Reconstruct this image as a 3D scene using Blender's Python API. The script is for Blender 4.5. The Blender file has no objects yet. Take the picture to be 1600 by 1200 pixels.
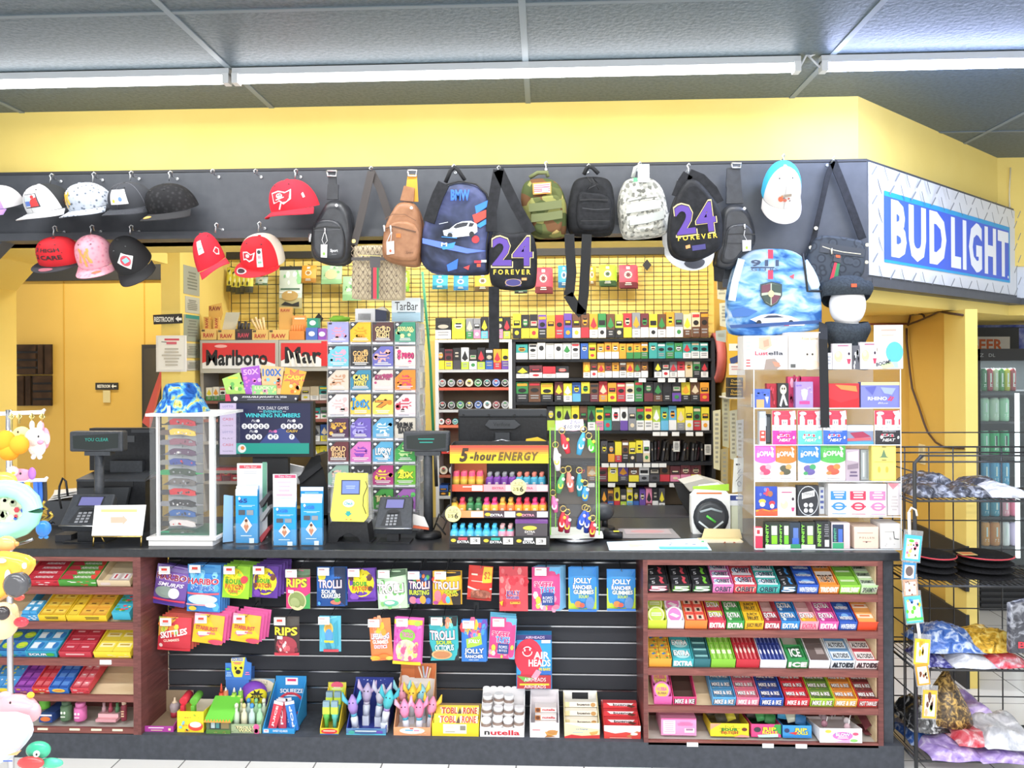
import bpy, math, random, re
from mathutils import Vector, Matrix
rnd = random.Random(7)
S = bpy.context.scene
COL = S.collection
V = Vector
# ---------------------------------------------------------------- camera
F, CX, CY, CAMZ = 1205.0, 800.0, 563.3, 1.70
YAW, ROLL = math.radians(2.376), 0.0055
fwd = V((-math.sin(YAW), math.cos(YAW), 0)); rgt = V((math.cos(YAW), math.sin(YAW), 0)); upv = V((0, 0, 1))
cr, sr = math.cos(ROLL), math.sin(ROLL)
cx_ = rgt * cr - upv * sr; cy_ = upv * cr + rgt * sr; cz_ = -fwd
cam = bpy.data.objects.new('camera', bpy.data.cameras.new('camera')); COL.objects.link(cam)
m = Matrix((cx_, cy_, cz_)).transposed().to_4x4(); m.translation = V((0, 0, CAMZ)); cam.matrix_world = m
cam.data.sensor_width = 36; cam.data.lens = F / 1600 * 36; cam.data.shift_y = -(600 - CY) / 1600; cam.data.clip_start = .05
S.camera = cam
def ray(px, py):
    u, v = px - CX, CY - py
    a, b = u * cr + v * sr, -u * sr + v * cr
    return fwd + rgt * (a / F) + upv * (b / F)
def P(px, py, Y):                       # the point of the plane y = Y seen at a photo pixel
    d = ray(px, py); t = Y / d.y
    return V((d.x * t, Y, CAMZ + d.z * t))
def PZ(px, py, Z):                      # the same on a horizontal plane
    d = ray(px, py); t = (Z - CAMZ) / d.z
    return V((d.x * t, d.y * t, Z))
def pX(px, Y): return P(px, 563, Y).x
def pZ(py, Y, px=800): return P(px, py, Y).z
# ---------------------------------------------------------------- materials
MATS = {}
def lin(c): return c / 12.92 if c <= .04045 else ((c + .055) / 1.055) ** 2.4
KIND = {'': (.45, 0, .3), 'm': (.85, 0, .15), 'g': (.16, 0, .5), 'x': (.28, 1, .5), 'b': (.32, 0, .45), 'k': (.7, 0, .1)}
def rgb(h):
    if len(h) == 3: h = ''.join(c * 2 for c in h)
    return tuple(lin(int(h[i:i + 2], 16) / 255) for i in (0, 2, 4))
def mat(key):
    if not isinstance(key, str): return key
    if key in MATS: return MATS[key]
    h, _, k = key.partition(':')
    M = bpy.data.materials.new('paint_' + key.replace(':', '_')); M.use_nodes = True
    b = M.node_tree.nodes['Principled BSDF']
    c = rgb(h)
    if k[:1] == 'e':
        b.inputs['Base Color'].default_value = (0, 0, 0, 1); b.inputs['Emission Color'].default_value = (*c, 1)
        b.inputs['Emission Strength'].default_value = float(k[1:] or 1); b.inputs['Roughness'].default_value = .4
    else:
        r, me, sp = KIND[k]
        c = tuple(.018 + x * .97 for x in c)  # lifts every paint slightly, a haze mixed into the colours
        b.inputs['Base Color'].default_value = (*c, 1); b.inputs['Roughness'].default_value = r
        b.inputs['Metallic'].default_value = me; b.inputs['Specular IOR Level'].default_value = sp
    MATS[key] = M
    return M
def nodemat(name):
    M = bpy.data.materials.new(name); M.use_nodes = True; nt = M.node_tree
    MATS[name] = M
    return M, nt, nt.nodes['Principled BSDF']
def noisy(name, stops, scale=8, rough=.7, bump=0, detail=4, stretch=(1, 1, 1), dist=0, kind='noise', spec=.2):
    """procedural colour ramp over noise / voronoi in object coordinates"""
    M, nt, b = nodemat(name); N, L = nt.nodes, nt.links
    tc = N.new('ShaderNodeTexCoord'); mp = N.new('ShaderNodeMapping'); mp.inputs['Scale'].default_value = stretch
    L.new(tc.outputs['Object'], mp.inputs['Vector'])
    if kind == 'voronoi':
        t = N.new('ShaderNodeTexVoronoi'); t.inputs['Scale'].default_value = scale; out = t.outputs['Distance']
    elif kind == 'cells':
        t = N.new('ShaderNodeTexVoronoi'); t.inputs['Scale'].default_value = scale; out = t.outputs['Color']
    elif kind == 'wave':
        t = N.new('ShaderNodeTexWave'); t.inputs['Scale'].default_value = scale; t.inputs['Distortion'].default_value = dist; out = t.outputs['Fac']
    else:
        t = N.new('ShaderNodeTexNoise'); t.inputs['Scale'].default_value = scale; t.inputs['Detail'].default_value = detail; t.inputs['Distortion'].default_value = dist; out = t.outputs['Fac']
    L.new(mp.outputs[0], t.inputs['Vector'])
    r = N.new('ShaderNodeValToRGB'); L.new(out, r.inputs[0]); e = r.color_ramp.elements
    while len(e) < len(stops): e.new(.5)
    hard = kind in ('cells',)
    for i, (p, c) in enumerate(stops): e[i].position = p; e[i].color = (*rgb(c), 1)
    if hard: r.color_ramp.interpolation = 'CONSTANT'
    L.new(r.outputs[0], b.inputs['Base Color']); b.inputs['Roughness'].default_value = rough; b.inputs['Specular IOR Level'].default_value = spec
    if bump:
        bp = N.new('ShaderNodeBump'); bp.inputs['Strength'].default_value = bump; bp.inputs['Distance'].default_value = .01
        L.new(out, bp.inputs['Height']); L.new(bp.outputs[0], b.inputs['Normal'])
    return M
def clear(name, tint='fff', alpha=.12, rough=.03):
    M, nt, b = nodemat(name); N, L = nt.nodes, nt.links
    tr = N.new('ShaderNodeBsdfTransparent'); tr.inputs[0].default_value = (*rgb(tint), 1)
    gl = N.new('ShaderNodeBsdfGlossy'); gl.inputs['Roughness'].default_value = rough
    df = N.new('ShaderNodeBsdfDiffuse'); df.inputs[0].default_value = (.9, .92, .95, 1)
    m1 = N.new('ShaderNodeMixShader'); m1.inputs[0].default_value = .5
    L.new(gl.outputs[0], m1.inputs[1]); L.new(df.outputs[0], m1.inputs[2])
    m2 = N.new('ShaderNodeMixShader'); m2.inputs[0].default_value = alpha
    L.new(tr.outputs[0], m2.inputs[1]); L.new(m1.outputs[0], m2.inputs[2])
    L.new(m2.outputs[0], N['Material Output'].inputs['Surface'])
    return M
# ---------------------------------------------------------------- text outlines
GLY = {}
def glyphs(s, bold=0, ital=0):
    k = (s, bold, ital)
    if k not in GLY:
        cu = bpy.data.curves.new('t', 'FONT'); cu.body = s; cu.resolution_u = 2; cu.offset = .028 * bold; cu.shear = .25 * ital; cu.space_character = 1.2 if bold > 1.5 else 1
        ob = bpy.data.objects.new('t', cu); me = bpy.data.meshes.new_from_object(ob)
        vs = [v.co.copy() for v in me.vertices]; fs = [tuple(p.vertices) for p in me.polygons]
        bpy.data.objects.remove(ob); bpy.data.meshes.remove(me); bpy.data.curves.remove(cu)
        if vs:
            x0, x1 = min(v.x for v in vs), max(v.x for v in vs); y0, y1 = min(v.y for v in vs), max(v.y for v in vs)
            vs = [((v.x - x0) / max(x1 - x0, 1e-5) - .5, .5 - (v.y - y0) / max(y1 - y0, 1e-5)) for v in vs]
        GLY[k] = (vs, fs)
    return GLY[k]
# ---------------------------------------------------------------- mesh builder (world coordinates)
class MB:
    def __init__(s): s.v = []; s.f = []; s.m = []; s.s = []; s.bev = 0
    def add(s, vs, fs, m, smooth=False):
        o = len(s.v); s.v += [V(p) for p in vs]
        for f in fs: s.f.append([i + o for i in f]); s.m.append(m); s.s.append(smooth)
        return o
    def box(s, x0, x1, y0, y1, z0, z1, m):
        p = [(x, y, z) for x in (x0, x1) for y in (y0, y1) for z in (z0, z1)]
        s.add(p, [(0, 1, 3, 2), (4, 6, 7, 5), (0, 4, 5, 1), (2, 3, 7, 6), (0, 2, 6, 4), (1, 5, 7, 3)], m); return s
    def hexa(s, a, b, m):               # two quads (4 points each) joined
        s.add(list(a) + list(b), [(0, 1, 2, 3), (7, 6, 5, 4), (0, 4, 5, 1), (1, 5, 6, 2), (2, 6, 7, 3), (3, 7, 4, 0)], m); return s
    def pb(s, x0, y0, x1, y1, Y, d, m):  # box whose front face fills a pixel rectangle on the plane Y
        a, b = P(x0, y1, Y), P(x1, y0, Y)
        return s.box(a.x, b.x, Y, Y + d, a.z, b.z, m)
    def quad(s, a, b, c, d, m): s.add([a, b, c, d], [(0, 1, 2, 3)], m); return s
    def prism(s, pts, off, m, smooth=False):
        n = len(pts); pts = [V(p) for p in pts]; off = V(off)
        s.add(pts + [p + off for p in pts], [list(range(n)), list(range(2 * n - 1, n - 1, -1))] + [(i, (i + 1) % n, n + (i + 1) % n, n + i) for i in range(n)], m, smooth); return s
    def pp(s, pts, Y, d, m): return s.prism([P(x, y, Y) for x, y in pairs(pts)], (0, d, 0), m)
    def tube(s, pts, r, m, n=6, cap=True):
        pts = [V(p) for p in pts]; vs = []; fs = []; q = None
        for i, p in enumerate(pts):
            t = (pts[min(i + 1, len(pts) - 1)] - pts[max(i - 1, 0)]).normalized()
            if q is None: q = t.orthogonal().normalized()
            q = (q - t * q.dot(t)).normalized(); w = t.cross(q)
            ri = r[i] if isinstance(r, (list, tuple)) else r
            vs += [p + (q * math.cos(2 * math.pi * k / n) + w * math.sin(2 * math.pi * k / n)) * ri for k in range(n)]
        for i in range(len(pts) - 1):
            for k in range(n): fs.append((i * n + k, i * n + (k + 1) % n, (i + 1) * n + (k + 1) % n, (i + 1) * n + k))
        if cap: fs += [list(range(n - 1, -1, -1)), list(range((len(pts) - 1) * n, len(pts) * n))]
        s.add(vs, fs, m, True); return s
    def strap(s, pts, w, th, m, wd=None):  # flat band along a path; w along wd (default x)
        pts = [V(p) for p in pts]; vs = []; fs = []
        for i, p in enumerate(pts):
            t = (pts[min(i + 1, len(pts) - 1)] - pts[max(i - 1, 0)]).normalized()
            nrm = V((0, -1, 0)) if wd is None else t.cross(V(wd)).normalized()
            side = t.cross(nrm).normalized() if wd is None else V(wd).normalized()
            vs += [p + side * w / 2, p - side * w / 2, p - side * w / 2 + nrm * th, p + side * w / 2 + nrm * th]
        for i in range(len(pts) - 1):
            for k in range(4): fs.append((i * 4 + k, i * 4 + (k + 1) % 4, i * 4 + 4 + (k + 1) % 4, i * 4 + 4 + k))
        e = (len(pts) - 1) * 4; fs += [(0, 1, 2, 3), (e + 3, e + 2, e + 1, e)]
        s.add(vs, fs, m); return s
    def lathe(s, c, prof, m, n=16, ax=(0, 0, 1), ms=None):
        c = V(c); ax = V(ax).normalized(); q = ax.orthogonal().normalized(); w = ax.cross(q)
        o = len(s.v)
        for r, z in prof: s.v += [c + ax * z + (q * math.cos(2 * math.pi * k / n) + w * math.sin(2 * math.pi * k / n)) * r for k in range(n)]
        for i in range(len(prof) - 1):
            for k in range(n):
                s.f.append([o + i * n + k, o + i * n + (k + 1) % n, o + (i + 1) * n + (k + 1) % n, o + (i + 1) * n + k]); s.m.append(ms[i] if ms else m); s.s.append(True)
        s.f.append([o + k for k in range(n - 1, -1, -1)]); s.m.append(ms[0] if ms else m); s.s.append(False)
        s.f.append([o + (len(prof) - 1) * n + k for k in range(n)]); s.m.append(ms[-1] if ms else m); s.s.append(False)
        return s
    def ball(s, c, rx, ry, rz, m, n=14, k=9, f=None):
        c = V(c); vs = []; fs = []
        for j in range(k + 1):
            a = math.pi * j / k - math.pi / 2
            for i in range(n):
                b = 2 * math.pi * i / n
                d = V((math.cos(a) * math.cos(b), math.cos(a) * math.sin(b), math.sin(a)))
                e = f(d) if f else 1
                vs.append(c + V((d.x * rx, d.y * ry, d.z * rz)) * e)
        for j in range(k):
            for i in range(n): fs.append((j * n + i, j * n + (i + 1) % n, (j + 1) * n + (i + 1) % n, (j + 1) * n + i))
        s.add(vs, fs, m, True); return s
    def puff(s, pts, Y, d, m, r=.3, side=None):   # soft body: pixel outline, flat front at Y, depth d behind it, rounded front rim
        pl = [P(x, y, Y) for x, y in pairs(pts)] if not isinstance(pts[0], Vector) else [V(p) for p in pts]
        n = len(pl); c = sum(pl, V()) / n; ri = r * d
        R = max((p - c).length for p in pl)
        rings = [(1, d), (1.0, ri)]
        for a in (30, 60, 90):
            a = math.radians(a); rings.append((1 - (ri / R) * 1.3 * (1 - math.cos(a)), ri * (1 - math.sin(a))))
        vs = []; fs = []; ms = []
        for sc, dy in rings: vs += [c + (p - c) * sc + V((0, dy, 0)) for p in pl]
        for j in range(len(rings) - 1):
            for i in range(n): fs.append((j * n + i, j * n + (i + 1) % n, (j + 1) * n + (i + 1) % n, (j + 1) * n + i))
        o = s.add(vs, fs, m, True)
        s.f.append([o + i for i in range(n)]); s.m.append(m); s.s.append(False)
        s.f.append([o + (len(rings) - 1) * n + i for i in range(n)]); s.m.append(m); s.s.append(False)
        return s
    def surf(s, fn, nu, nv, m, closed=False):
        vs = [fn(i / nu, j / nv) for j in range(nv + 1) for i in range(nu + 1)]
        mm = m if callable(m) else (lambda u, v: m)
        o = len(s.v); s.v += [V(p) for p in vs]
        for j in range(nv):
            for i in range(nu):
                a = o + j * (nu + 1) + i
                s.f.append([a, a + 1, a + nu + 2, a + nu + 1]); s.m.append(mm((i + .5) / nu, (j + .5) / nv)); s.s.append(True)
        return s
    def art(s, fn, dsl, sub=1, k0=1):
        k = k0
        for it in dsl.split(';'):
            a = it.split()
            if not a: continue
            c = a[0]; k += 1
            def A(i): return float(a[i])
            if c == 'r':
                x0, y0, x1, y1 = A(1), A(2), A(3), A(4); n = sub
                vs = [fn(x0 + (x1 - x0) * i / n, y0 + (y1 - y0) * j / n, k) for j in range(n + 1) for i in range(n + 1)]
                s.add(vs, [(j * (n + 1) + i, j * (n + 1) + i + 1, (j + 1) * (n + 1) + i + 1, (j + 1) * (n + 1) + i) for j in range(n) for i in range(n)], a[5])
            elif c in 'eos' and len(c) == 1:
                x, y, rx, ry = A(1), A(2), A(3), A(4)
                if c == 's': n = 16; q = [(1 if i % 2 else .5) for i in range(n)]
                else: n = 20; q = [1] * n
                dr = lambda i, f: fn(x + math.cos(2 * math.pi * i / n) * rx * q[i] * f, y + math.sin(2 * math.pi * i / n) * ry * q[i] * f, k)
                if c == 'o':
                    t = A(5)
                    s.add([dr(i, 1) for i in range(n)] + [dr(i, 1 - t) for i in range(n)], [(i, (i + 1) % n, n + (i + 1) % n, n + i) for i in range(n)], a[6])
                else:
                    s.add([dr(i, 1) for i in range(n)] + [dr(i, .5) for i in range(n)] + [fn(x, y, k)], [(i, (i + 1) % n, n + (i + 1) % n, n + i) for i in range(n)] + [(n + i, n + (i + 1) % n, 2 * n) for i in range(n)], a[5])
            elif c == 'p':
                pt = pairs([float(z) for z in a[2:]])
                if len(pt) == 4 and sub > 1:
                    B4 = lambda i, j: fn(*[(pt[0][q] * (1 - i) + pt[1][q] * i) * (1 - j) + (pt[3][q] * (1 - i) + pt[2][q] * i) * j for q in (0, 1)], k)
                    s.surf(lambda u, v: B4(u, v), sub, sub, a[1]); continue
                s.add([fn(x, y, k) for x, y in pt], [list(range(len(pt)))], a[1])
            elif c == 'l':
                x0, y0, x1, y1, w = A(1), A(2), A(3), A(4), A(5) / 2; d = math.hypot(x1 - x0, y1 - y0) or 1
                nx, ny = -(y1 - y0) / d * w, (x1 - x0) / d * w
                s.add([fn(x0 + nx, y0 + ny, k), fn(x1 + nx, y1 + ny, k), fn(x1 - nx, y1 - ny, k), fn(x0 - nx, y0 - ny, k)], [(0, 1, 2, 3)], a[6])
            elif c == 'n':               # rows of unreadable fine print
                x0, y0, x1, y1, nr = A(1), A(2), A(3), A(4), int(a[5]); h = (y1 - y0) / nr
                rr = random.Random(int(x0 * 7 + y0 * 13))
                for j in range(nr):
                    w = (x1 - x0) * rr.uniform(.6, 1); e = ((x1 - x0) - w) / 2
                    s.add([fn(x0 + e, y0 + h * j, k), fn(x0 + e + w, y0 + h * j, k), fn(x0 + e + w, y0 + h * (j + .5), k), fn(x0 + e, y0 + h * (j + .5), k)], [(0, 1, 2, 3)], a[6])
            elif c == 'd':               # scattered dots: d x0 y0 x1 y1 count radius cols...
                x0, y0, x1, y1, nn, rd = A(1), A(2), A(3), A(4), int(a[5]), A(6); rr = random.Random(int(x0 * 3 + y0 * 17 + nn))
                for j in range(nn):
                    x, y = rr.uniform(x0, x1), rr.uniform(y0, y1); z = rd * rr.uniform(.5, 1.2)
                    s.add([fn(x + math.cos(i * 1.047) * z, y + math.sin(i * 1.047) * z * abs((y1 - y0) / (x1 - x0) if fn.__name__ == 'uvm' else 1), k) for i in range(6)], [range(6)], a[7 + j % (len(a) - 7)])
            elif c == 'u':               # outlined text: u cx cy w h colour outline TEXT
                x, y, w, h = A(1), A(2), A(3), A(4); tx = ' '.join(a[7:])
                for bo, g, col, kk in ((2.6, 1.1, a[6], k), (1.1, 1, a[5], k + 1)):
                    vs, fs = glyphs(tx, bo); g2 = (g - 1) * h / max(w, .01) * 1.6 + 1
                    s.add([fn(x + p * w * g2, y + q * h * g * (1.08 if bo > 1 else 1), kk) for p, q in vs], fs, col)
                k += 1
            elif c[0] == 't':            # t cx cy w h colour TEXT   (b bold, i italic, @deg)
                o, _, an = c.partition('@'); x, y, w, h = A(1), A(2), A(3), A(4)
                vs, fs = glyphs(' '.join(a[6:]), 1.7 if 'B' in o else 'b' in o[1:], 'i' in o[1:])
                an = math.radians(float(an or 0)); ca, sa = math.cos(an), math.sin(an)
                s.add([fn(x + p * w * ca - q * h * sa, y + p * w * sa + q * h * ca, k) for p, q in vs], fs, a[5])
        return s
    def xf(s, M, i0=0):
        for i in range(i0, len(s.v)): s.v[i] = M @ s.v[i]
        return s
def pairs(t):
    if t and isinstance(t[0], (tuple, list)): return list(t)
    return [(t[i], t[i + 1]) for i in range(0, len(t) - 1, 2)]
EPS = .0005
def pxm(Y):                              # art coordinates are photo pixels on the plane Y
    def pxmap(u, v, k): return P(u, v, Y - EPS * k)
    return pxmap
def uvm_(o, U, W):                       # art coordinates 0..100 on a flat rectangle (W points down)
    o, U, W = V(o), V(U), V(W); N = W.cross(U).normalized()
    if N.y > 0 or (abs(N.y) < 1e-6 and N.z < 0): N = -N
    def uvm(u, v, k): return o + U * (u / 100) + W * (v / 100) + N * (EPS * k)
    return uvm
def rot_about(p, ax, deg): return Matrix.Translation(p) @ Matrix.Rotation(math.radians(deg), 4, ax) @ Matrix.Translation(-V(p))
# ---------------------------------------------------------------- things
ALL = []
class T:
    def __init__(s, name, label=None, cat=None, group=None, kind=None):
        s.name, s.label, s.cat, s.group, s.kind = name, label, cat, group, kind
        s.b = MB(); s.parts = []; s.cop = []; s.root = None; ALL.append(s)
    def part(s, name, parent=None, label=None, bev=0):
        b = MB(); b.bev = bev; s.parts.append((name, b, parent, label)); return b
    def xf(s, M):
        s.b.xf(M)
        for p in s.parts: p[1].xf(M)
        return s
    def rot(s, p, ax, deg): return s.xf(rot_about(p, ax, deg))
    def copy(s, d, label=None, group=None): s.cop.append((V(d), label, group)); return s
    def props(s, o, label=None, group=None):
        if label or s.label: o['label'] = label or s.label
        if s.cat: o['category'] = s.cat
        if group or s.group: o['group'] = group or s.group
        if s.kind: o['kind'] = s.kind
    def done(s):
        bs = [b for b in [s.b] + [p[1] for p in s.parts] if b.v]
        if not bs: return
        xs = [[f(v[i] for b in bs for v in b.v) for f in (min, max)] for i in range(3)]
        base = V(((xs[0][0] + xs[0][1]) / 2, (xs[1][0] + xs[1][1]) / 2, xs[2][0]))
        root = mesh(s.name, s.b, base) if s.b.v else bpy.data.objects.new(s.name, None)
        if not s.b.v: root.empty_display_size = .02
        root.location = base; COL.objects.link(root); s.props(root); s.root = root
        by = {}; kids = []
        for name, b, par, lab in s.parts:
            if not b.v: continue
            o = mesh(name, b, base); COL.objects.link(o); o.parent = by.get(par, root)
            if lab: o['label'] = lab
            by[name] = o; kids.append((o, par if par in by else None, name))
        for d, label, group in s.cop:
            r = root.copy(); COL.objects.link(r); r.location = base + d; s.props(r, label, group)
            nb = {}
            for o, par, name in kids:
                c = o.copy(); COL.objects.link(c); c.parent = nb.get(par, r); nb[name] = c
def mesh(name, b, base):
    me = bpy.data.meshes.new(name); me.from_pydata([tuple(v - base) for v in b.v], [], [list(f) for f in b.f])
    ks = []; ix = {}
    for k in b.m:
        kk = k if isinstance(k, str) else k.name
        if kk not in ix: ix[kk] = len(ks); ks.append(k)
    for k in ks: me.materials.append(MATS[k] if k in MATS else mat(k))
    me.polygons.foreach_set('material_index', [ix[k if isinstance(k, str) else k.name] for k in b.m])
    me.polygons.foreach_set('use_smooth', b.s); me.update()
    o = bpy.data.objects.new(name, me)
    if b.bev:
        md = o.modifiers.new('edge', 'BEVEL'); md.width = b.bev; md.segments = 2; md.limit_method = 'ANGLE'; md.angle_limit = .7
    return o
def finish():
    for t in ALL: t.done()
def struct(name, kind='structure'): return T(name, kind=kind)
ORD = 'first second third fourth fifth sixth seventh eighth ninth tenth eleventh twelfth thirteenth fourteenth fifteenth sixteenth seventeenth eighteenth nineteenth twentieth'.split()
# ================================================================ the room
YC, YS, YW, YB = 3.23, 3.45, 3.53, 5.15      # counter front, black band, upper wall, back wall
ZCEIL = 2.88
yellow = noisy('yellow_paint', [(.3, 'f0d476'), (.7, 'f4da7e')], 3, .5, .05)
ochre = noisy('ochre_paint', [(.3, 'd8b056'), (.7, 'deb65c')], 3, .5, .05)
bandm = noisy('charcoal_paint', [(.3, '46494f'), (.7, '4d5056')], 20, .42, .05, spec=.4)
wood = noisy('cherry_wood', [(.25, '5a3432'), (.6, '774743'), (.8, '875852')], 5, .4, .05, 6, (1, 1, 14), 1.2, spec=.35)
woodx = noisy('cherry_wood_long', [(.25, '683c38'), (.6, '875049'), (.8, '98625a')], 5, .4, .05, 6, (1, 14, 14), 1.2, spec=.35)
maple = noisy('maple_board', [(.3, 'd8bd94'), (.7, 'ead5b0')], 4, .55, 0, 5, (1, 1, 10), 1)
# floor: white tiles with dark joints
M, nt, b = nodemat('white_floor_tile'); N, L = nt.nodes, nt.links
tc = N.new('ShaderNodeTexCoord'); br = N.new('ShaderNodeTexBrick'); br.offset = 0; br.squash = 1
mp = N.new('ShaderNodeMapping'); mp.inputs['Location'].default_value = (.06, .09, 0); L.new(tc.outputs['Object'], mp.inputs[0]); L.new(mp.outputs[0], br.inputs['Vector'])
br.inputs['Color1'].default_value = (.83, .81, .76, 1); br.inputs['Color2'].default_value = (.79, .77, .73, 1); br.inputs['Mortar'].default_value = (.2, .19, .18, 1)
br.inputs['Scale'].default_value = 1; br.inputs['Mortar Size'].default_value = .003; br.inputs['Brick Width'].default_value = .283; br.inputs['Row Height'].default_value = .283
L.new(br.outputs['Color'], b.inputs['Base Color']); b.inputs['Roughness'].default_value = .18
t = struct('floor'); t.b.box(-5, 6, -4, 8, -.05, 0, 'white_floor_tile')
# ceiling: dark panels and pale joints
ceilm = noisy('dark_ceiling_tile', [(.35, '48565f'), (.6, '58666f')], 60, .5, .25, 6, spec=.4)
t = struct('ceiling'); t.b.box(-5, 6, -4, 8, ZCEIL, ZCEIL + .05, 'dark_ceiling_tile')
t = struct('trim_1')
for i in range(-4, 5): x = pX(824, 3.07) + i * 1.19; t.b.box(x - .012, x + .012, -4, 8, ZCEIL - .004, ZCEIL, '76838c')
for y in (-2.2, -.6, .98, 2.55, 4.12, 5.7): t.b.box(-5, 6, y - .01, y + .01, ZCEIL - .0035, ZCEIL, '66737c')
zb0, zb1 = pZ(368, YS), pZ(257, YS)
xe = pX(1356, YS)                             # corner of the band
xw = pX(1343, YW)                             # corner of the yellow wall above
SD = V((math.cos(math.radians(42)), math.sin(math.radians(42)), 0))   # direction of the angled stretch
def on_slant(px, X0, Y0):                     # distance along the angled stretch at which a pixel column is met
    d = ray(px, 563); t = (X0 * d.y - Y0 * d.x) / (SD.y * d.x - SD.x * d.y); return t
sl = on_slant(1589, xe, YS); E0 = V((xe, YS, 0)); E1 = E0 + SD * sl
slw = on_slant(1560, xw, YW); W0 = V((xw, YW, 0)); W1 = W0 + SD * slw
def wallprism(t, a, b, z0, z1, th, m):        # upright slab from a to b with thickness pointing away from the shop
    n = V((-(b - a).y, (b - a).x, 0)).normalized() * th
    t.b.prism([(a.x, a.y, z0), (b.x, b.y, z0), (b.x, b.y, z1), (a.x, a.y, z1)], n, m)
t = struct('wall_front'); t.b.box(-4.5, xw, YW, YW + .12, zb0, ZCEIL, yellow)
t = struct('wall_angled'); wallprism(t, W0, W1, zb0, ZCEIL, .12, yellow)
t = struct('wall_cooler'); t.b.box(W1.x - .02, 5.8, W1.y, W1.y + .12, 2.24, ZCEIL, yellow)
# black band (soffit fascia) with its lower moulding
zm = pZ(356, YS)
band = struct('trim_2')
xl = pX(5, YS)
band.b.prism([(-4.5, YS, .8), (xl - .42, YS, .8), (xl - .42, YS, zb0 - .42), (xl, YS, zb0), (xe, YS, zb0), (xe, YS, zb1), (-4.5, YS, zb1)], (0, .08, 0), bandm)
band.b.box(xl - .02, pX(1128, YS), YS - .022, YS, zb0, zm, bandm)
band.b.box(-4.5, xe, YS - .004, YS, zb1 - .012, zb1, '2c2e33')
zl0, zl1, zy = pZ(453, YS), pZ(440, YS), pZ(474, YS)
band.b.box(pX(1128, YS), xe, YS, YS + .08, zl0, zb0, bandm); band.b.box(pX(1128, YS), xe + .01, YS - .022, YS, zl0, zl1, bandm)
wallprism(band, E0, E1, zl0, zb1, .08, bandm)
o = V((SD.y, -SD.x, 0)) * .022
wallprism(band, E0 + o, E1 + o, zl0, zl1, .03, bandm)
band.b.box(E1.x, 5.8, E1.y, E1.y + .08, zl0, zb1, bandm)
# underside of the soffit
t = struct('ceiling_soffit')
t.b.box(xl - .5, xe, YS + .08, 3.86, zb0, zb0 + .06, yellow)
t.b.box(-4, pX(282, 4.45), 3.86, 4.3, zb0, zb0 + .06, yellow)
t.b.prism([(E0.x, YS + .08, zy), (E1.x, E1.y + .08, zy), (5.5, E1.y + .08, zy), (5.5, 6.2, zy), (pX(1350, 6.2), 6.2, zy)], (0, 0, zl0 - zy), yellow)
# portal jamb on the hall side, with its cut corner
t = struct('wall_jamb')
xj = pX(26, 4.3)
t.b.prism([(xj - .6, YS + .08, 0), (xj, 4.3, 0), (xj - .9, 4.3, 0)], (0, 0, zb0), yellow) if False else None
t.b.box(xj - .5, xj, YS + .08, 4.3, 0, zb0, yellow)
t.b.prism([(xj, YS + .08, pZ(447, 4.3)), (xj, YS + .08, zb0), (pX(62, 4.3), YS + .08, zb0)], (0, 4.3 - YS - .08, 0), yellow)
# hall behind, with a dark band along its top
YH = 5.6
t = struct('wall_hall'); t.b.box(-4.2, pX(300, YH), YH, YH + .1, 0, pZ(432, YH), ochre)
for x in (100, 226): t.b.box(pX(x, YH) - .004, pX(x, YH) + .004, YH - .003, YH, 0, pZ(432, YH), 'c99a2a')
t = struct('trim_3'); t.b.box(-4.2, pX(300, YH), YH - .03, YH + .1, pZ(432, YH), ZCEIL, '2a2722')
xc0, xc1 = pX(252, 4.45), pX(282, 4.45)
t = struct('wall_partition'); t.b.box(xc0, xc1, 4.45, YH, 0, 2.6, yellow)
t = struct('door_1'); t.b.box(pX(228, YH), pX(262, YH), YH - .06, YH, 0, pZ(535, YH), '2b2725'); t.b.box(pX(232, YH), pX(258, YH), YH - .07, YH - .055, .02, pZ(541, YH), '3b3733:g')
# clerk's back wall and side walls
xr = pX(1116, YB)
t = struct('wall_back'); t.b.box(xc1, xr, YB, YB + .1, 0, pZ(401, YB), yellow)
t = struct('trim_4'); t.b.box(xc1, xr, YB - .04, YB + .1, pZ(401, YB), ZCEIL, '26241f')
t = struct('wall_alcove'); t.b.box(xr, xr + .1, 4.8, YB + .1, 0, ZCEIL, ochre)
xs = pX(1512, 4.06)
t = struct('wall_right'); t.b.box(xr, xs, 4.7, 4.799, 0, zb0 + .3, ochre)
t = struct('wall_end'); t.b.box(xs, xs + .04, 4.1, 4.8, 0, zy - .005, ochre); t.b.box(xs - .012, xs + .05, 4.06, 4.27, 0, zy - .005, yellow)  # nearer strip in lighter paint: its brighter light is put into the colour
t = struct('trim_5'); t.b.box(xs - .02, xs - .002, 4.052, 4.69, .5, .733, '202124'); t.b.box(xs - .02, xs - .002, 4.052, 4.69, 0, .38, '202124')
t = struct('wall_far'); t.b.box(xs, 6, 6.3, 6.4, 0, ZCEIL, '9aa3ba')
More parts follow.
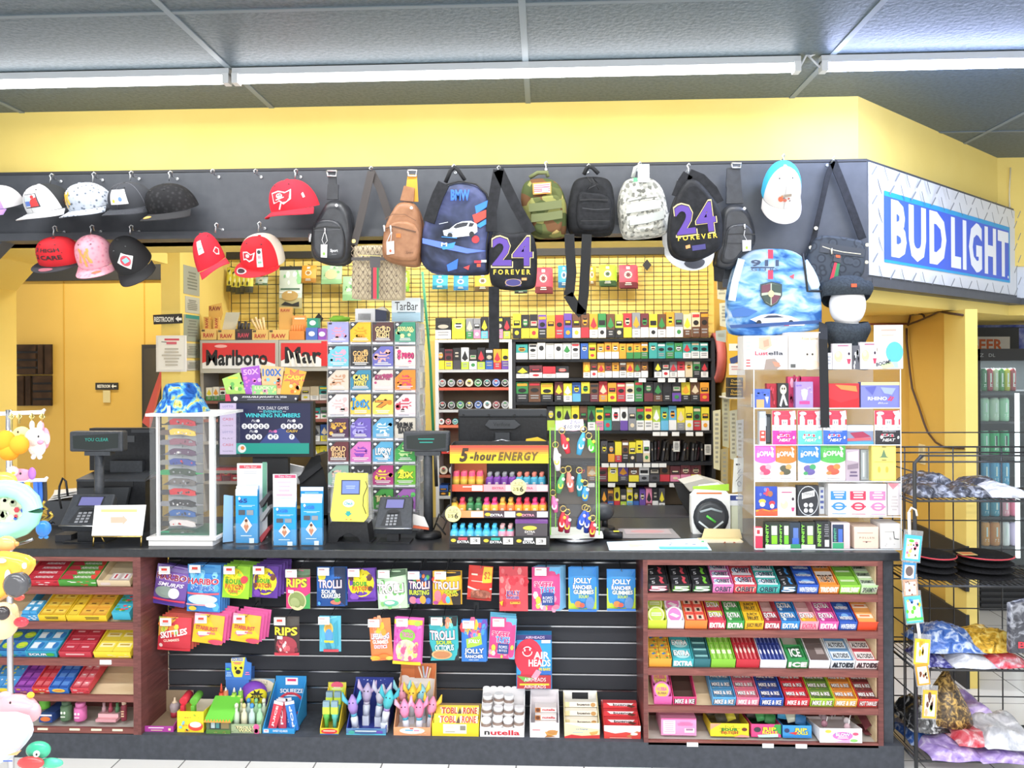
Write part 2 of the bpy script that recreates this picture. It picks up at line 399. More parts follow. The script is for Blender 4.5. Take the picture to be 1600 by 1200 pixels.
# ---------------------------------------------------------------- light
def area(name, loc, size, rot, power, col=(1, 1, 1)):
    l = bpy.data.lights.new(name, 'AREA'); l.shape = 'RECTANGLE'; l.size, l.size_y = size; l.energy = power; l.color = col
    o = bpy.data.objects.new(name, l); COL.objects.link(o); o.location = loc; o.rotation_euler = rot; return o
ztube = ZCEIL - .045
def tube_lamp(px0, px1, Y, label, e='fff:e14', X0=None, X1=None, lamp=60, col=(1, 1, 1)):
    a, b = (X0, X1) if X0 is not None else (pX(px0, Y), pX(px1, Y))
    t = T('tube_light', label, 'light', 'added tube lights along the ceiling' if X0 is not None else None)
    h = t.part('housing'); h.box(a, b, Y - .016, Y + .016, ztube + .014, ZCEIL - .004, 'c8ccd0')
    d = t.part('diffuser'); d.tube([(a + .02, Y, ztube), (b - .02, Y, ztube)], .017, e, 12)
    for x in (a, b - .025): t.part('end_cap').box(x, x + .025, Y - .02, Y + .02, ztube - .02, ztube + .02, 'd8dadc')
    area('lamp', ((a + b) / 2, Y, ztube - .02), (b - a, .05), (0, 0, 0), lamp, col)
YT = 3.05
tube_lamp(-60, 362, YT, 'white tube light on the ceiling, first of the row above the black caps', lamp=7)
tube_lamp(367, 1252, YT, 'longest white tube light on the ceiling, over the hanging backpacks', lamp=14)
tube_lamp(1284, 1800, YT, 'bluish-white tube light on the ceiling near the beer banner', 'c4d0ff:e42', lamp=22, col=(.62, .72, 1))
for Y, q in ((1.2, 95), (-.8, 125), (-3, 190)): tube_lamp(0, 0, Y, 'added unseen tube light on the shop ceiling in front of the counter', X0=-2.8, X1=2.8, lamp=q)  # unseen rows added to light the counter front and under the soffit
t = T('tube_light', 'added unseen tube light on the ceiling behind the black band', 'light'); t.b.box(-1.4, 1.0, 4.2, 4.26, 2.8, 2.88, 'fff:e6')  # unseen fixture added, with the lamp below, to brighten the back shelves
area('lamp', (-.2, 4.15, 2.79), (2.6, .12), (math.radians(14), 0, 0), 50)
area('lamp', (-3.0, 4.9, 2.79), (.9, .1), (0, 0, 0), 20, (1, .96, .88))  # fill lamp added over the hall, no fixture built
T('cable', 'short white cable looped between two ceiling tube lights', 'cable').b.tube([(pX(1252, YT), YT, ztube)] + [V((pX(x, YT), YT - .01, pZ(y, YT))) for x, y in ((1262, 96), (1278, 90), (1282, 93), (1268, 99), (1262, 97))] + [(pX(1284, YT), YT, ztube)], .004, 'd0d4da')
w = bpy.data.worlds.new('daylight'); S.world = w; w.use_nodes = True
w.node_tree.nodes['Background'].inputs[0].default_value = (.93, .97, 1, 1); w.node_tree.nodes['Background'].inputs[1].default_value = 1.0
S.view_settings.view_transform = 'Standard'; S.view_settings.look = 'None'; S.view_settings.exposure = .22; S.view_settings.gamma = 1
# ---------------------------------------------------------------- beer banner on the angled band
def slantmap(off=.0):
    n = V((SD.y, -SD.x, 0)); o = E0 + n * off; L_ = sl
    def fn(u, v, k): return V((o.x + SD.x * L_ * u / 100, o.y + SD.y * L_ * u / 100, zb1 - .012 - (zb1 - .012 - zl1) * v / 100)) + n * (.0006 * k)
    return fn
t = T('banner', 'blue beer banner on silver diamond plate wrapping the angled end of the black band', 'banner')
f = slantmap(.004); n = V((SD.y, -SD.x, 0)) * .003
bp = t.part('plate'); bp.prism([f(.6, 0, 0), f(99.4, 0, 0), f(99.4, 97, 0), f(.6, 97, 0)], -n, 'e4e6ea:b')
rr = random.Random(3); s = ''
for i in range(17):
    for j in range(8):
        u, v = 3 + i * 5.8 + (j % 2) * 2.9, 6 + j * 12.6
        if 8 < u < 92 and 20 < v < 83 or u > 98 or v > 95: continue
        a = 1.2 if (i + j) % 2 else -1.2
        s += f'p 868a92 {u+1.3} {v-5} {u+1.7} {v-4} {u-.9} {v+5} {u-1.3} {v+4};' if a < 0 else f'p 5c6068 {u-1.2} {v-6.5} {u-.8} {v-6} {u+.1} {v} {u+1.4} {v+6.5} {u+1} {v+6} {u-.3} {v};'
bp.art(f, s)
pn = t.part('panel', label='blue panel with white lettering'); f2 = slantmap(.006)
pn.art(f2, 'r 8 21 93 84 1fa3dd;r 8 25.5 92 81.5 3d63d8;tB 28 53 33 52 f6f8fc BUD;tB 69.5 53 44 52 f6f8fc LIGHT;e 91 78 .6 1.6 f6f8fc')
t2 = T('banner', 'strip of silver diamond plate banner past the banner corner', 'banner')
t2.b.box(E1.x, E1.x + 1.2, E1.y - .004, E1.y, zl1, zb1 - .012, 'd2d8e2:b')
T('cable', 'thin white cable running down the yellow wall above the banner corner', 'cable').b.tube([P(1579, 262, W1.y - .01), P(1577, 300, W1.y - .01), P(1578, 338, W1.y - .02)], .004, 'e8e0c0')
# ================================================================ counter, cabinets, slat wall
zc = P(800, 860.8, YC).z; zcb = P(800, 874, YC).z
top = noisy('black_laminate', [(.4, '26282b'), (.7, '303237')], 60, .3, 0, 5, spec=.5)
dark = noisy('charcoal_board', [(.35, '43464c'), (.7, '4c4f56')], 40, .6, .05)
YSL = 3.485
xcr = pX(1405, YC)
t = T('worktop', 'long black laminate counter top carrying the registers and displays', 'counter')
t.b.bev = .004; t.b.box(-3.4, xcr, YC, 3.92, zcb, zc, top)
kz = P(800, 1157.5, YC).z
kz = P(800, 1157.5, YC).z
t = struct('baseboard_counter'); t.b.box(-3.4, pX(1410, YC), YC + .004, YSL + .06, 0, kz, dark)
T('counter_end', 'black board closing the counter end beside the wire rack', 'board').b.box(pX(1383, YC), pX(1398, YC), YC + .03, 3.9, kz, zcb, dark)
# slat wall
xsl0, xsl1 = pX(217, YC), pX(1003, YC)
t = T('slat_panel', 'black slatted display panel with silver grooves between the two wooden candy cabinets', 'display panel')
pb_ = t.part('panel'); pb_.box(xsl0, xsl1, YSL, YSL + .03, kz, zcb, dark)
gs = [pZ(877 + 24.9 * i, YSL, 850) for i in range(10)]
pb_ = t.part('panel_face')
for i, z in enumerate(gs):
    z2 = gs[i + 1] + .005 if i < 9 else kz
    pb_.box(xsl0, xsl1, YSL - .009, YSL, z2, z - .005, '303238:k')
for z in gs: t.part('groove_rail').box(xsl0, xsl1, YSL - .011, YSL - .002, z - .005, z + .001, 'b9bcc0:x')
# cabinets: open fronted wooden cases with sloping shelves
LB, LW = {}, {}
def cabinet(px0, px1, ix0, ix1, lips, label, side_w):
    t = T('candy_cabinet', label, 'cabinet')
    x0, x1 = pX(px0, YC), pX(px1, YC); i0, i1 = pX(ix0, YC), pX(ix1, YC)
    ztop = zcb; zbot = kz
    t.part('back').box(x0, x1, 3.475, 3.484, zbot, ztop, wood)
    for a, b in ((x0, i0), (i1, x1)):
        if b - a > .005: t.part('side').box(a, b, YC + .003, 3.474, zbot, ztop, wood)
    for a, b in ((i0, i0 + .003), (i1 - .003, i1)): t.part('liner').box(a, b, YC + .02, 3.474, zbot, ztop, maple)
    t.part('top_rail').box(i0, i1, YC + .003, YC + .03, lips[0], ztop, woodx)
    for k, (za, zb) in enumerate(lips[1:]):
        t.part('shelf_lip').box(i0, i1, YC + .004, YC + .018, zb, za, woodx)
        s = t.part('shelf')
        if k < len(lips) - 2:
            s.hexa([(i0, YC + .018, zb), (i1, YC + .018, zb), (i1, 3.474, zb + .09), (i0, 3.474, zb + .09)], [(i0, YC + .018, zb + .006), (i1, YC + .018, zb + .006), (i1, 3.474, zb + .096), (i0, 3.474, zb + .096)], maple)
        else: s.box(i0, i1, YC + .018, 3.474, zbot + .004, zb + .006, 'c9c3bb')
    return t
zy_ = lambda y: P(1190, y, YC).z
zl_ = lambda y: P(120, y, YC).z
rl = [(929, 940), (986, 997), (1046.5, 1057.5), (1106, 1116), (1160, 1167)]
ll = [(918, 929), (973, 984), (1030, 1041), (1087, 1097), (1138, 1146)]
cabinet(1003, 1378, 1010, 1370, [zy_(884)] + [(zy_(a), zy_(b)) for a, b in rl], 'wooden gum cabinet with five shelves at the end of the counter beside the wire rack', 0)
cabinet(-260, 212, -250, 205, [zl_(877)] + [(zl_(a), zl_(b)) for a, b in ll], 'wooden chocolate and candy cabinet beside the plush toy rack', 0)
T('wooden_divider', 'cherry wood divider between the slats and the chocolate cabinet', 'board').b.box(pX(212, YC), pX(217, YC), YC + .003, YSL - .012, kz, zcb, wood)
# ================================================================ candy on pegs
chrome = 'c4c8cc:x'
def bag(rect, base, art, label, Y=3.345, n=0, tilt=0, tag='f4f4f2', tagx=30, back=None, blabel=None, bul=.014, step=(.004, .016, -.002), peg=True, cut=0, cat='candy bag', name='candy_bag'):
    x0, y0, x1, y1 = rect
    a, b = P(x0, y0, Y), P(x1, y1, Y); W, H = b.x - a.x, a.z - b.z
    t = T(name, label, cat)
    def shape(sg, e=0):
        def fn(u, v):
            h = max(0, 1 - abs(2 * u - 1) ** 3.2) * max(0, min(1, (v - .05) / .22, (.96 - v) / .22)) ** .7
            w = .004 * math.sin(u * 9 + v * 4)
            return V((a.x + W * u, Y - sg * (bul * h + w * .4 * h) - e, a.z - H * v))
        return fn
    f, g = shape(1), shape(-.5)
    t.b.surf(f, 10, 12, base); t.b.surf(lambda u, v: g(u, v) + V((0, .0012, 0)), 6, 8, back or base)
    def am(u, v, k): p = f(u / 100, v / 100); p.y -= .0006 * k; return p
    t.b.art(am, art, 6)
    if tilt: t.rot(P((x0 + x1) / 2, y0, Y), 'Y', tilt)
    if n:
        t2 = T(name, blabel or label, cat, 'bags behind the front one: ' + (blabel or label)[:40])
        t2.b.surf(f, 8, 8, back or base); t2.b.surf(lambda u, v: g(u, v) + V((0, .0012, 0)), 4, 6, back or base)
        if tilt: t2.rot(P((x0 + x1) / 2, y0, Y), 'Y', tilt)
        t2.b.xf(Matrix.Translation(V(step)))
        for i in range(1, n): t2.copy(V(step) * i * 1.0)
    if peg:
        cxp = x0 + (x1 - x0) * .5; c = P(cxp, y0, Y)
        z = c.z - .008; e = 3.474
        h = T('peg_hook', 'metal peg hook holding the ' + ' '.join(re.sub(r'^front ', '', label).replace(',', '').split()[:11]), 'hook')
        h.part('rod').tube([(c.x, e, z + .03), (c.x, Y + .02, z + .006), (c.x, Y - .02, z + .004), (c.x, Y - .03, z + .012)], .0022, 'a0a4a8:x')
        h.part('bracket').box(c.x - .012, c.x + .012, e - .004, e + .002, z + .012, z + .045, '3a3c40')
        if tag:
            q = h.part('price_tag'); tx = a.x + W * tagx / 100 - .024; ty = Y - .034
            q.box(tx, tx + .05, ty, ty + .001, z - .02, z + .014, tag)
            q.art(uvm_((tx, ty, z + .014), (.05, 0, 0), (0, 0, -.034)), ('r 25 25 75 55 e2483a;' if 'four' in label or x0 < 440 else 'n 10 20 60 40 1 c87878;') + 'n 10 60 90 92 2 b8b8b8')
    return t
def gum(*a): return bag(*a)
D1 = 'front %s hanging on the upper row of pegs%s'
U = ', upper peg row'
FL = 'd 8 12 92 92 14 9 '
bag((247, 884, 298, 946), '6d4a9c', 'r 0 0 100 14 8d78b8;r 0 14 100 40 7a55a8;u 50 27 92 14 8e1f3c f4eef0 HARIBO;tbi 52 46 80 10 e8e0ee SMURFS;e 40 66 34 15 8a9a90;e 66 66 16 14 eceaf0;r 0 84 100 89 d8385c;r 0 90 100 100 4a2f90', 'front purple gummy bag with a white cat face' + U, n=4, tilt=9, back='5a3f9a', blabel='purple gummy bag behind the front purple one at the wooden panel end', step=(.004, .018, -.004))
bag((294, 882, 346, 956), '2f86d0', 'r 0 0 100 16 4a9ad8;d 5 15 95 95 22 9 5ab4ea 2a70c0 8ad0f0;u 50 34 92 12 c8203c f4f4f4 HARIBO;u 50 48 70 9 3a6ac0 dfeefc SMURFS;r 2 58 98 62 e05a6a;e 50 72 44 11 c8e6f4;e 75 84 16 5 f4f6f8;e 20 92 12 5 e8c838;r 0 82 60 85 f0a0a8', 'tall front blue gummy bag with white and red lettering' + U, n=4, tilt=2, back='3a80c8', blabel='blue gummy bag behind the front tall blue one')
bag((350, 884, 392, 935), '9ad428', 'e 46 50 42 42 f0e020;s 46 50 36 40 20281a;s 46 50 33 37 f2e220;u 46 46 62 14 64b428 1c2014 SOUR;u 46 62 66 13 f08a28 3a1a10 PATCH;u 46 75 36 8 d83a4a f0e020 KIDS;e 84 38 12 12 e8404a', 'front lime green sour candy bag with yellow burst' + U, n=3, tilt=4, back='8ccc20', blabel='lime green sour candy bag behind the front one', step=(.008, .016, .003))
bag((396, 884, 436, 934), '5c2c98', 'e 50 48 46 42 f4e020;s 48 48 34 36 2a2418;s 48 48 31 33 f4e020;u 48 44 54 12 5aae2c 201c10 SOUR;u 48 58 58 12 e87428 301810 PATCH;e 18 36 7 9 6a3a28;e 84 32 9 10 6a3a28;e 14 60 8 8 6a3a28;e 24 84 14 12 7a40b0;n 57 74.5 91 81.5 1 3a2a60', 'front yellow and purple sour candy bag next to the lime green one' + U, n=4, tilt=3, back='5a2a94', blabel='purple sour candy bag behind the front one next to the lime green bag', step=(.009, .016, .004))
bag((447, 889, 485, 951), 'e0387c', 'r 0 0 100 18 6a8a6a;r 0 14 100 20 4a5a3a;p 3aa050 74 70 100 60 100 100 60 100;u 46 33 86 20 f4e63c 3a7a2c RIPS;e 48 78 38 26 d8d4a0;e 48 78 34 23 8a9a5a;e 40 82 20 13 a8b478;r 12 50 36 58 f4f4f6', 'pink and green sour candy bag with a clear oval window' + U)
bag((495, 886, 540, 947), '1d62b4', 'p 162a50 60 0 100 0 100 100 76 100;p 0e4a94 0 60 60 70 100 100 0 100;e 20 22 14 10 e8d83c;u 48 41 82 20 f6d8e4 2a1a4a TROLLI;u 46 60 54 9 f4f4f4 10284a SOUR;u 52 71 66 11 f4f4f4 10284a CRAWLERS;e 68 88 18 7 e07a6a;e 74 82 10 6 4aa84a;e 10 92 5 5 4aa0e0', 'dark blue gummy worm bag with pink lettering' + U, n=1, blabel='dark blue gummy worm bag behind the front one')
bag((542, 888, 586, 939), '6a3aa8', 'e 50 44 46 42 f4e020;s 48 46 32 34 2a2418;s 48 46 29 31 f4e020;u 48 44 52 12 5aae2c 201c10 SOUR;u 48 58 56 12 e87428 301810 PATCH;e 16 26 8 9 5a3228;e 82 26 9 10 5a3228;e 84 60 8 8 5a3228;e 26 84 16 12 8a50c0;r 0 93 100 100 5a2a98', 'yellow and purple sour candy bag between two gummy worm bags' + U, n=1, tilt=-2, blabel='purple sour candy bag behind the one between two gummy worm bags')
bag((588, 890, 634, 951), 'bfe0b8', 'p 4a6a4a 0 0 100 0 100 14 0 22;e 50 60 46 34 d8f0d0;d 4 30 96 96 20 7 8ac878 f2f6f0 6ab060;u 46 46 90 22 fbe4ee 2a2030 TROLLI;n 24 60.5 84 71.5 2 f0f4f0;e 46 84 26 9 6ac0a0;e 42 82 17 5 f4f4f4', 'pale green gummy bag with big white lettering' + U, n=1, blabel='pale green gummy bag behind the front one', tilt=-3)
bag((637, 892, 674, 944), '2a2c68', 'd 6 8 94 40 16 9 e87838 3a88d0 d83a8a 48a048;u 50 40 88 22 f8dce6 3a1428 TROLLI;u 50 62 84 14 c8d838 3a1a50 BURSTING;e 24 86 16 12 f08090;e 48 88 14 10 b060c8;e 66 84 13 14 f4a83c;e 88 88 10 10 4a68c8', 'navy gummy bag with colourful fruit blobs' + U, n=1, blabel='navy gummy bag behind the front one')
bag((676, 892, 720, 945), 'f0b820', 'p 241c1c 40 0 100 0 100 12 50 16;p 2a201c 64 64 100 54 100 100 72 100;d 4 10 40 30 8 9 e8482c f4e23c;u 48 40 90 22 f9dce8 3a1428 TROLLI;u 66 58 46 10 c8e03a 3a5a1a SOUR;u 70 68 44 9 f4d83c 6a2a10 SQUAD;e 20 72 13 18 f47a8a;e 44 78 10 16 f05a6a;e 56 82 8 12 5ac0d8;e 12 92 10 6 b04890', 'yellow and black gummy bag with pink worm shapes' + U, n=1, blabel='yellow and black gummy bag behind the front one')
bag((733, 884, 771, 938), 'd8352a', 'p f0c838 62 2 98 2 98 46 58 46;t 78 26 24 22 d8352a $2;n 11 21.5 41 30.5 1 f4e4d0;n 10 41.5 66 46.5 1 f0c0b0;p e8e4dc 0 60 40 66 100 62 100 66 40 71 0 65;e 56 80 42 14 9a5a48;d 20 72 94 90 16 7 b8705a 8a4a38;r 0 93 100 97 a02018', 'red chewy candy bag with a yellow corner price flash' + U, n=0, tilt=4, tag=None)
bag((780, 885, 825, 955), 'd84852', 'd 6 8 94 90 22 10 e06a70 c83040 e88a88 c02838;u 48 58 48 11 3a2a8a f4f4f6 JOLLY;u 48 67 44 6 4a3a9a f4f4f6 RANCHER;r 38 76 74 82 e8a43a;n 41 77 71 81 1 7a2a1a;p f0c020 0 80 14 74 10 88', 'red hard candy bag with white and navy lettering' + U, tag=None)
t = bag((831, 886, 876, 954), 'e0488a', 'p 6ab4e4 62 0 100 0 100 100 74 100 56 50;d 6 60 94 96 12 8 f29ab8 e8f0f8 c8e058;u 40 38 64 12 d83a78 f8f8fa SWEET;u 54 51 50 15 2a8ad0 f8f8fa TARTS;r 34 60 78 86 23468e;e 56 60 22 5 23468e;t 55 68 34 7 f4f4f8 ROPES;t 55 76 32 6 f4f4f8 BITES;e 22 74 9 9 c8dc48;e 84 90 12 6 e87a98', 'front pink and light blue chewy candy bag' + U, n=3, back='7ab8e0', blabel='pink and light blue chewy candy bag behind the front one' + U, step=(.008, .016, -.001), tag='f4f4f2')
JR = 'p 2f86d8 0 0 100 0 100 44 50 52 0 46;p b8d43a 0 46 50 52 100 44 100 100 0 100;u 50 30 66 14 f8f8fa 223a78 JOLLY;u 50 43 68 9 f8f8fa 223a78 RANCHER;u 54 54 72 9 f8f8fa 3a6a28 GUMMIES;tb 54 64 36 7 c8dc48 SOURS;e 76 80 16 16 6a94c8;e 34 82 12 8 e88a48;e 48 84 9 6 e8604a;r 0 94 100 100 3a7ad0'
bag((888, 886, 932, 955), '3a90d8', JR, 'front blue and lime gummy bag, fuller of the two alike' + U, n=2, blabel='blue and lime gummy bag behind the fuller front one', tag=None, step=(.006, .016, -.002))
bag((948, 889, 993, 954), '3a90d8', JR, 'blue and lime gummy bag at the gum cabinet end' + U, n=0, tag=None)
bag((249, 964, 300, 1016), 'd83a48', 'p f0b048 0 0 60 0 30 30 0 60;p 6ab048 0 0 24 0 0 40;d 4 20 60 60 10 10 f08a3a e8d048 8ac048;p c82838 0 60 100 50 100 100 0 100;ti@-12 50 46 84 20 fbf4f2 SKITTLES;tb@-12 50 46 82 19 fbf4f2 SKITTLES;r 0 92 100 100 c82030;e 12 84 6 6 f0d0c8;tb@-8 46 66 50 8 f8c8b8 GUMMIES', 'front red fruit chew bag on the lower row by the wooden panel', n=5, tilt=3, back='c04838', blabel='red fruit chew bag behind the front one on the lower row', step=(.007, .014, .004))
SB = 'p f2a0c0 0 0 36 0 16 26 0 40;p f4b83c 40 0 100 0 100 70 60 20;u 48 44 74 13 c83048 f4c83a STARBURST;p f0788a 14 66 36 56 54 66 30 76;p f4f0ea 20 58 64 52 60 64 24 70;e 80 90 24 10 e8506a;tb 66 58 26 8 e85a78 MINIS'
bag((305, 960, 352, 1006), 'f4cc28', SB, 'front yellow fruit chew bag beside the red one on the lower row', n=4, tilt=7, back='e85a98', blabel='yellow fruit chew bag behind the front one beside the red bag', step=(.01, .014, .006))
bag((365, 960, 409, 1004), 'f4cc28', SB, 'front yellow fruit chew bag, second of its two stacks on the lower row', n=3, tilt=7, back='e0559a', blabel='yellow fruit chew bag behind the front one of the second stack', step=(.01, .014, .005))
bag((429, 963, 468, 1024), '3a2628', 'r 0 0 100 22 4a4440;u 48 36 92 20 f4e63c 3a2014 RIPS;e 50 74 42 26 a83a48;d 10 60 90 92 14 8 d8606a e8d0d0 7a2838;r 14 48 36 56 f4f4f6;r 0 92 100 100 c8384a', 'black and red sour candy bag with yellow lettering on the lower row', bul=.012)
t = bag((499, 962, 533, 1018), '5ab8d0', 'p 7ad0e0 20 10 80 0 100 60 60 90 10 70;e 46 34 22 17 e8c868;e 46 34 16 12 d8a040;e 48 52 18 18 5a9ae0;r 26 66 70 72 f0d838;p 3a90b0 30 74 50 70 60 96 40 96;p 3aa0b8 70 20 86 10 90 80 76 90;r 20 92 90 100 d84a58', 'small teal squeeze pouch hanging alone on the lower row', bul=.012, tag='f4f4f2')
bag((576, 966, 610, 1032), 'f0884a', 'd 10 4 90 36 14 12 f4c83a f08a5a f4b08a;u 50 40 82 13 f8f8fa 3a5ab0 LIFESAVERS;u 50 53 72 9 f8f4f0 d86a48 GUMMIES;u 50 64 60 8 f8f0f8 c04a90 EXOTICS;e 20 92 24 6 f4b83a;e 60 88 22 6 e88a3a;e 84 94 16 5 f4d05a;e 70 30 12 8 f4a038', 'orange gummy ring bag on the lower row over the pink toy box', tilt=-4)
bag((617, 965, 661, 1038), 'e060b8', 'd 5 10 95 60 30 5 c84aa8 f088d0;r 0 4 100 14 f4d03a;e 50 36 28 14 8ac84a;u 50 34 40 10 e87ab8 4a9a3a TROLLS;e 48 68 38 24 f0d8b8;d 16 52 84 92 20 9 f49ab8 c8e078 f4e8a0 e85a8a;r 0 93 100 100 f4d428;e 84 10 12 5 a8d048', 'magenta gummy bag with yellow bottom seal on the lower row', n=1, tilt=3, blabel='magenta gummy bag behind the front one')
bag((670, 963, 715, 1032), '3ab4bc', 'p 1c2226 0 0 100 0 96 22 0 16;p 1c2226 0 60 10 80 0 100;p 1c2226 100 70 84 100 100 100;d 30 8 80 24 7 9 e88a6a 6ad8c8 f4e08a;u 46 40 86 20 f8dce8 3a1c30 TROLLI;u 52 56 56 8 c8e03a 1a4a4a SOUR;u 52 68 66 13 d8f0f0 14505a OCTOPUS;e 42 84 36 12 e8b880;e 42 84 30 9 c8885a', 'teal and black gummy bag with pink lettering on the lower row', tilt=-2)
bag((721, 968, 760, 1034), '2f7ad0', 'd 4 4 96 40 20 12 e04a58 f0c83a 6a4ab0 e86a98 48a0d8;p a8d048 20 44 80 34 84 56 22 66;u 52 49 48 10 f8f8fa 2a5a1a JOLLY;u 52 73 78 14 f8f8fa 1a2a70 JOLLY;u 52 85 72 8 f8f8fa 1a2a70 RANCHER;tb 50 94 40 4 d8e8f8 HARD CANDY', 'bright blue hard candy bag with lime label on the lower row', n=1, blabel='bright blue hard candy bag behind the front one on the lower row')
bag((767, 965, 808, 1029), 'e0488a', 'p 6ab4e4 60 0 100 0 100 100 80 100 56 50;d 6 70 94 96 10 8 f29ab8 c8e058 e8f0f8;u 42 38 66 12 d83a78 f8f8fa SWEET;u 52 51 52 14 2a8ad0 f8f8fa TARTS;r 34 60 76 86 23468e;t 55 68 32 7 f4f4f8 ROPES;t 55 77 30 6 f4f4f8 BITES;e 18 72 8 8 c8dc48', 'front pink and light blue chewy candy bag beside the red and blue carton', n=2, tilt=4, back='58a8c8', blabel='pink and light blue chewy candy bag behind the front one beside the carton', step=(-.002, .014, .006))
t = T('candy_carton', 'red and blue candy carton with a smiling balloon face standing upright on the slats', 'carton')
t.b.pb(807, 992, 862, 1076, 3.39, .05, '2a8ac8'); t.b.art(pxm(3.39), 'r 807 992 862 1000 3a3a78;t 836 996 30 4 e8d0e8 AIRHEADS;r 808 1000 861 1054 2f9ad8;e 826 1026 22 28 d83048;p d83048 815 1046 838 1046 832 1060 812 1060;tb 846 1024 24 11 f8f8fa AIR;tb 843 1036 34 11 f8f8fa HEADS;tb 851 1046 18 5 f4d83a 90 BARS;r 844 1048 862 1054 2f6ac0;r 808 1055 861 1076 b8303c;p e89ab0 830 1058 838 1046 846 1050 838 1062;p 6ab04a 808 1056 834 1060 820 1066;t 836 1062 34 6 f6e8ea AIRHEADS;r 812 1068 858 1071 e8c83a;t 836 1073 34 5 f6e8ea AIRHEADS;r 846 1000 860 1005 f4f4f4;o 824 1018 8 8 .2 f6e6ea;r 814 1014 834 1018 d83048;e 820 1016 1.2 2 f6e6ea;e 828 1015 1.2 2 f6e6ea')
# ================================================================ trays on the sloping shelves
SLOPE = V((0, .206, .09)).normalized(); SN = V((0, -SLOPE.z, SLOPE.y))
def bars(name, label, cat, grp, x0, x1, o, cols, rows, col, art, L, th=.016, fill=None, lift=0, vert=False):
    """flat packs lying in a grid on a slope starting at o (Y, Z), one object each"""
    w = (x1 - x0) / cols; l = L / rows; first = None; rr = random.Random(len(label))
    for j in range(rows):
        for i in range(cols):
            if fill and (j, i) not in fill and fill != 'all': continue
            q = V((x0 + w * i + .001, 0, 0)) + o + SLOPE * (l * j + .001) + SN * (lift + .001 * rr.random())
            if first is None:
                first = T(name, label, cat, grp); p0 = q
                U = V((w - .002, 0, 0)); A = SLOPE * (l - .003); Nn = SN * th
                first.b.hexa([q, q + U, q + U + A, q + A], [q + Nn, q + U + Nn, q + U + A + Nn, q + A + Nn], col)
                first.b.art(uvm_(q + A + Nn, U, -A), art); first.b.art(uvm_(q + Nn, U, -Nn), 'r 0 0 100 100 ' + col)
            else: first.copy(q - p0)
    return first
def tray(zl, px0, px1, out, lipart, label, pk=None, ins=None, lip=.042, L=.19, Y=3.252, side=None, plabel=None, full=1.0, name='display_box', cat='display box', floor=None):
    x0, x1 = pX(px0, Y), pX(px1, Y); o = V((0, Y, zl)); ins = ins or out; X = lambda x: V((x, 0, 0))
    t = T(name, label, cat); b = t.b; w = .0025; side = side or out
    a, e = o + SN * .002, o + SLOPE * L + SN * .002; h = SN * lip; hs = SN * max(lip, .05)
    b.hexa([X(x0) + a, X(x1) + a, X(x1) + e, X(x0) + e], [X(x0) + a + SN * w, X(x1) + a + SN * w, X(x1) + e + SN * w, X(x0) + e + SN * w], floor or ins)
    for xx, m in ((x0, side), (x1 - w, side)):
        b.hexa([X(xx) + a, X(xx + w) + a, X(xx + w) + e, X(xx) + e], [X(xx) + a + h, X(xx + w) + a + h, X(xx + w) + e + hs, X(xx) + e + hs], m)
    b.hexa([X(x0) + e, X(x1) + e, X(x1) + e + SLOPE * w, X(x0) + e + SLOPE * w], [X(x0) + e + hs, X(x1) + e + hs, X(x1) + e + hs + SLOPE * w, X(x0) + e + hs + SLOPE * w], ins)
    fb = V((0, 0, 0)); A2 = a - SLOPE * w
    b.hexa([X(x0) + A2, X(x1) + A2, X(x1) + a, X(x0) + a], [X(x0) + A2 + h, X(x1) + A2 + h, X(x1) + a + h, X(x0) + a + h], out)
    b.art(uvm_(X(x0) + A2 + h, (x1 - x0, 0, 0), -h), lipart)
    if pk:
        cols, rows, col, art = pk[:4]; fill = pk[4] if len(pk) > 4 else None; th = pk[5] if len(pk) > 5 else .016
        n = rows
        bars('candy_pack', plabel, 'candy', 'packs: ' + plabel[:50], x0 + .004, x1 - .004, a + SLOPE * .004, cols, rows, col, art, L * .96, th, fill, lift=lip * .45)
    return t
RZ = [zy_(a) for a, b in rl]; LZ = [zl_(a) for a, b in ll]
def gumrow(k, items):
    items = [(p0, min(p1, 1474), *r) for p0, p1, *r in items]
    for i, (p0, p1, out, ins, txt, tc, pc, cols, rows, nm, *r) in enumerate(items):
        fill = None; art = None
        for z in r:
            if isinstance(z, set): fill = z
            else: art = z
        lo = f'u 50 52 82 56 {tc} {ins} {txt}' if txt else ''
        pa = art or (f'r 0 0 100 16 {tc};u 50 56 84 52 {tc} {ins} {txt}' if txt else '')
        where = ['top gum shelf', 'second gum shelf', 'third gum shelf', 'fourth gum shelf'][k]
        tray(RZ[k], 990 + p0 * .2563, 990 + p1 * .2563, out, lo, f'{nm} box, {where}', (cols, rows, pc, pa, fill) if cols else None, ins, plabel=f'pack lying in the {nm} box, {where}')
FIVE = 'r 0 0 100 100 1c1c20;p d84a58 60 10 84 30 74 60 84 90 66 90 58 60 66 34;p 8a8a90 8 40 40 30 36 44 10 52;t 24 82 18 30 f0f0f2 5'
FIVG = FIVE.replace('d84a58', '7ac83a'); FIVB = FIVE.replace('d84a58', '3a8ad0')
ORB = 'r 0 74 100 100 f0f0f4;e 18 48 14 32 f4f4f8;e 18 48 9 20 4aa0d0;u 56 48 76 50 1e2a4a f0f0f6 ORBIT'
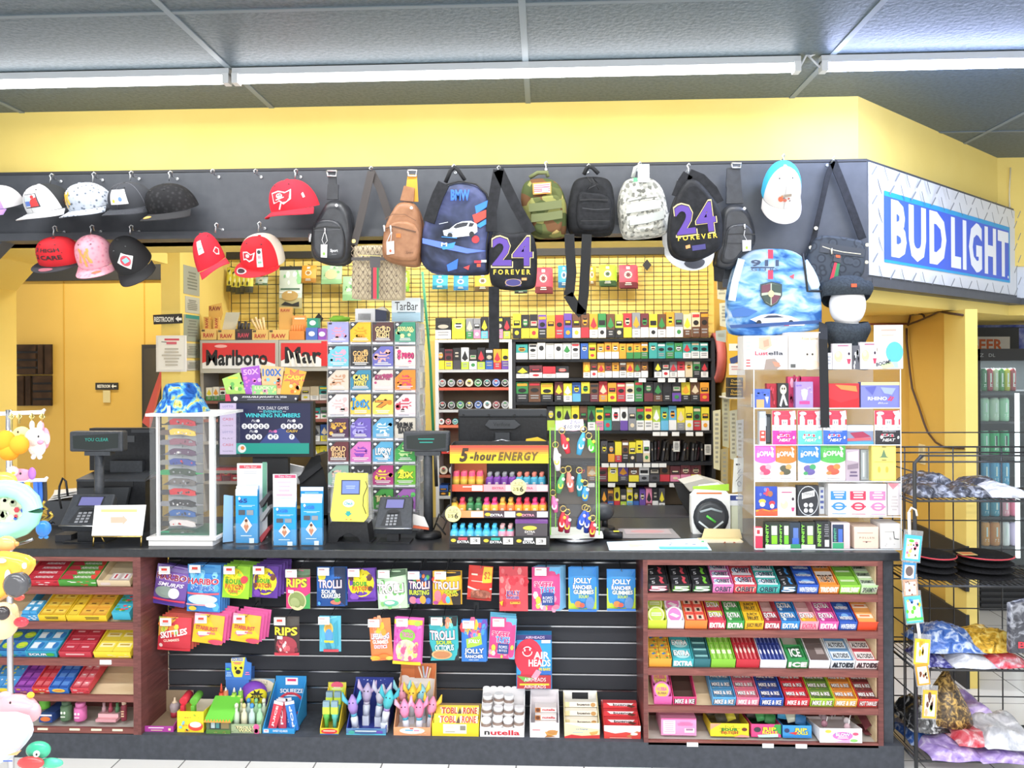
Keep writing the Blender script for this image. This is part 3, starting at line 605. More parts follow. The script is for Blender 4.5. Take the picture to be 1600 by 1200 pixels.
gumrow(0, [
 (78, 205, '18181b', 'd82a60', '5', 'f0f0f2', '1c1c20', 1, 3, 'black and pink gum', FIVE),
 (222, 340, '18181b', '78c828', '5', 'f0f0f2', '1c1c20', 1, 3, 'black gum with lime lid and red swirl', FIVE),
 (348, 466, '18181b', '48b038', '5', 'f0f0f2', '1c1c20', 1, 3, 'black and green swirl gum', FIVG),
 (472, 596, 'e878b8', 'f0a8d0', 'ORBIT', '1e2a4a', 'e070b4', 1, 4, 'pink gum', ORB),
 (602, 736, 'd84450', 'e8c8b0', 'ORBIT', '1e2a4a', 'd84c58', 1, 3, 'red gum with pale empty back', ORB),
 (742, 878, '2aa8a0', '68c8c0', 'ORBIT', '1e2a4a', '40b0a8', 1, 4, 'teal gum', ORB),
 (884, 982, '18181b', '2a98d8', '5', 'f0f0f2', '1c2430', 1, 3, 'black gum with bright blue lid', FIVB),
 (986, 1112, '2a5ac0', '4a7ad0', 'WINTERFRESH', 'f0f4fa', '2c62c4', 1, 4, 'blue mint gum', 'r 0 70 100 100 1e4aa8;e 50 40 26 20 7ab0e8;u 50 62 84 30 f4f6fa 1e3a80 WINTERFRESH'),
 (1118, 1238, 'e8882a', 'f4d8c4', 'TRIDENT', 'f8f4ea', 'f09838', 1, 2, 'orange gum', 'r 0 0 100 30 f4e8dc;u 50 52 86 46 4a3020 f4e0c8 TRIDENT'),
 (1244, 1366, '90d038', 'f2ecd8', 'DOUBLEMINT', 'f0f6e0', '8ac84a', 1, 3, 'lime green half empty gum', {(0, 0), (1, 0)}, 'r 10 40 90 60 d8ecb8'),
 (1372, 1482, 'b8dca0', 'f0f0e0', 'SPEARMINT', '1c3a28', 'c8e4b0', 1, 4, 'pale green gum', 'r 0 66 100 100 e8f2dc;u 50 46 90 44 1c2a24 e8f4e0 SPEARMINT')])
EX = lambda c, d: f'p {d} 0 60 40 40 70 60 100 40 100 100 0 100;u 48 40 86 46 f6f6f8 30241c EXTRA;e 20 80 10 14 {c}'
gumrow(1, [
 (78, 190, 'c8d838', '90a030', '', 'f4f4f4', '', 0, 0, 'lime green round tin gum'),
 (194, 296, 'f0eaec', 'e8e0e4', '', 'f4f4f4', '', 0, 0, 'white and pink round tin gum'),
 (302, 436, 'f08838', 'e85a38', '', 'f4f4f4', 'e8584a', 2, 4, 'orange cube gum', 'r 14 20 86 80 f4d8c0;r 34 30 64 70 3a2a2a'),
 (446, 548, 'd83a58', 'e8f0d8', 'EXTRA', 'f6f6f8', 'c8d84a', 1, 3, 'red and lime gum', EX('d83a58', 'd84a58')),
 (556, 660, '3aa048', 'e8e4d4', 'EXTRA', 'f6f6f8', '58b060', 1, 3, 'green gum', EX('c8e8c8', '3a9448')),
 (666, 778, 'f4c020', 'f4b81c', 'JUICY FRUIT', '4a3010', 'f4c428', 1, 3, 'yellow fruit gum', 'u 50 34 70 34 3a3020 f4c830 JUICY;u 50 74 70 34 3a3020 f4c830 FRUIT'),
 (784, 882, 'b82a44', 'f2d0cc', 'EXTRA', 'f6f6f8', 'c03a50', 1, 3, 'dark red nearly empty gum', {(0, 0)}, EX('e8a0b0', '98203a')),
 (886, 996, '2a88d0', '8ab8d8', 'EXTRA', 'f6f6f8', '3a90d4', 1, 3, 'sky blue gum', EX('d0e8f8', '2a70b8')),
 (1002, 1112, 'f09ab0', 'f2d2d0', 'EXTRA', 'e84a78', 'f4b8c0', 1, 3, 'pale pink nearly empty fruit gum', {(0, 0)}, EX('f4d83a', 'f0a838')),
 (1118, 1232, 'e05aa8', 'f2c4d8', 'EXTRA', 'f6f6f8', 'e46ab0', 1, 3, 'hot pink gum', {(0, 0), (1, 0)}, EX('f4d0e8', 'c83a90')),
 (1238, 1346, '2a58b8', '3a68c0', 'WINTERFRESH', 'f0f4fa', '2c5cbc', 1, 3, 'dark blue mint gum', 'e 50 36 24 22 7ab0e8;u 50 62 84 30 f4f6fa 1e3a80 WINTERFRESH'),
 (1352, 1480, 'e84a20', 'b83028', '', 'f4f4f4', 'f4b060', 1, 3, 'orange red gum', 'r 6 20 94 60 f8e8d0;n 20 30 80 60 1 e87838')])
gumrow(2, [
 (82, 218, 'f0a838', '5a4838', '', 'f4f4f4', 'd8a83a', 2, 4, 'mixed bright candy', 'd 5 10 95 90 9 14 e84a3a 3a78d0 48a048 f4d83a'),
 (226, 352, '38b0b8', 'f0f0f0', 'EXTRA', 'f6f6f8', '48b4c0', 1, 3, 'turquoise gum with white inside', 'e 50 60 40 34 b8e4e8;u 48 44 86 46 f6f6f8 204850 EXTRA'),
 (356, 454, '2a7078', '38241c', '', 'f4f4f4', '2a6068', 1, 5, 'dark teal stick gum', 'r 4 30 96 60 88c0c0'),
 (460, 606, '88c838', 'b8c888', '', 'f4f4f4', '90d048', 4, 2, 'bright green stick gum', 'r 40 6 60 94 c8e890;r 16 40 84 64 f0f4d8'),
 (612, 752, 'c82838', '8a1c28', '', 'f4f4f4', 'c82c3c', 5, 2, 'red cinnamon stick gum', 'r 40 6 60 94 e8a0a0;e 50 40 30 20 f0d8d0'),
 (758, 916, 'f0f2f6', '1c2a70', '', 'f4f4f4', '26388c', 6, 2, 'navy and white stick gum', 'r 40 6 60 94 8a98d8;e 50 50 24 16 f0f0f4'),
 (924, 1046, '2a8a48', 'f0e4dc', 'ICE', 'f4f6f4', '38a058', 1, 2, 'green ice gum with pale inside', {(0, 0)}, 'p 1c6a38 10 20 90 10 96 80 20 90;u 50 54 60 50 f4f6f4 1c5a30 ICE'),
 (1056, 1180, 'f0f0f2', '4a3c3a', '', '', '6a5a58', 1, 2, 'dark grey mint tin', 'r 50 20 94 60 a89a98'),
 (1188, 1330, 'e8eef4', '2a2c34', 'ALTOIDS', '28303a', '6a9ac8', 1, 3, 'blue mint tin', 'r 6 14 94 86 e4ecf4;u 50 54 76 40 28303a e4ecf4 ALTOIDS'),
 (1336, 1482, 'f0e4e4', '5a2a30', 'ALTOIDS', '30242a', 'c84a58', 1, 3, 'red mint tin', 'r 6 14 94 86 f0e8e8;u 50 54 76 40 30242a f0e8e8 ALTOIDS')])
MK = lambda c: f'r 0 70 100 100 {c};u 50 46 86 40 f4f0f0 3a2a38 MIKE & IKE;d 10 74 90 94 4 5 f4d83a e87878'
gumrow(3, [
 (112, 220, 'e868b0', 'f090c8', '', '', '', 0, 0, 'pink round tape gum'),
 (226, 368, 'e03a78', '4a342c', 'MIKE & IKE', 'f6f0f2', '', 0, 0, 'pink empty chewy candy'),
 (466, 606, '5aa8dc', '4a4a50', 'MIKE & IKE', 'f6f6f8', '4a88b0', 1, 4, 'light blue chewy candy', MK('3a78a0')),
 (612, 748, 'e87090', 'd8a0a8', 'MIKE & IKE', 'f6f0f2', 'd06a7c', 1, 4, 'rose pink chewy candy', MK('b85a70')),
 (756, 896, '2a62c8', '1c3a80', 'MIKE & IKE', 'f6f6f8', '24408c', 1, 4, 'royal blue chewy candy', MK('1a2c68')),
 (908, 1054, 'd82838', 'c82434', 'MIKE & IKE', 'f8f0f0', 'd82c3c', 1, 4, 'red chewy candy', MK('b01c2c')),
 (1060, 1204, 'a8d030', '5a5a28', 'MIKE & IKE', 'f8f8f0', '6a8a38', 1, 4, 'lime chewy candy', MK('4a6a28')),
 (1208, 1344, 'f0b030', 'c8a878', 'MIKE & IKE', 'fff8f0', 'd88838', 1, 4, 'amber chewy candy', MK('b86a20')),
 (1350, 1490, 'd83a34', '6a3a38', 'HOT TAMALES', 'f8ece8', '8a3438', 1, 4, 'dark red cinnamon candy', MK('601c20'))])
# round tins standing in their trays
def tins(k, px0, px1, n, col, face, label, grp, r=.036):
    xm = (pX(990 + px0 * .2563, 3.252) + pX(990 + px1 * .2563, 3.252)) / 2
    t = T('gum_tin', label, 'gum tin', grp)
    c = V((xm, 3.252, RZ[k])) + SLOPE * .045 + SN * .03; ax = (SN - SLOPE * .8).normalized()
    t.b.lathe(c - ax * .012, [(r, 0), (r, .022), (r * .96, .024)], col, 20, ax)
    Wd = ax.cross(V((1, 0, 0))).normalized()
    if Wd.z > 0: Wd = -Wd
    t.b.art(uvm_(c + ax * .0125 - V((r, 0, 0)) - Wd * r, (2 * r, 0, 0), Wd * 2 * r), face)
    for i in range(1, n): t.copy(SLOPE * .062 * i + SN * .004 * i)
tins(1, 78, 190, 3, 'd0dc60', 'e 50 50 46 46 e8f0b0;e 50 50 38 38 b8d040;n 20 39 80 61 2 f0f4e0', 'lime round gum tin standing in its tray on the second gum shelf', 'lime gum tins')
tins(1, 194, 296, 3, 'e8e0e8', 'e 50 50 46 46 f4f0f4;e 50 50 38 38 e078b8;p f4e8f0 20 50 40 40 80 56 60 66', 'pink and white round gum tin on the second gum shelf', 'pink and white gum tins')
tins(3, 112, 220, 3, 'e060b0', 'e 50 50 46 46 f088c8;e 50 50 38 38 e8c848;u 50 44 60 20 e84a98 f4e060 HUBBA;t 50 66 50 12 7a2a60 BUBBA', 'pink and yellow round gum tape on the fourth gum shelf', 'pink gum tapes')
# ---------------------------------------------------------------- chocolate cabinet
def choc(k, items):
    where = ['top', 'second', 'third', 'fourth'][k] + ' shelf of the chocolate cabinet'
    for (p0, p1, out, ins, lipart, pk, nm) in items:
        if out: tray(LZ[k], p0, p1, out, lipart, f'{nm} box on the {where}', pk, ins, plabel=f'pack in the {nm} box, {where}', lip=.03)
        else: bars('candy_bar', f'{nm} on the {where}', 'candy', 'loose candy: ' + nm, pX(p0, 3.25), pX(p1, 3.25), V((0, 3.25, LZ[k])) + SN * .004 + SLOPE * .006, *pk[:4], .17, pk[5] if len(pk) > 5 else .018, pk[4] if len(pk) > 4 else None)
choc(0, [(40, 92, 'c82838', 'b0a088', 'd 5 10 95 90 7 9 f0e0e0 98182c', (1, 6, 'c82c3c', 'tb 50 50 60 50 f4e4e4 AIRHEADS'), 'red taffy bar'),
 (92, 150, '4a9a38', 'b0a088', 'd 5 10 95 90 9 9 e84a4a f0f0e8', (1, 6, '68a848', 'p c83040 0 0 26 0 40 100 0 100;tb 60 50 50 50 f4f4e4 AIRHEADS;p e8483a 80 0 100 0 100 100 90 100'), 'green watermelon taffy bar'),
 (152, 203, 'd8c4a0', 'e0cca8', 'r 10 30 40 80 d8c8c0', (3, 4, 'c8b8b0', 'r 20 10 80 90 e8e4e0;r 40 20 60 80 c03a48', {(0, 1), (0, 2)}), 'plain brown nearly empty taffy')])
choc(1, [(34, 60, '3a9ad0', 'a08c70', 'd 5 10 95 90 6 12 e8f0f8', (2, 5, '48a4d8', 'r 20 20 80 80 e0f0f8', {(0, 0), (0, 1), (1, 0), (1, 1)}, .03), 'light blue small candy'),
 (60, 102, 'f0cc28', 'b09c78', 'n 15 25 85 75 2 2a2014', (2, 4, 'e8b830', 'r 8 30 92 80 f4d858;n 20 40 80 70 1 8a5a1c'), 'yellow honey candy'),
 (104, 122, 'f0cc28', 'c8b890', '', (1, 4, 'f0d040', 'n 20 40 80 70 1 8a5a1c'), 'narrow yellow candy'),
 (122, 166, 'f4cc28', 'd8c8a8', 'n 15 25 85 75 2 2a2014', (2, 4, 'e8a838', 'r 8 30 92 80 f0c048;n 20 40 80 70 1 7a4a1c'), 'golden caramel candy'),
 (174, 202, None, None, '', (1, 3, '3ab0cc', 'd 8 10 92 90 8 14 e84a5a 48a048 f0e848', {(0, 0), (1, 0)}, .04), 'small teal candy pouch')])
choc(2, [(-6, 40, '2a8ac0', '182430', 'd 5 10 95 90 10 8 48b048 2a4ab0', (2, 3, '2f68a8', 'e 50 50 40 34 a8d038;n 20 35 80 65 2 f4e838'), 'blue and green sour candy'),
 (40, 88, '2aa0c0', 'e8eaf0', 'u 40 50 60 40 f0f4f8 1a3a6a SOUR;e 80 50 14 30 48b048', (2, 3, '48a0d8', 'r 10 20 60 80 e8f2f8;e 74 50 18 30 2a78c0'), 'turquoise jelly candy'),
 (92, 142, 'c83848', 'b8a484', 'n 20 30 80 80 1 e8b8b8', (2, 4, 'c02c40', 'n 10 40 90 80 1 e8a8b0;r 0 0 100 12 d85a68'), 'crimson candy bar'),
 (146, 203, 'f4dc38', 'd8c8a0', 'd 8 20 92 80 5 8 f8ecc0', (2, 3, 'f4e048', 'r 10 20 90 60 f8f0b8;n 20 30 80 60 1 c8a840'), 'pale yellow candy')])
choc(3, [(-20, 22, '3a90d0', '2a3a5a', 'e 60 50 30 40 f0d838', (2, 3, '4a98d8', 'd 8 10 92 90 6 14 f0e838 e8f0f8'), 'blue chewy cubes'),
 (22, 50, '8a3aa0', '5a2070', 'd 5 10 95 90 8 12 e8a838 c060d0', (2, 4, '7a2c90', 'r 10 30 90 80 a850b8'), 'purple sour cubes'),
 (50, 76, 'd83a38', 'a02828', 'd 5 10 95 90 8 12 f0a838 f0e0d0', (2, 4, 'c83040', 'r 10 30 90 80 e06a70'), 'red sour cubes'),
 (76, 106, '2a70c8', '3a5a98', 'e 50 45 34 36 f0c848;n 25 33 75 59 2 e84a38', (2, 4, '2a60b8', 'r 10 30 90 80 5a90d8'), 'bright blue sour cubes'),
 (110, 138, 'd8404c', 'c89a90', 'd 5 10 95 90 8 12 f0c0c0 b02838', (2, 4, 'd04a58', 'r 10 30 90 80 e88a90;n 20 40 80 70 1 f4e0e0'), 'rose red candy')])
# bottom shelf of the chocolate cabinet
zs = LZ[4] + .004
t = T('candy_carton', 'navy carton with green jar on the bottom shelf of the chocolate cabinet', 'carton')
a = pX(58, 3.27); c = pX(78, 3.27); t.b.box(a, c, 3.27, 3.4, zs, zs + .035, '2a4a90'); t.b.box(a, c, 3.39, 3.4, zs, zs + .08, '26304a'); t.b.art(uvm_((a, 3.27, zs + .035), (c - a, 0, 0), (0, 0, -.035)), 'r 0 0 100 20 e8e8f0;e 50 56 40 30 e07838')
def jar(px, py, Y, r, h, col, lid, label, art=None, name='candy_jar', cat='candy jar', z=None, part='lid'):
    q = P(px, py, Y)
    if z is not None: q.z = z
    t = T(name, label, cat)
    t.part('jar').lathe(q, [(r * .9, 0), (r, .006), (r, h * .7), (r * .7, h * .78)], col, 16)
    t.part(part).lathe(q + V((0, 0, h * .78)), [(r * .78, 0), (r * .8, h * .2), (r * .5, h * .22)], lid, 16)
    if art: t.part('label').art(uvm_((q.x - r * .7, Y - r * 1.0, q.z + h * .62), (r * 1.4, 0, 0), (0, 0, -h * .5)), art)
    return t
jar(70, 1112, 3.33, .022, .07, '6ab83a', 'c8e8a0', 'bright green candy jar in the navy carton', z=zs + .036)
jar(104, 1132, 3.3, .024, .085, '5a7a58', '48644a', 'dark green monster face candy jar on the bottom shelf', 'e 30 30 14 14 e8f0e0;e 70 30 14 14 e8f0e0;l 20 70 80 70 12 e8f0e0', z=zs)
jar(126, 1132, 3.3, .026, .078, 'e070b0', 'e880bc', 'pink monster face candy jar on the bottom shelf', 'e 30 30 14 14 f8e8f0;e 70 30 14 14 f8e8f0;l 20 70 80 70 12 f8e8f0', z=zs)
jar(194, 1132, 3.3, .012, .09, '8a3040', 'e8c8b0', 'tall thin red lip gloss bottle on the bottom shelf', 'n 10 20 90 90 3 e8c8a0', z=zs, name='bottle', cat='bottle')
t = T('gloss_stand', 'small pink lip gloss stand on the bottom shelf of the chocolate cabinet', 'stand'); x = pX(166, 3.3)
t.b.box(x - .045, x + .045, 3.28, 3.34, zs, zs + .012, 'e8a8b0'); t.b.box(x - .045, x + .045, 3.3, 3.34, zs + .012, zs + .028, 'e8b8bc')
for i, cc in enumerate(('c8a0a8', 'b84a60', '5a8a60')):
    q = T('lip_gloss', ['pale', 'crimson', 'green'][i] + ' lip gloss tube in the small pink stand', 'lip gloss'); q.b.lathe((x - .03 + i * .03, 3.32, zs + .028), [(.009, 0), (.009, .02), (.006, .021), (.006, .04)], cc, 10)
t = T('tag_strip', 'cream price label on the bottom lip of the chocolate cabinet', 'price label', 'cream price labels on the chocolate cabinet')
a = pX(55, YC); zt = P(120, 1138, YC).z; t.b.box(a, a + .045, YC + .001, YC + .0035, zt - .002, zt + .012 - .022, 'f0e8c8')
for p in (105, 139, 172): t.copy((pX(p, YC) - a, 0, 0))
T('tag_strip', 'white price label on the lip under the pale yellow candy', 'price label').b.box(pX(153, YC), pX(171, YC), YC + .001, YC + .0035, LZ[2] - .022, LZ[2] - .003, 'f4f4f0')
# ================================================================ cartons on the plinth in front of the slats
def carton(rect, yb, out, inn, art, label, d=.17, Y=3.262, lo=None, side=None, back=None, backart=None, z=None, name='display_carton', cat='carton', lean=0):
    """open display carton: rect = front face in pixels, yb = pixel height of the back panel, lo = art on the back panel"""
    x0, y0, x1, y1 = rect; a, b = P(x0, y1, Y), P(x1, y0, Y); zb = z if z is not None else kz; zf = b.z; zt = P((x0 + x1) / 2, yb, Y + d).z; w = .003
    t = T(name, label, cat)
    f = t.part('front'); f.box(a.x, b.x, Y, Y + w, zb, zf, out); f.art(uvm_((a.x, Y, zf), (b.x - a.x, 0, 0), (0, 0, zb - zf)), art)
    t.part('bottom').box(a.x, b.x, Y + w, Y + d, zb, zb + w, inn)
    for x, xx in ((a.x, a.x + w), (b.x - w, b.x)):
        t.part('side').hexa([(x, Y + w, zb), (x, Y + d, zb), (x, Y + d, zt - (zt - zf) * .12), (x, Y + w, zf)], [(xx, Y + w, zb), (xx, Y + d, zb), (xx, Y + d, zt - (zt - zf) * .12), (xx, Y + w, zf)], side or out)
    k = t.part('back_panel'); k.box(a.x, b.x, Y + d, Y + d + w, zb, zt, back or inn)
    if backart: k.art(uvm_((a.x, Y + d, zt), (b.x - a.x, 0, 0), (0, 0, zb - zt)), backart)
    t.X0, t.X1, t.Y, t.d, t.zb, t.zf, t.zt = a.x, b.x, Y, d, zb, zf, zt
    return t
kraft = 'b09878'
carton((217, 1135, 271, 1150), 1078, 'b03a9c', '9a8468', 'n 20 18 80 54 1 f0d8e8;e 8 50 4 20 e890d0;n 30 62 74 86 1 f4e0b0;r 86 30 93 70 f4e0b0', 'magenta nearly empty kraft lined carton by the wooden panel', d=.19, side='b03a9c')
q = P(273, 1108, 3.4)
t = T('candy_bottle', 'baby bottle shaped candy lying in the magenta carton', 'candy'); q.z = kz + .004
t.part('bottle').lathe(q, [(.014, 0), (.016, .02), (.02, .03), (.022, .05), (.014, .062)], 'b8a8a8:g', 14); t.part('cap').lathe(q, [(.017, 0), (.017, .024)], 'b83040', 14); t.part('nipple').lathe(q + V((0, 0, .06)), [(.012, 0), (.012, .006), (.005, .012), (.004, .024)], 'e8d0b0', 10)
t = carton((277, 1112, 318, 1147), 1092, 'f0dc28', 'e8e0d0', 'd 5 8 95 40 8 6 e8403a 8ac83a;e 70 70 28 22 e84a3a;e 70 62 22 14 f4f0e0;d 10 50 50 92 8 6 8ac8e8 f4a83a', 'yellow candy carton of small tubs beside the green roofed house box', d=.15)
for i, (cx, cc, nm) in enumerate(((290, 'd8283c', 'red'), (306, '6ab83a', 'green'))):
    q = T('candy_tub', f'{nm} candy tub lying in the yellow carton by the house box', 'candy'); x = pX(cx, 3.33); q.b.lathe((x, 3.29, kz + .12), [(.017, 0), (.017, .06), (.0, .061)], cc, 14, (0, 1, .15)); q.b.box(x - .008, x + .008, 3.28, 3.3, kz + .03, kz + .105, cc)
# house shaped box
t = T('house_box', 'little house shaped candy box with bright green roof', 'carton')
a, b = pX(319, 3.255), pX(357, 3.255); zz = kz; zw = P(340, 1126, 3.255).z; zr = P(340, 1090, 3.33).z
w_ = t.part('wall'); w_.box(a, b, 3.256, 3.36, zz, zw, '5a6a4a'); w_.art(uvm_((a, 3.256, zw), (b - a, 0, 0), (0, 0, zz - zw)), 'r 14 4 60 66 2a3a38;r 20 12 36 58 b8c8c8;r 40 12 54 58 4a8a88;r 62 10 94 60 8a7a50;r 0 70 100 100 5a8a3a;d 4 76 96 96 10 4 d84a3a e8d8a0 3a5a2a')
r_ = t.part('roof'); r_.hexa([(a - .006, 3.245, zw), (b + .006, 3.245, zw), (b + .012, 3.35, zr), (a + .0, 3.35, zr)], [(a - .006, 3.245, zw - .004), (b + .006, 3.245, zw - .004), (b + .012, 3.4, zw), (a + .0, 3.4, zw)], '6ac83a'); r_.art(uvm_((a - .006, 3.245, zw + (zr - zw)), (b - a + .012, 0, 0), (0, 0, zw - zr)), '') 
f_ = t.part('flame_trim'); n = 9
for i in range(n):
    x = a - .006 + (b - a + .012) * i / n; ww = (b - a + .012) / n; f_.prism([(x, 3.243, zw - .003), (x + ww, 3.243, zw - .003), (x + ww / 2, 3.243, zw + .012)], (0, .002, 0), 'e89a3a')
# blue tray with yellow face card behind
t = T('candy_display', 'blue candy display with yellow open mouthed face card, tallest of the group', 'display')
t.part('box').box(pX(350, 3.4), pX(386, 3.4), 3.4, 3.47, kz, P(368, 1050, 3.4).z, '3a70c0')
c_ = t.part('card'); c_.prism([P(x, y, 3.398) for x, y in pairs((352, 1036, 362, 1036, 362, 1028, 384, 1027, 386, 1034, 393, 1036, 392, 1062, 352, 1062))], (0, .003, 0), '3a78c8')
c_.art(pxm(3.398), 'p f0e038 361 1029 383 1027 380 1050 378 1058 366 1058 362 1048;u 371 1031 18 5 3a5ab8 f4f4f8 SQUEEZE;n 363 1035 379 1039 2 d83a78;l 366 1042 370 1043.5 1.4 201810;l 378 1042 374 1043.5 1.4 201810;e 368 1045 1.6 1.6 201810;e 377 1044 1.6 1.6 201810;e 372 1050 4 3.4 201810;r 353 1044 359 1047 48c048;n 353 1050 362 1058 3 a8c8f0;n 382 1050 391 1056 2 e878b0')
for i, (x, cc, nm) in enumerate(((346, 'd8482c', 'orange red pointed'), (353, 'c87a4a', 'amber'), (366, '9acc38', 'lime green'), (376, '7ab83a', 'grass green'))):
    q = T('candy_tube', nm + ' squeeze candy tube standing in the blue display', 'candy'); p = P(x, 1090, 3.36); p.z = kz
    q.part('tube').lathe(p, [(.011, 0), (.012, .08), (.01, .13 + .01 * (i % 2))], cc, 12); q.part('cap').lathe(p + V((0, 0, .135)), [(.007, 0), (.002, .035 if i == 0 else .018)], 'f0e8d8' if i else cc, 10)
    if i > 1: q.part('label').art(uvm_((p.x - .009, p.y - .0135, p.z + .125), (.018, 0, 0), (0, 0, -.06)), 'r 0 0 100 100 c8e060;e 50 40 36 20 f0e838;n 10 60 90 90 2 3a5a2a')
# wax bottles
t = carton((359, 1132, 408, 1151), 1060, '8aa078', 'c8ccc0', 'r 0 0 100 100 a8b890;d 4 20 96 90 12 5 6a8a5a c86a8a e8d8a8;u 50 34 60 30 f4e8b0 5a4a28 TROLLS;u 50 66 44 34 f0e8a8 4a6a3a WAX;d 78 20 96 90 3 9 e85a98', 'green and cream carton of wax bottle candy', d=.17, backart='r 0 0 100 100 6a9ac0;e 50 20 50 20 e8dcc0;u 50 12 50 10 f0e8c8 5a4a28 TROLLS;u 50 22 44 12 f4ecc8 5a5a28 WAX')
B = t
for i in range(4):
    for j in range(2):
        x = B.X0 + .018 + i * .034; p = V((x, B.Y + .03 + j * .05, kz + .004))
        cc = ['c8d8c0', 'e0d8b8', 'c0d8d0', 'a8d8a8'][(i + j) % 4]
        q = T('wax_bottle', f'pale wax bottle candy, {ORD[i]} from the house in the {"front" if j == 0 else "back"} row', 'candy', 'wax bottle candies')
        q.part('bottle').lathe(p, [(.013, 0), (.014, .05), (.012, .068), (.006, .078), (.007, .095)], cc + ':g', 12); q.part('cap').lathe(p + V((0, 0, .093)), [(.0085, 0), (.0085, .012), (.004, .018)], ['e8e8d0', 'd8c88a', '4a98d8', '8ac88a'][(i + j) % 4], 10)
t = T('candy_ball', 'yellow and purple sour candy display ball behind the wax bottles', 'display'); p = P(397, 1082, 3.4)
t.b.box(p.x - .06, p.x + .05, 3.42, 3.46, kz, p.z - .02, '6a4aa8'); t.b.ball(p, .058, .04, .05, '7a3ab0', 18, 10); t.b.ball(p + V((.012, -.012, -.008)), .05, .034, .042, 'f0e020', 18, 10); t.b.art(pxm(3.352), 's 401 1087 12 10 201a14;t 401 1088 11 4 f0e020 SOUR')
# squeeze candy
t = carton((410, 1139, 460, 1150), 1056, '2a98d8', '5ab0e0', 'r 4 14 20 80 f0f4f8;n 6 35 18 65 1 e83a78;tb 56 46 46 50 f0f4f8 SWEET SQUEEZE', 'bright blue carton of squeeze candy tubes', d=.17, back='2088c8', backart='r 32 4 72 22 f4f0f6;n 37 7 67 19 1 e0306c;u 52 38 76 12 f0f6fa 1a5a98 SQUEEZE;n 27 47.5 77 54.5 1 d8ecf8;o 50 70 44 30 .2 d83a48')
B = t
for i, (px, cc, a, tx) in enumerate(((421, 'd83a4c', 14, 'JUICE'), (432, 'c81c34', 8, 'JUICE'), (438, 'd8485c', -4, 'POP'), (450, '1a68c0', -8, 'JUICE'), (457, '2a78c8', -12, 'POP'))):
    q = T('squeeze_tube', f'{"red" if i < 3 else "blue"} squeeze candy tube, {ORD[i if i < 3 else i - 3]} of its colour in the bright blue carton', 'candy'); y = B.Y + .02 + .03 * (i % 2) + .02 * (i == 2); p = V((pX(px, y), y, kz + .003)); w = .017
    q.part('tube').hexa([p + V((-w, .0, 0)), p + V((w, 0, 0)), p + V((w, .02, 0)), p + V((-w, .02, 0))], [p + V((-w * 1.2, .009, .115)), p + V((w * 1.2, .009, .115)), p + V((w * 1.2, .011, .115)), p + V((-w * 1.2, .011, .115))], cc)
    q.part('crimp').box(p.x - w * 1.2, p.x + w * 1.2, p.y + .008, p.y + .012, kz + .115, kz + .128, 'e8e4e8')
    q.part('label').art(uvm_(p + V((-w, .0085, .112)), (2 * w, 0, 0), V((0, -.008, -.1))), f'tb@-90 50 50 90 34 f4f0f2 {tx}')
    q.rot(p, 'Y', a)
# dispensers in yellow carton
t = carton((500, 1138, 529, 1151), 1066, 'e8c828', 'd8cc48', 'e 50 50 44 40 e83a3a;n 15 35 85 65 1 f4f0d0;r 0 88 100 100 3a70c0', 'narrow yellow carton of brush shaped candy dispensers', d=.13, backart='e 50 8 34 10 e05a78;r 10 12 90 60 c8dc48;n 20 12 80 20 2 f4f0e0;n 25 23 75 33 2 e85a98;d 10 40 90 60 6 6 f4f0d0')
for i in range(2):
    for j in range(2):
        q = T('candy_dispenser', f'green brush shaped candy dispenser, {"front" if not j else "back"} row {"near the dolphin box" if i else "away from the dolphin box"}', 'candy'); p = V((t.X0 + .022 + .036 * i, 3.285 + .05 * j, kz + .004 + .02 * j))
        q.part('handle').lathe(p, [(.008, 0), (.009, .05), (.013, .058), (.014, .075)], '5ab048' if i == 0 else '58b8a8', 10); q.part('head').box(p.x - .015, p.x + .015, p.y - .009, p.y + .009, p.z + .075, p.z + .105, 'c8dc48'); q.part('cap').box(p.x - .014, p.x + .014, p.y - .008, p.y + .008, p.z + .105, p.z + .128, '8aa8b8:g')
# dolphin toys
t = carton((541, 1139, 603, 1154), 1058, '5a88b8', '2a3a90', 'r 0 80 100 100 58c0d8;e 50 46 42 42 4a6a98;n 22 28 78 64 1 d8ecf4;e 14 56 8 28 48b0a0;r 76 30 92 70 6a4ab0', 'blue carton of plush tailed dolphin candy toys', d=.17, side='2c3c98', back='28388c', backart='d 4 4 96 50 18 2 d0d8f4 8090d8')
def toy(p, body, fin, cap, label, cat='toy', s=1, lean=0):
    q = T('candy_toy', label, cat)
    q.part('bottle').lathe(p, [(.013 * s, 0), (.014 * s, .035 * s), (.008 * s, .045 * s)], 'd8dce8:g', 12)
    q.part('collar').lathe(p + V((0, 0, .042 * s)), [(.012 * s, 0), (.012 * s, .014 * s)], cap, 12)
    q.part('body').tube([p + V((0, 0, .054 * s)), p + V((0, -.004, .075 * s)), p + V((.003, -.006, .1 * s)), p + V((.002, 0, .122 * s))], [.013 * s, .019 * s, .017 * s, .004], body, 10)
    for sg in (-1, 1): q.part('fin').tube([p + V((sg * .012 * s, -.004, .085 * s)), p + V((sg * .03 * s, -.008, .11 * s)), p + V((sg * .034 * s, -.004, .135 * s))], [.006, .009 * s, .002], fin, 8)
    for sg in (-1, 1): q.part('eye').ball(p + V((sg * .007 * s, -.021 * s, .098 * s)), .003, .002, .003, '201820', 8, 5)
    q.rot(p, 'Y', lean)
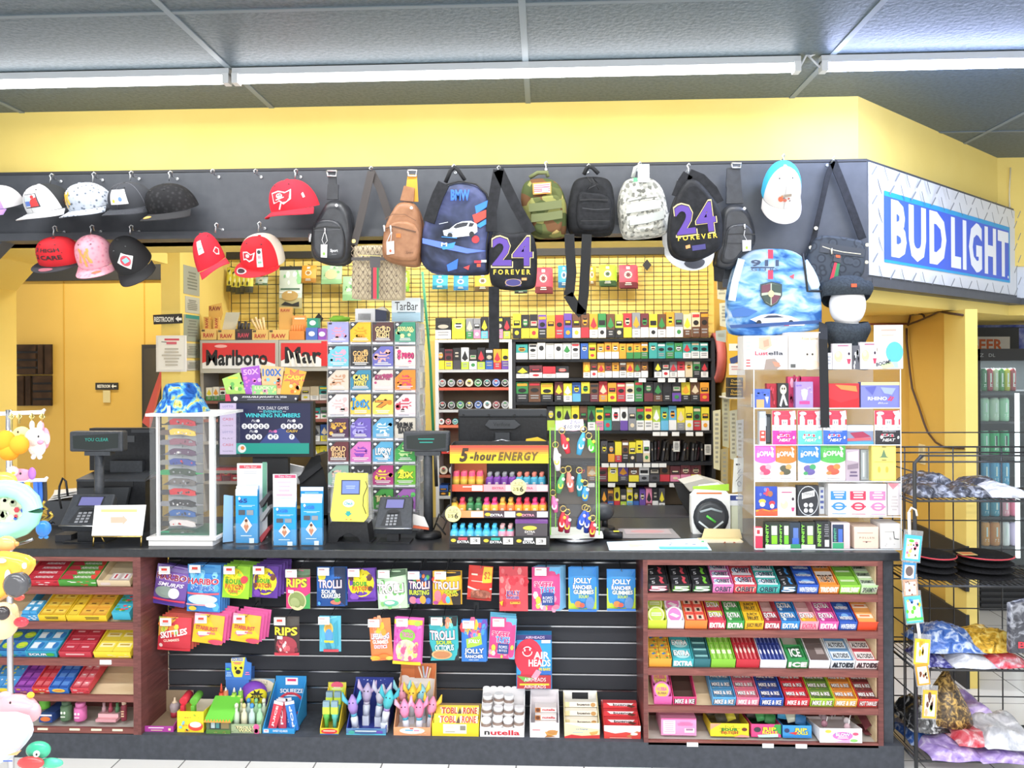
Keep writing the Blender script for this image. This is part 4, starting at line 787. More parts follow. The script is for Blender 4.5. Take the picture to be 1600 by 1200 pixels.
for i, (px, yy, b_, f_, c_, nm) in enumerate(((552, 3.3, 'a888d0', '58b8d0', '58a8c8', 'lilac'), (569, 3.35, 'b8a8c8', 'c8b0d0', 'd8d0e0', 'grey violet'), (588, 3.34, 'd0ccd8', 'c8c4d8', '8ac0d0', 'pearl white'), (598, 3.29, '48b8c0', '3aa8b8', 'a890c8', 'turquoise'))):
    toy(V((pX(px, yy), yy, kz + .006 + (.04 if i else .01))), b_, f_, c_, nm + ' dolphin candy toy in the blue carton', s=1.15, lean=(-6, 3, 8, 10)[i])
    T('riser', 'clear riser under the ' + nm + ' dolphin toy', 'stand').b.box(pX(px, yy) - .014, pX(px, yy) + .014, yy - .012, yy + .012, kz + .0035, kz + .005 + (.04 if i else .01), 'd8dce8:g')
# pink toys in orange carton
t = carton((615, 1137, 673, 1152), 1036, 'e8a070', 'f0e8e0', 'e 50 40 34 40 f4e8e0;n 29 27 55 57 1 58b0d8;n 52 29 72 55 1 e878a8;d 6 20 94 90 6 4 f4c8a0;r 44 4 54 18 d8483a', 'orange carton of pink bear candy toys', d=.18, side='d89868', back='f4ece4', backart='p d87840 0 0 100 0 100 30 50 24 0 34;r 38 4 88 28 c86a38;l 50 6 60 27 4 f4e0c8;l 62 5 66 27 4 b0d0e0;l 76 6 70 27 4 e8d0e8;l 84 8 76 27 4 f0e0b0;e 10 30 16 8 f8f0ea;e 30 34 18 8 f8f0ea')
for i, (px, yy, b_, f_, c_, nm) in enumerate(((632, 3.3, 'f090b8', 'f4b0c8', '48b0d0', 'pink'), (652, 3.3, 'f088b0', 'f090b8', '5ab8d8', 'rose'), (668, 3.33, 'f098b8', 'f0c83a', '4ab0c8', 'pink and yellow'), (640, 3.37, 'f0c840', 'f0c840', 'd8d0e0', 'yellow'), (658, 3.38, '88c8d8', 'f0d048', 'd8d0e0', 'pale blue'), (626, 3.39, 'e8a0b8', '8ad0d8', 'd8d0e0', 'peach'))):
    toy(V((pX(px, yy), yy, kz + .006 + .03 * (i > 2))), b_, f_, c_, nm + ' bear candy toy in the orange carton', s=1.1, lean=(-5, 0, 7, 2, -3, 0)[i])
    if i > 2: T('riser', 'clear riser under the ' + nm + ' bear candy toy', 'stand').b.box(pX(px, yy) - .014, pX(px, yy) + .014, yy - .012, yy + .012, kz + .0035, kz + .035, 'd8dce8:g')
# triangular chocolate bars
t = carton((675, 1131, 748, 1154), 1099, 'f2d428', 'a88a68', 'r 24 4 74 78 f6f0d8;r 60 16 72 52 8a8478;n 28 60 50 72 1 a8a090;n 28 16 50 40 2 d8d0c0', 'yellow carton of triangular chocolate bars', d=.14)
B = t
for j in range(2):
    q = T('chocolate_bar', ['front', 'rear'][j] + ' triangular yellow chocolate bar lying in the yellow carton', 'chocolate bar'); z0 = B.zf - .012 + .012 * j; y = B.Y + .012 + .055 * j
    q.b.prism([(B.X0 + .006, y, z0), (B.X0 + .006, y + .045, z0), (B.X0 + .006, y + .022, z0 + .038)], (B.X1 - B.X0 - .012, 0, 0), 'f0cc28'); q.b.box(B.X0 + .03, B.X1 - .03, y + .004, y + .04, kz + .004, z0, 'e8d8a0')
    q.b.art(uvm_((B.X0 + .006, y + .022, z0 + .038), (B.X1 - B.X0 - .012, 0, 0), (0, -.022, -.038)), 'u 32 50 36 56 c83828 f0dcc0 TOBL;p 5a3a28 50 90 56 20 62 90;u 80 50 32 56 c83828 f0dcc0 RONE')
# hazelnut spread jars
t = carton((750, 1138, 819, 1158), 1075, 'f6f4f4', 'f4f0f0', 'tb 16 56 12 42 2a2424 n;tb 57 50 66 56 d02838 utella', 'white carton of hazelnut spread jars with wavy back panel', d=.17)
B = t; bk = t.part('wavy_edge')
for i in range(6): bk.ball((B.X0 + .016 + .0315 * i, B.Y + B.d + .0015, B.zt), .016, .0015, .008, 'f6f2f2', 10, 6)
def spread(p, label):
    q = T('spread_jar', label, 'jar'); q.part('jar').lathe(p, [(.02, 0), (.022, .006), (.023, .03), (.018, .036)], '8a7468', 14); q.part('label').lathe(p + V((0, 0, .006)), [(.0225, 0), (.0234, .012), (.0225, .022)], 'f0ecea', 14); q.part('lid').lathe(p + V((0, 0, .036)), [(.021, 0), (.0215, .014), (.019, .017)], 'f6f4f4', 16)
for j in range(3):
    for i in range(4):
        if j == 2 and i == 3: continue
        p = V((B.X0 + .024 + .047 * i + .003 * (i == 1), B.Y + .03 + .047 * j, kz + .012 + .03 * j + (.006 * ((i + j) % 2)))); spread(p, f'small hazelnut spread jar, {["front", "middle", "back"][j]} row, {ORD[i]} from the yellow carton')
st = T('riser', 'stepped white insert under the hazelnut spread jars', 'stand')
for j in range(3): st.b.box(B.X0 + .004, B.X1 - .004, B.Y + .006 + .047 * j, B.Y + .053 + .047 * j, kz + .0035, kz + .0115 + .03 * j, 'f0ecec')
# white biscuit cartons
t = carton((828, 1130, 874, 1159), 1077, 'f4f0f0', 'f0e8ea', 'n 4 46 40 56 1 d83a48;p d8a050 50 60 96 50 90 80 60 90;e 76 60 18 14 c88a48;p b87838 60 80 90 92 50 96', 'white carton of hazelnut biscuit packs, half empty', d=.17)
B = t
for j in range(3):
    q = T('biscuit_pack', ['lower', 'middle', 'upper'][j] + ' hazelnut biscuit pack lying in the half empty white carton', 'biscuits'); z0 = B.zf - .03 + .024 * j; y = B.Y + .02 + .02 * j
    q.b.box(B.X0 + .022, B.X1 - .012, y, y + .05, z0, z0 + .02, 'f0e8e4'); q.b.art(uvm_((B.X0 + .022, y, z0 + .02), (B.X1 - B.X0 - .034, 0, 0), (0, 0, -.02)), 'r 0 0 26 100 c07838;e 13 50 10 40 6a3a20;tb 64 40 60 50 c83038 nutella')
    if j == 0: q.b.box(B.X0 + .022, B.X1 - .012, y, y + .05, kz + .0035, z0, 'f0e8e4')
t = carton((882, 1130, 937, 1164), 1079, 'f2e4b0', 'f4f0ec', 'p f4f0ec 0 0 100 0 100 40 60 30;p d83a3a 0 90 20 76 50 84 100 76 100 100 0 100;tb 50 40 36 10 4a7ab0 crispy;p d8a858 70 60 96 50 92 70 76 80;n 16 60 60 66 1 8ab0d0', 'cream and red wafer bar carton with cut out handle', d=.17, backart='r 26 6 74 42 26262a')
B = t
for j in range(4):
    q = T('wafer_bar', f'white wafer bar, {ORD[j]} from the top in the cream carton', 'wafer'); zz = B.zf + .044 - .026 * j; y = B.Y + .1 - .026 * j
    q.b.box(B.X0 + .005, B.X1 - .005, y, y + .03, zz - .022, zz, 'f4ecdc'); q.b.art(uvm_((B.X0 + .005, y, zz), (B.X1 - B.X0 - .01, 0, 0), (0, 0, -.022)), 'tb 58 46 40 50 3a2a28 bueno;e 88 50 8 40 c8965a;r 0 0 14 100 e8d8a8')
t = carton((944, 1134, 1001, 1166), 1094, 'd84038', 'e0a0a0', 'r 0 0 100 42 f4eeee;p f4eeee 0 42 100 42 84 58 60 48 30 60;p c87848 60 80 90 40 96 46 70 88;e 82 62 10 10 f4e8d8;n 10 90 80 96 1 f4c8c0', 'red and white hazelnut bar carton beside the gum cabinet', d=.17)
B = t
for j in range(4):
    q = T('hazelnut_bar', f'red and white hazelnut bar, {ORD[j]} from the top in the red carton', 'chocolate bar'); zz = B.zf + .05 - .024 * j; y = B.Y + .1 - .026 * j
    q.b.box(B.X0 + .004, B.X1 - .004, y, y + .03, zz - .022, zz, 'd83a40'); q.b.art(uvm_((B.X0 + .004, y, zz), (B.X1 - B.X0 - .008, 0, 0), (0, 0, -.022)), 'p f4f0f0 10 0 90 0 80 60 20 50;tb 54 30 50 44 2a2224 bueno;p 5a3424 76 20 96 60 84 90 70 60')
# ---------------------------------------------------------------- bottom shelf of the gum cabinet
zg = RZ[4] + .007
t = T('candy_carton', 'plain pink carton seen from behind on the bottom gum shelf', 'carton'); a = P(1033, 1122, 3.265); b = P(1088, 1122, 3.265)
t.b.box(a.x, b.x, 3.265, 3.42, zg, a.z, 'f09ac8'); t.b.art(uvm_((a.x, 3.265, a.z), (b.x - a.x, 0, 0), (0, 0, zg - a.z)), 'r 0 0 100 6 e05a98;r 6 12 40 90 f6eef2;n 8 16 38 86 6 d8b0c4;r 66 56 94 82 f0dce6;n 68 58 92 80 1 a87898;n 46 20 90 44 3 e07ab0')
def opencarton(x0, x1, yf, yb, out, inn, art, label, side=None):
    return carton((x0, yf, x1, 1160), yb, out, inn, art, label, d=.15, Y=3.262, z=zg, side=side)
def fill(B, n, cols, nm, label, cat='candy', grp=None):
    rr = random.Random(n)
    for i in range(n):
        q = T(nm, label + (f', {ORD[i]} from the top corner' if not grp else ''), cat, grp); x = rr.uniform(B.X0 + .02, B.X1 - .02); y = B.Y + .03 + (B.d - .05) * i / n; z = B.zf - .012 + .03 * i / n
        q.b.surf(lambda u, v: V((x - .022 + .044 * u, y + .02 * v - .012 * math.sin(3.1 * u) * math.sin(3.1 * v), z + .035 * v)), 5, 5, cols[i % len(cols)]); q.b.surf(lambda u, v: V((x - .022 + .044 * u, y + .02 * v + .002 + .006 * math.sin(3.1 * u) * math.sin(3.1 * v), z + .035 * v)), 4, 4, cols[i % len(cols)])
        q.rot((x, y, z), 'Y', rr.uniform(-25, 25))
B = opencarton(1110, 1170, 1131, 1112, 'f0dc28', '8a7a50', 'p f0a080 0 0 30 0 10 30 0 50;s 50 50 30 40 201c14;s 50 50 28 37 f0dc28;u 50 44 40 20 4a9a2c 1c2410 SOUR;u 50 66 40 18 e87a28 301a10 PATCH;e 88 40 7 13 6a2a20;p e8a090 60 100 80 80 100 90 100 100', 'yellow sour candy carton on the bottom gum shelf')
fill(B, 7, ['3a3420', 'c8b830', 'e8d028'], 'candy_pouch', 'small yellow sour candy pouch in the yellow carton', grp='pouches in the yellow carton')
B = opencarton(1174, 1220, 1132, 1114, 'e84a88', '2a4a30', 'p 38a048 80 0 100 0 100 80 70 40;u 62 36 44 26 f0e838 2a6a28 RIP;u 62 62 50 24 f0e838 d83a78 ROLLS;e 20 40 12 20 3a3a40;p c8ece0 20 80 90 70 90 96 24 100', 'pink and green rolled candy carton on the bottom gum shelf')
fill(B, 6, ['2a7a3a', '48a058', '3a3430'], 'candy_pouch', 'green rolled candy pouch in the pink and green carton', grp='pouches in the pink and green carton')
B = opencarton(1223, 1268, 1134, 1116, '3a98d8', '1c3458', 'u 64 34 40 26 f0e838 1a4a90 RIP;u 64 60 46 26 f0e838 1a4a90 ROLLS;p e83a38 20 60 50 50 46 76;e 14 40 9 18 2a3a68;r 0 86 100 100 2a80c8', 'blue rolled candy carton on the bottom gum shelf')
fill(B, 6, ['2a70a8', 'd8dcc8', '48a8d8'], 'candy_pouch', 'blue rolled candy pouch in the blue carton', grp='pouches in the blue carton')
B = carton((1281, 1139, 1347, 1172), 1120, 'f6f2f2', 'f0e8ea', 'e 20 20 9 14 f0c848;o 20 20 9 14 .2 e8e0d0;e 54 50 24 28 e878c0;u 54 40 34 20 f6f6f8 6a4ab0 BLOW;n 39 53 69 71 2 f6f6f8;e 84 34 7 11 e05a78;e 80 80 9 10 8ac868;p e0a8d8 30 92 70 70 70 96', 'large white lollipop carton jutting out of the bottom gum shelf', d=.2, Y=3.22, z=zg + .001)
for i in range(7):
    q = T('lollipop', 'wrapped lollipop standing in the large white carton', 'lollipop', 'lollipops in the large white carton'); rr = random.Random(i); p = V((rr.uniform(B.X0 + .02, B.X1 - .03), B.Y + .03 + .02 * i, B.zf - .006 + .003 * i))
    q.part('stick').tube([p - V((0, 0, .03)), p + V((rr.uniform(-.02, .02), 0, .03))], .002, 'f4f0f0'); q.part('wrapper').ball(p, .014, .012, .015, ['c8a8b0', '9a6a78', 'e0d8dc', 'a89098'][i % 4], 10, 6)
q = T('candy_pouch', 'dark red pouch lying in the last corner of the bottom gum shelf', 'candy'); a = P(1359, 1140, 3.32); q.b.surf(lambda u, v: V((a.x - .03 + .05 * u, 3.29 + .1 * v, zg + .02 + .03 * v + .02 * math.sin(3.1 * u))), 6, 6, '7a3840'); q.b.surf(lambda u, v: V((a.x - .03 + .05 * u, 3.29 + .1 * v, zg + .001)), 1, 1, '7a3840')
t = T('tag_strip', 'white price label under the bottom gum shelf', 'price label', 'white price labels under the bottom gum shelf'); a = pX(1070, YC); z = RZ[4]; t.b.box(a, a + .046, YC - .001, YC + .0035, z - .022, z - .006, 'f0f0ee')
for p in (1188, 1240): t.copy((pX(p, YC) - a, 0, 0))
# ================================================================ caps and bags on the black band
def hook(px, py, label, dz=.035, Y=3.385):
    t = T('wall_hook', label, 'hook'); p = P(px, py, Y)
    t.b.tube([(p.x, YS, p.z - .004), (p.x, Y + .01, p.z - .006), (p.x + .004, Y, p.z + .004), (p.x + .008, Y - .006, p.z + .010), (p.x + .002, Y - .010, p.z + .014), (p.x - .006, Y - .012, p.z + .006), (p.x, Y - .013, p.z - .006), (p.x - .002, Y - .013, p.z - dz)], .0028, 'e4e6e8:x', 6)
    t.b.lathe((p.x, YS - .003, p.z - .004), [(.007, 0), (.006, .003)], 'e8eaec', 10, (0, -1, 0))
def fit(t, rect, Yb):
    """scale and move a thing so that it fills a pixel rectangle with its rear touching the plane Yb"""
    bs = [t.b] + [p[1] for p in t.parts]; vs = [v for b in bs for v in b.v]
    lo = [min(v[i] for v in vs) for i in range(3)]; hi = [max(v[i] for v in vs) for i in range(3)]
    d = hi[1] - lo[1]; Ym = Yb - d * .5
    a, b = P(rect[0], rect[1], Ym), P(rect[2], rect[3], Ym)
    sx, sz = (b.x - a.x) / (hi[0] - lo[0]), (a.z - b.z) / (hi[2] - lo[2])
    M = Matrix.Translation(((a.x + b.x) / 2, Yb - d, (a.z + b.z) / 2)) @ Matrix.Diagonal((sx, 1, sz, 1)) @ Matrix.Translation((-(lo[0] + hi[0]) / 2, -lo[1], -(lo[2] + hi[2]) / 2))
    t.xf(M); t.M = M
def hat(rect, front, rear, brim, label, art='', yaw=0, pitch=22, roll=0, flat=False, bart='', patch=None, Yb=3.425, under=None, seam=None, cat='cap', name='baseball_cap', h=.12, curve=2.4):
    t = T(name, label, cat); rx, ry = .083, .098
    def cp(th, ph, e=0):
        c = max(math.cos(ph), 0) ** (.62 if flat else .78); s_ = math.sin(ph) ** (.85 if flat else .95)
        k = 1 + e
        return V((rx * c * math.sin(th) * k, -ry * c * math.cos(th) * k + .012 * s_, h * s_ * k))
    c = t.part('crown')
    c.surf(lambda u, v: cp((u * 2 - 1) * math.pi, v * math.pi / 2), 36, 10, lambda u, v: front if abs(u * 2 - 1) < .38 else rear)
    c.surf(lambda u, v: cp((u * 2 - 1) * math.pi, v * math.pi / 2, -.03), 20, 5, under or '2a2a2c')
    if seam:
        for th in (-1.19, -.6 if flat else 0, .6 if flat else 0, 1.19): c.tube([cp(th, i * math.pi / 16, .004) for i in range(9)], .0009, seam, 5)
    def am(u, v, k): p = cp((u - 50) / 100 * 2.2, (100 - v) / 100 * 1.2, .012 + .004 * k); return p
    if art: t.part('emblem').art(am, art, 4)
    b = t.part('brim'); A = 1.32
    def br(u, v, e=0):
        th = (u * 2 - 1) * A; L = .075 * (math.cos((u * 2 - 1) * 1.35) ** .6) * v
        p = V((rx * math.sin(th) * (1.0 + .06 * v), -ry * math.cos(th) - L, 0)); cv = .2 if flat else curve
        p.z = -cv * p.x ** 2 * (v * .8 + .2) - (.004 if flat else .012) * v + e; return p
    b.surf(br, 18, 5, brim); b.surf(lambda u, v: br(u, v, -.0035), 18, 5, under or brim); b.surf(lambda u, v: br(u, 1, -.0035 * v), 18, 1, brim)
    if bart: b.art(lambda u, v, k: br(u / 100, v / 100, .0008 * k), bart)
    if seam:
        for vv in (.35, .6, .85): b.tube([br(i / 16, vv, .001) for i in range(1, 16)], .0006, seam, 4)
    t.part('button').ball((0, .012, h), .007, .007, .004, brim, 10, 5)
    for sg in (-1, 1): t.part('eyelet').ball(cp(sg * .55, 1.0, .008), .0035, .0035, .0025, '2a2a2c' if front != '1c1c1e:m' else '5a5a5c', 8, 4)
    t.xf(Matrix.Rotation(math.radians(roll), 4, 'Y') @ Matrix.Rotation(math.radians(pitch), 4, 'X') @ Matrix.Rotation(math.radians(yaw), 4, 'Z'))
    fit(t, rect, Yb); return t
BLK = '1c1c1e:m'
gg = noisy('grey_monogram', [(.0, '5a6272'), (.22, '69717f'), (.34, 'b4bbc6'), (.6, 'c2c8d2')], 62, .8, 0, kind='voronoi')
pk = noisy('pink_monogram', [(.0, 'dc7c92'), (.2, 'e28a9c'), (.34, 'eea2b2'), (.6, 'f2acba')], 60, .8, 0, kind='voronoi')
bk = noisy('black_monogram', [(.0, '3a3a3c'), (.3, '2c2c2e'), (.5, '222224')], 60, .8, 0, kind='voronoi')
NY = 't %s %s %s %s %s N;t %s %s %s %s %s Y'
def ny(x, y, w, h, c, c2=None): return f'tb {x} {y-h*.1} {w} {h} {c2 or c} N;tb {x} {y+h*.1} {w*.8} {h} {c} Y'
hat((-40, 290, 26, 344), 'c8a0e0:m', 'f0eef0:m', 'b890d8:m', 'lilac cap with white mesh cut by the edge of the view', yaw=-30, pitch=36, bart='r 40 40 60 60 e8703a')
hat((37, 287, 111, 350), 'dcdcdc:m', '26282a:m', 'd4d4d4:m', 'white cap with black mesh and a square patch', 'r 38 34 72 84 2a2e3a;r 40 37 70 81 e8ecf0;p d83a3a 55 58 70 50 70 81 52 81;e 50 52 8 14 c8d8e8;r 42 62 54 78 5a7ac8;e 62 48 4 7 d83a3a', yaw=-22, pitch=27, roll=-13, h=.135, seam='d8d8d8')
hat((103, 285, 173, 346), gg, gg, gg, 'grey monogram cap with yellow interlaced letters', ny(32, 60, 24, 50, 'e8b83a') + ';e 14 66 5 10 e0623a;d 8 56 22 76 4 3 e8a03a', yaw=-20, pitch=28, roll=-13, h=.135)
hat((167, 284, 236, 344), '36383e:m', '36383e:m', '36383e:m', 'charcoal cap with a white square patch', 'r 34 26 74 84 f4f2f6;d 40 40 66 60 6 5 d8d0e8 e8d8e8;n 42 41 66 55 1 d8c8e0;e 44 72 3 6 e8d83a;e 60 66 4 8 6a90e0', yaw=-12, pitch=28, roll=-6, h=.13, seam='70727a')
hat((225, 286, 304, 352), bk, bk, '2a2a2c:m', 'plain black patterned cap with round gold sticker on its brim', yaw=-16, pitch=28, roll=-9, h=.13, bart='e 38 55 9 22 d8a850;e 38 55 7 17 e0b868', Yb=3.43)
RED = 'd81f34:m'
hat((418, 279, 495, 346), RED, RED, RED, 'red cap with white pirate flag emblem hanging alone on the upper row', 'p f0e4e4 26 46 46 40 62 48 76 40 70 72 54 84 46 74 32 80;p c81c30 30 50 46 45 60 52 72 46 67 69 54 78 46 69 34 75;e 48 58 7 8 f0e4e4;e 46 56 2 2 6a1a20;e 51 56 2 2 6a1a20;l 40 70 58 64 3 f0e4e4;l 50 80 44 96 3 f0e4e4;p f0e4e4 92 62 97 58 97 72 92 74', yaw=-14, pitch=18, roll=-10, h=.14, under='b01828:m')
hat((57, 369, 123, 431), 'd8202c:m', 'd8202c:m', '3a3a40:m', 'red flat brimmed cap with black lettering and grey brim', 'tb 50 44 60 17 2a1418 2 HIGH;l 16 58 84 58 3 2a1418;tb 50 73 60 16 2a1418 2 CARE', pitch=34, roll=2, flat=True, h=.14, bart='e 50 55 12 30 b06a78')
hat((120, 367, 180, 439), pk, pk, pk, 'pink monogram cap with gold interlaced letters', ny(44, 62, 34, 50, 'e8a858'), yaw=6, pitch=38, h=.14, bart='e 64 50 9 14 f0704a', roll=-2)
hat((175, 369, 243, 451), BLK, BLK, '262628:m', 'black mesh cap with white diamond patch holding a red round mark', 'p f4f0f0 50 30 74 56 52 86 28 58;e 51 58 13 17 e05a68;e 51 58 10 13 d84858;p 90c8d8 44 52 58 50 60 64 46 66', yaw=10, pitch=44, roll=-16, h=.13)
hat((302, 363, 361, 439), RED, RED, 'd83044:m', 'red cap turned sideways with a white paper tag', 'p f0e4e4 60 70 74 62 84 72 76 86 66 82;p c81c30 63 71 74 66 80 73 74 81 67 79;r 14 20 34 62 f4f4f4;r 18 44 30 50 8ac8a8', yaw=36, pitch=22, roll=-18, h=.135, under='b01828:m')
hat((371, 364, 441, 438), 'd8202c:m', 'e8dcc8:m', 'd8202c:m', 'red and cream mesh cap with a long white size sticker', 'p f0e4e4 24 54 38 48 48 56 58 48 54 74 44 82 36 76 28 80;p c81c30 28 57 38 53 48 60 54 54 51 71 44 77 36 71 30 75;e 40 63 5 6 f0e4e4;p f6f6f6 62 36 74 36 72 94 60 94;e 67 48 4 7 3a3a3a;r 64 60 70 70 e8a0a8;r 63 78 70 84 8ac8a8', yaw=-6, pitch=36, h=.14, flat=True, bart='e 32 50 12 36 2a1c20;o 32 50 12 36 .25 d8c0c0', roll=4)
hat((1192, 252, 1254, 354), 'd8d4d0:m', '3ab0d8:m', 'ccc8c6:m', 'white and turquoise mesh cap hanging beside the black sling bag', 'd 36 64 64 80 8 4 8a8080 c86a58 c8a868;n 44 61 68 75 1 a89888;e 40 74 6 7 d86a48', yaw=-10, pitch=52, roll=-8, seam='d8d8d8', h=.13)
hat((1038, 316, 1120, 423), 'c8c8c8:m', 'c0c0c0:m', 'd4d4d4:m', 'white cap of which the brim shows below the second number bag', '', yaw=4, pitch=36, roll=-3, bart='e 52 60 16 36 4a4a4e', Yb=3.44, flat=True).xf(Matrix.Translation((0, 3.44, 0)) @ Matrix.Diagonal((1, .55, 1, 1)) @ Matrix.Translation((0, -3.44, 0)))
for px, py, nm in ((82, 277, 'white cap with black mesh'), (148, 275, 'grey monogram cap'), (206, 273, 'charcoal cap'), (267, 273, 'black patterned cap'), (463, 270, 'lone red cap'), (87, 358, 'red flat brimmed cap'), (145, 357, 'pink monogram cap'), (206, 357, 'black mesh cap'), (339, 354, 'sideways red cap'), (406, 352, 'red and cream cap'), (1223, 247, 'turquoise mesh cap')):
    hook(px, py, f'white hook above the {nm}', .03)
for px, nm in ((333, 'black patterned cap'), (400, 'lone red cap')): hook(px, 270, f'empty white hook beside the {nm}', .0)
hook(853, 258, 'steel hook above the green camouflage pack', .05); hook(1075, 262, 'white hook above the second number bag', .05, 3.23)
# ---------------------------------------------------------------- bags
def CQ(ox, oy, s=4): return lambda *a: [(a[i] / s + ox, a[i + 1] / s + oy) for i in range(0, len(a), 2)]
C2, C3, C4 = CQ(400, 240), CQ(800, 240), CQ(1200, 240)
def pl(pts, Y): return [P(x, y, Y) for x, y in pts]
def sm(pts, n=2):                         # smooth a closed outline
    for _ in range(n):
        o = []
        for i in range(len(pts)):
            a, b = pts[i], pts[(i + 1) % len(pts)]
            o += [(a[0] * .75 + b[0] * .25, a[1] * .75 + b[1] * .25), (a[0] * .25 + b[0] * .75, a[1] * .25 + b[1] * .75)]
        pts = o
    return pts
def line(pts, c, w=1.2): return ''.join(f'l {a[0]} {a[1]} {b[0]} {b[1]} {w} {c};' for a, b in zip(pts, pts[1:]))
def buckle(t, x0, y0, x1, y1, Y, name='buckle'):
    b = t.part(name); p = [P(x0, y0, Y), P(x1, y0, Y), P(x1 - 1, y1, Y), P(x0 + 1, y1, Y), P(x0, y0, Y)]; b.tube(p, .004, 'd8d8da:x', 6)
def ptag(t, pts, Y, dot='8ac048', string=None):
    b = t.part('price_tag', label='white paper price tag'); b.prism(pl(pts, Y), (0, .001, 0), 'f4f4f2')
    cx = sum(p[0] for p in pts) / 4; y = max(p[1] for p in pts) - 6; b.art(pxm(Y), f'e {cx} {y} 2 2.6 {dot}')
    if string: b.tube(pl(string, Y), .0012, 'e8e8e8', 5)
leather = noisy('black_leather', [(.3, '24262a'), (.7, '34363b')], 30, .38, .15, spec=.5)
tan = noisy('brown_leather', [(.3, '8c6042'), (.7, 'a37452')], 30, .45, .12, spec=.4)
nylon = noisy('black_nylon', [(.3, '1b1c1f'), (.7, '292a2e')], 40, .6, .15)
# black sling
Y = 3.30
t = T('sling_bag', 'black leather sling bag with white lettering and a hanging tag', 'bag')
t.part('body').puff(sm(C2(440, 280, 515, 280, 555, 310, 580, 400, 590, 520, 585, 620, 560, 670, 500, 690, 400, 680, 340, 650, 330, 600, 335, 500, 350, 430, 400, 350)), Y + .025, .1, leather, .35)
t.part('strap').pp([x for p in C2(450, 110, 500, 110, 502, 190, 515, 195, 512, 285, 442, 285, 447, 195, 452, 190) for x in p], Y + .045, .01, leather)
k = t.part('pocket'); k.puff(sm(C2(345, 440, 400, 405, 480, 405, 530, 440, 552, 520, 550, 620, 530, 660, 420, 665, 345, 630)), Y, .03, leather, .5)
k.art(pxm(Y), line(C2(358, 470, 430, 458, 530, 462), '0e0f11', 2) + line(C2(360, 480, 528, 474), '5a5c60', .6) + 'tb 522 392 12 6 d8d8da Sport;n 516 397 528 398 1 8a8a8c', 1)
t.part('zip').tube(pl(C2(430, 465, 432, 500), Y - .006), .004, 'c8c8ca:x'); t.part('eyelet').lathe(P(526, 321, Y + .02), [(.006, 0), (.006, .003)], 'd0d0d2:x', 12, (0, -1, 0))
buckle(t, 511, 267, 526, 275, Y + .04); buckle(t, 483, 366, 486, 378, Y + .03, 'side_buckle')
ptag(t, C2(405, 568, 445, 568, 443, 650, 405, 648), Y - .008, '8ac048', C2(428, 490, 412, 540, 425, 570, 446, 545, 432, 490))
# beige monogram crossbody
Y = 3.345; x0, y0, x1, y1 = 549, 384, 629, 467
lat = ''.join(f'l {x0+i*7.4} {y0} {min(x0+i*7.4+(y1-y0)*.6, x1)} {min(y1, y0+(x1-x0-i*7.4)/.6)} .9 8a7a64;l {x1-i*7.4} {y0} {max(x1-i*7.4-(y1-y0)*.6, x0)} {min(y1, y0+(x1-x0-i*7.4)/.6)} .9 8a7a64;' for i in range(11))
lat += ''.join(f'l {x0} {y0+i*12.3} {x0+(y1-y0-i*12.3)*.6} {y1} .9 8a7a64;l {x1} {y0+i*12.3} {x1-(y1-y0-i*12.3)*.6} {y1} .9 8a7a64;' for i in range(1, 6))
lat += ''.join(f'e {x0+3.7+i*7.4} {y0+(6 if i%2 else 0)+4+j*12.3} 1.5 1.8 6a5a48;' for i in range(10) for j in range(6))
t = T('crossbody_bag', 'beige monogram crossbody bag with red and green centre stripe', 'bag')
b = t.part('body'); b.puff(sm(C2(600, 590, 620, 568, 890, 568, 915, 600, 917, 895, 905, 912, 600, 908, 590, 890), 1), Y, .08, 'c8b898', .25)
b.art(pxm(Y - .0005), lat + 'r 549 402 629 407 4a4440;r 578 398 594 418 4a4648;r 580 418 584 467 3a3438;r 583 418 588.5 467 d02a40;r 588.5 418 592 467 2a7a48;' + line(C2(640, 635, 780, 640), 'd8c078', 1.2))
t.part('tag').box(*[f for f in (P(585, 0, Y).x - .012, P(585, 0, Y).x + .012, Y - .005, Y - .003, P(585, 411, Y).z, P(585, 405, Y).z)], 'e8562a')
t.part('zip').tube(pl([(566, 399), (567, 408)], Y - .005), .004, 'd8d8d0:x')
s_ = t.part('strap'); s_.strap(pl(C2(612, 570, 640, 470, 690, 250, 722, 112), Y + .02), .033, .003, '3a3432'); s_.strap(pl(C2(722, 112, 780, 230, 840, 420, 900, 580), Y + .03), .033, .003, '352f2d')
t.part('ring').lathe(P(553, 377, Y + .02), [(.009, 0), (.009, .006)], 'd8b868:x', 10, (0, -1, 0))
hook(580, 266, 'small hook holding the beige monogram bag strap', 0)
# brown sling
Y = 3.25
t = T('sling_bag', 'brown leather sling bag with orange webbing and white tag', 'bag')
t.part('body').puff(sm(C2(905, 290, 980, 295, 1010, 340, 1035, 430, 1030, 560, 1015, 680, 990, 700, 900, 690, 800, 665, 778, 620, 785, 520, 800, 440, 840, 360, 870, 310)), Y + .02, .085, tan, .35)
k = t.part('pocket'); k.puff(sm(C2(800, 470, 850, 425, 930, 415, 1000, 440, 1022, 500, 1012, 640, 990, 672, 890, 668, 800, 640, 786, 600)), Y, .028, tan, .5)
k.art(pxm(Y), line(C2(800, 470, 860, 455, 1000, 490), '5a3a24', 2) + line(C2(805, 410, 850, 380, 930, 380, 1000, 420), '6a452c', 1) + 'ti 640 395 12 5 5a3a26 Sport;r 619 365 626 371 e8702a')
t.part('neck').pp([x for p in C2(925, 200, 990, 215, 985, 300, 900, 292) for x in p], Y + .03, .012, tan)
t.part('strap', label='orange webbing strap').pp([x for p in C2(948, 130, 1005, 132, 1014, 300, 985, 300, 990, 215, 938, 205) for x in p], Y + .045, .006, 'd89a34:m')
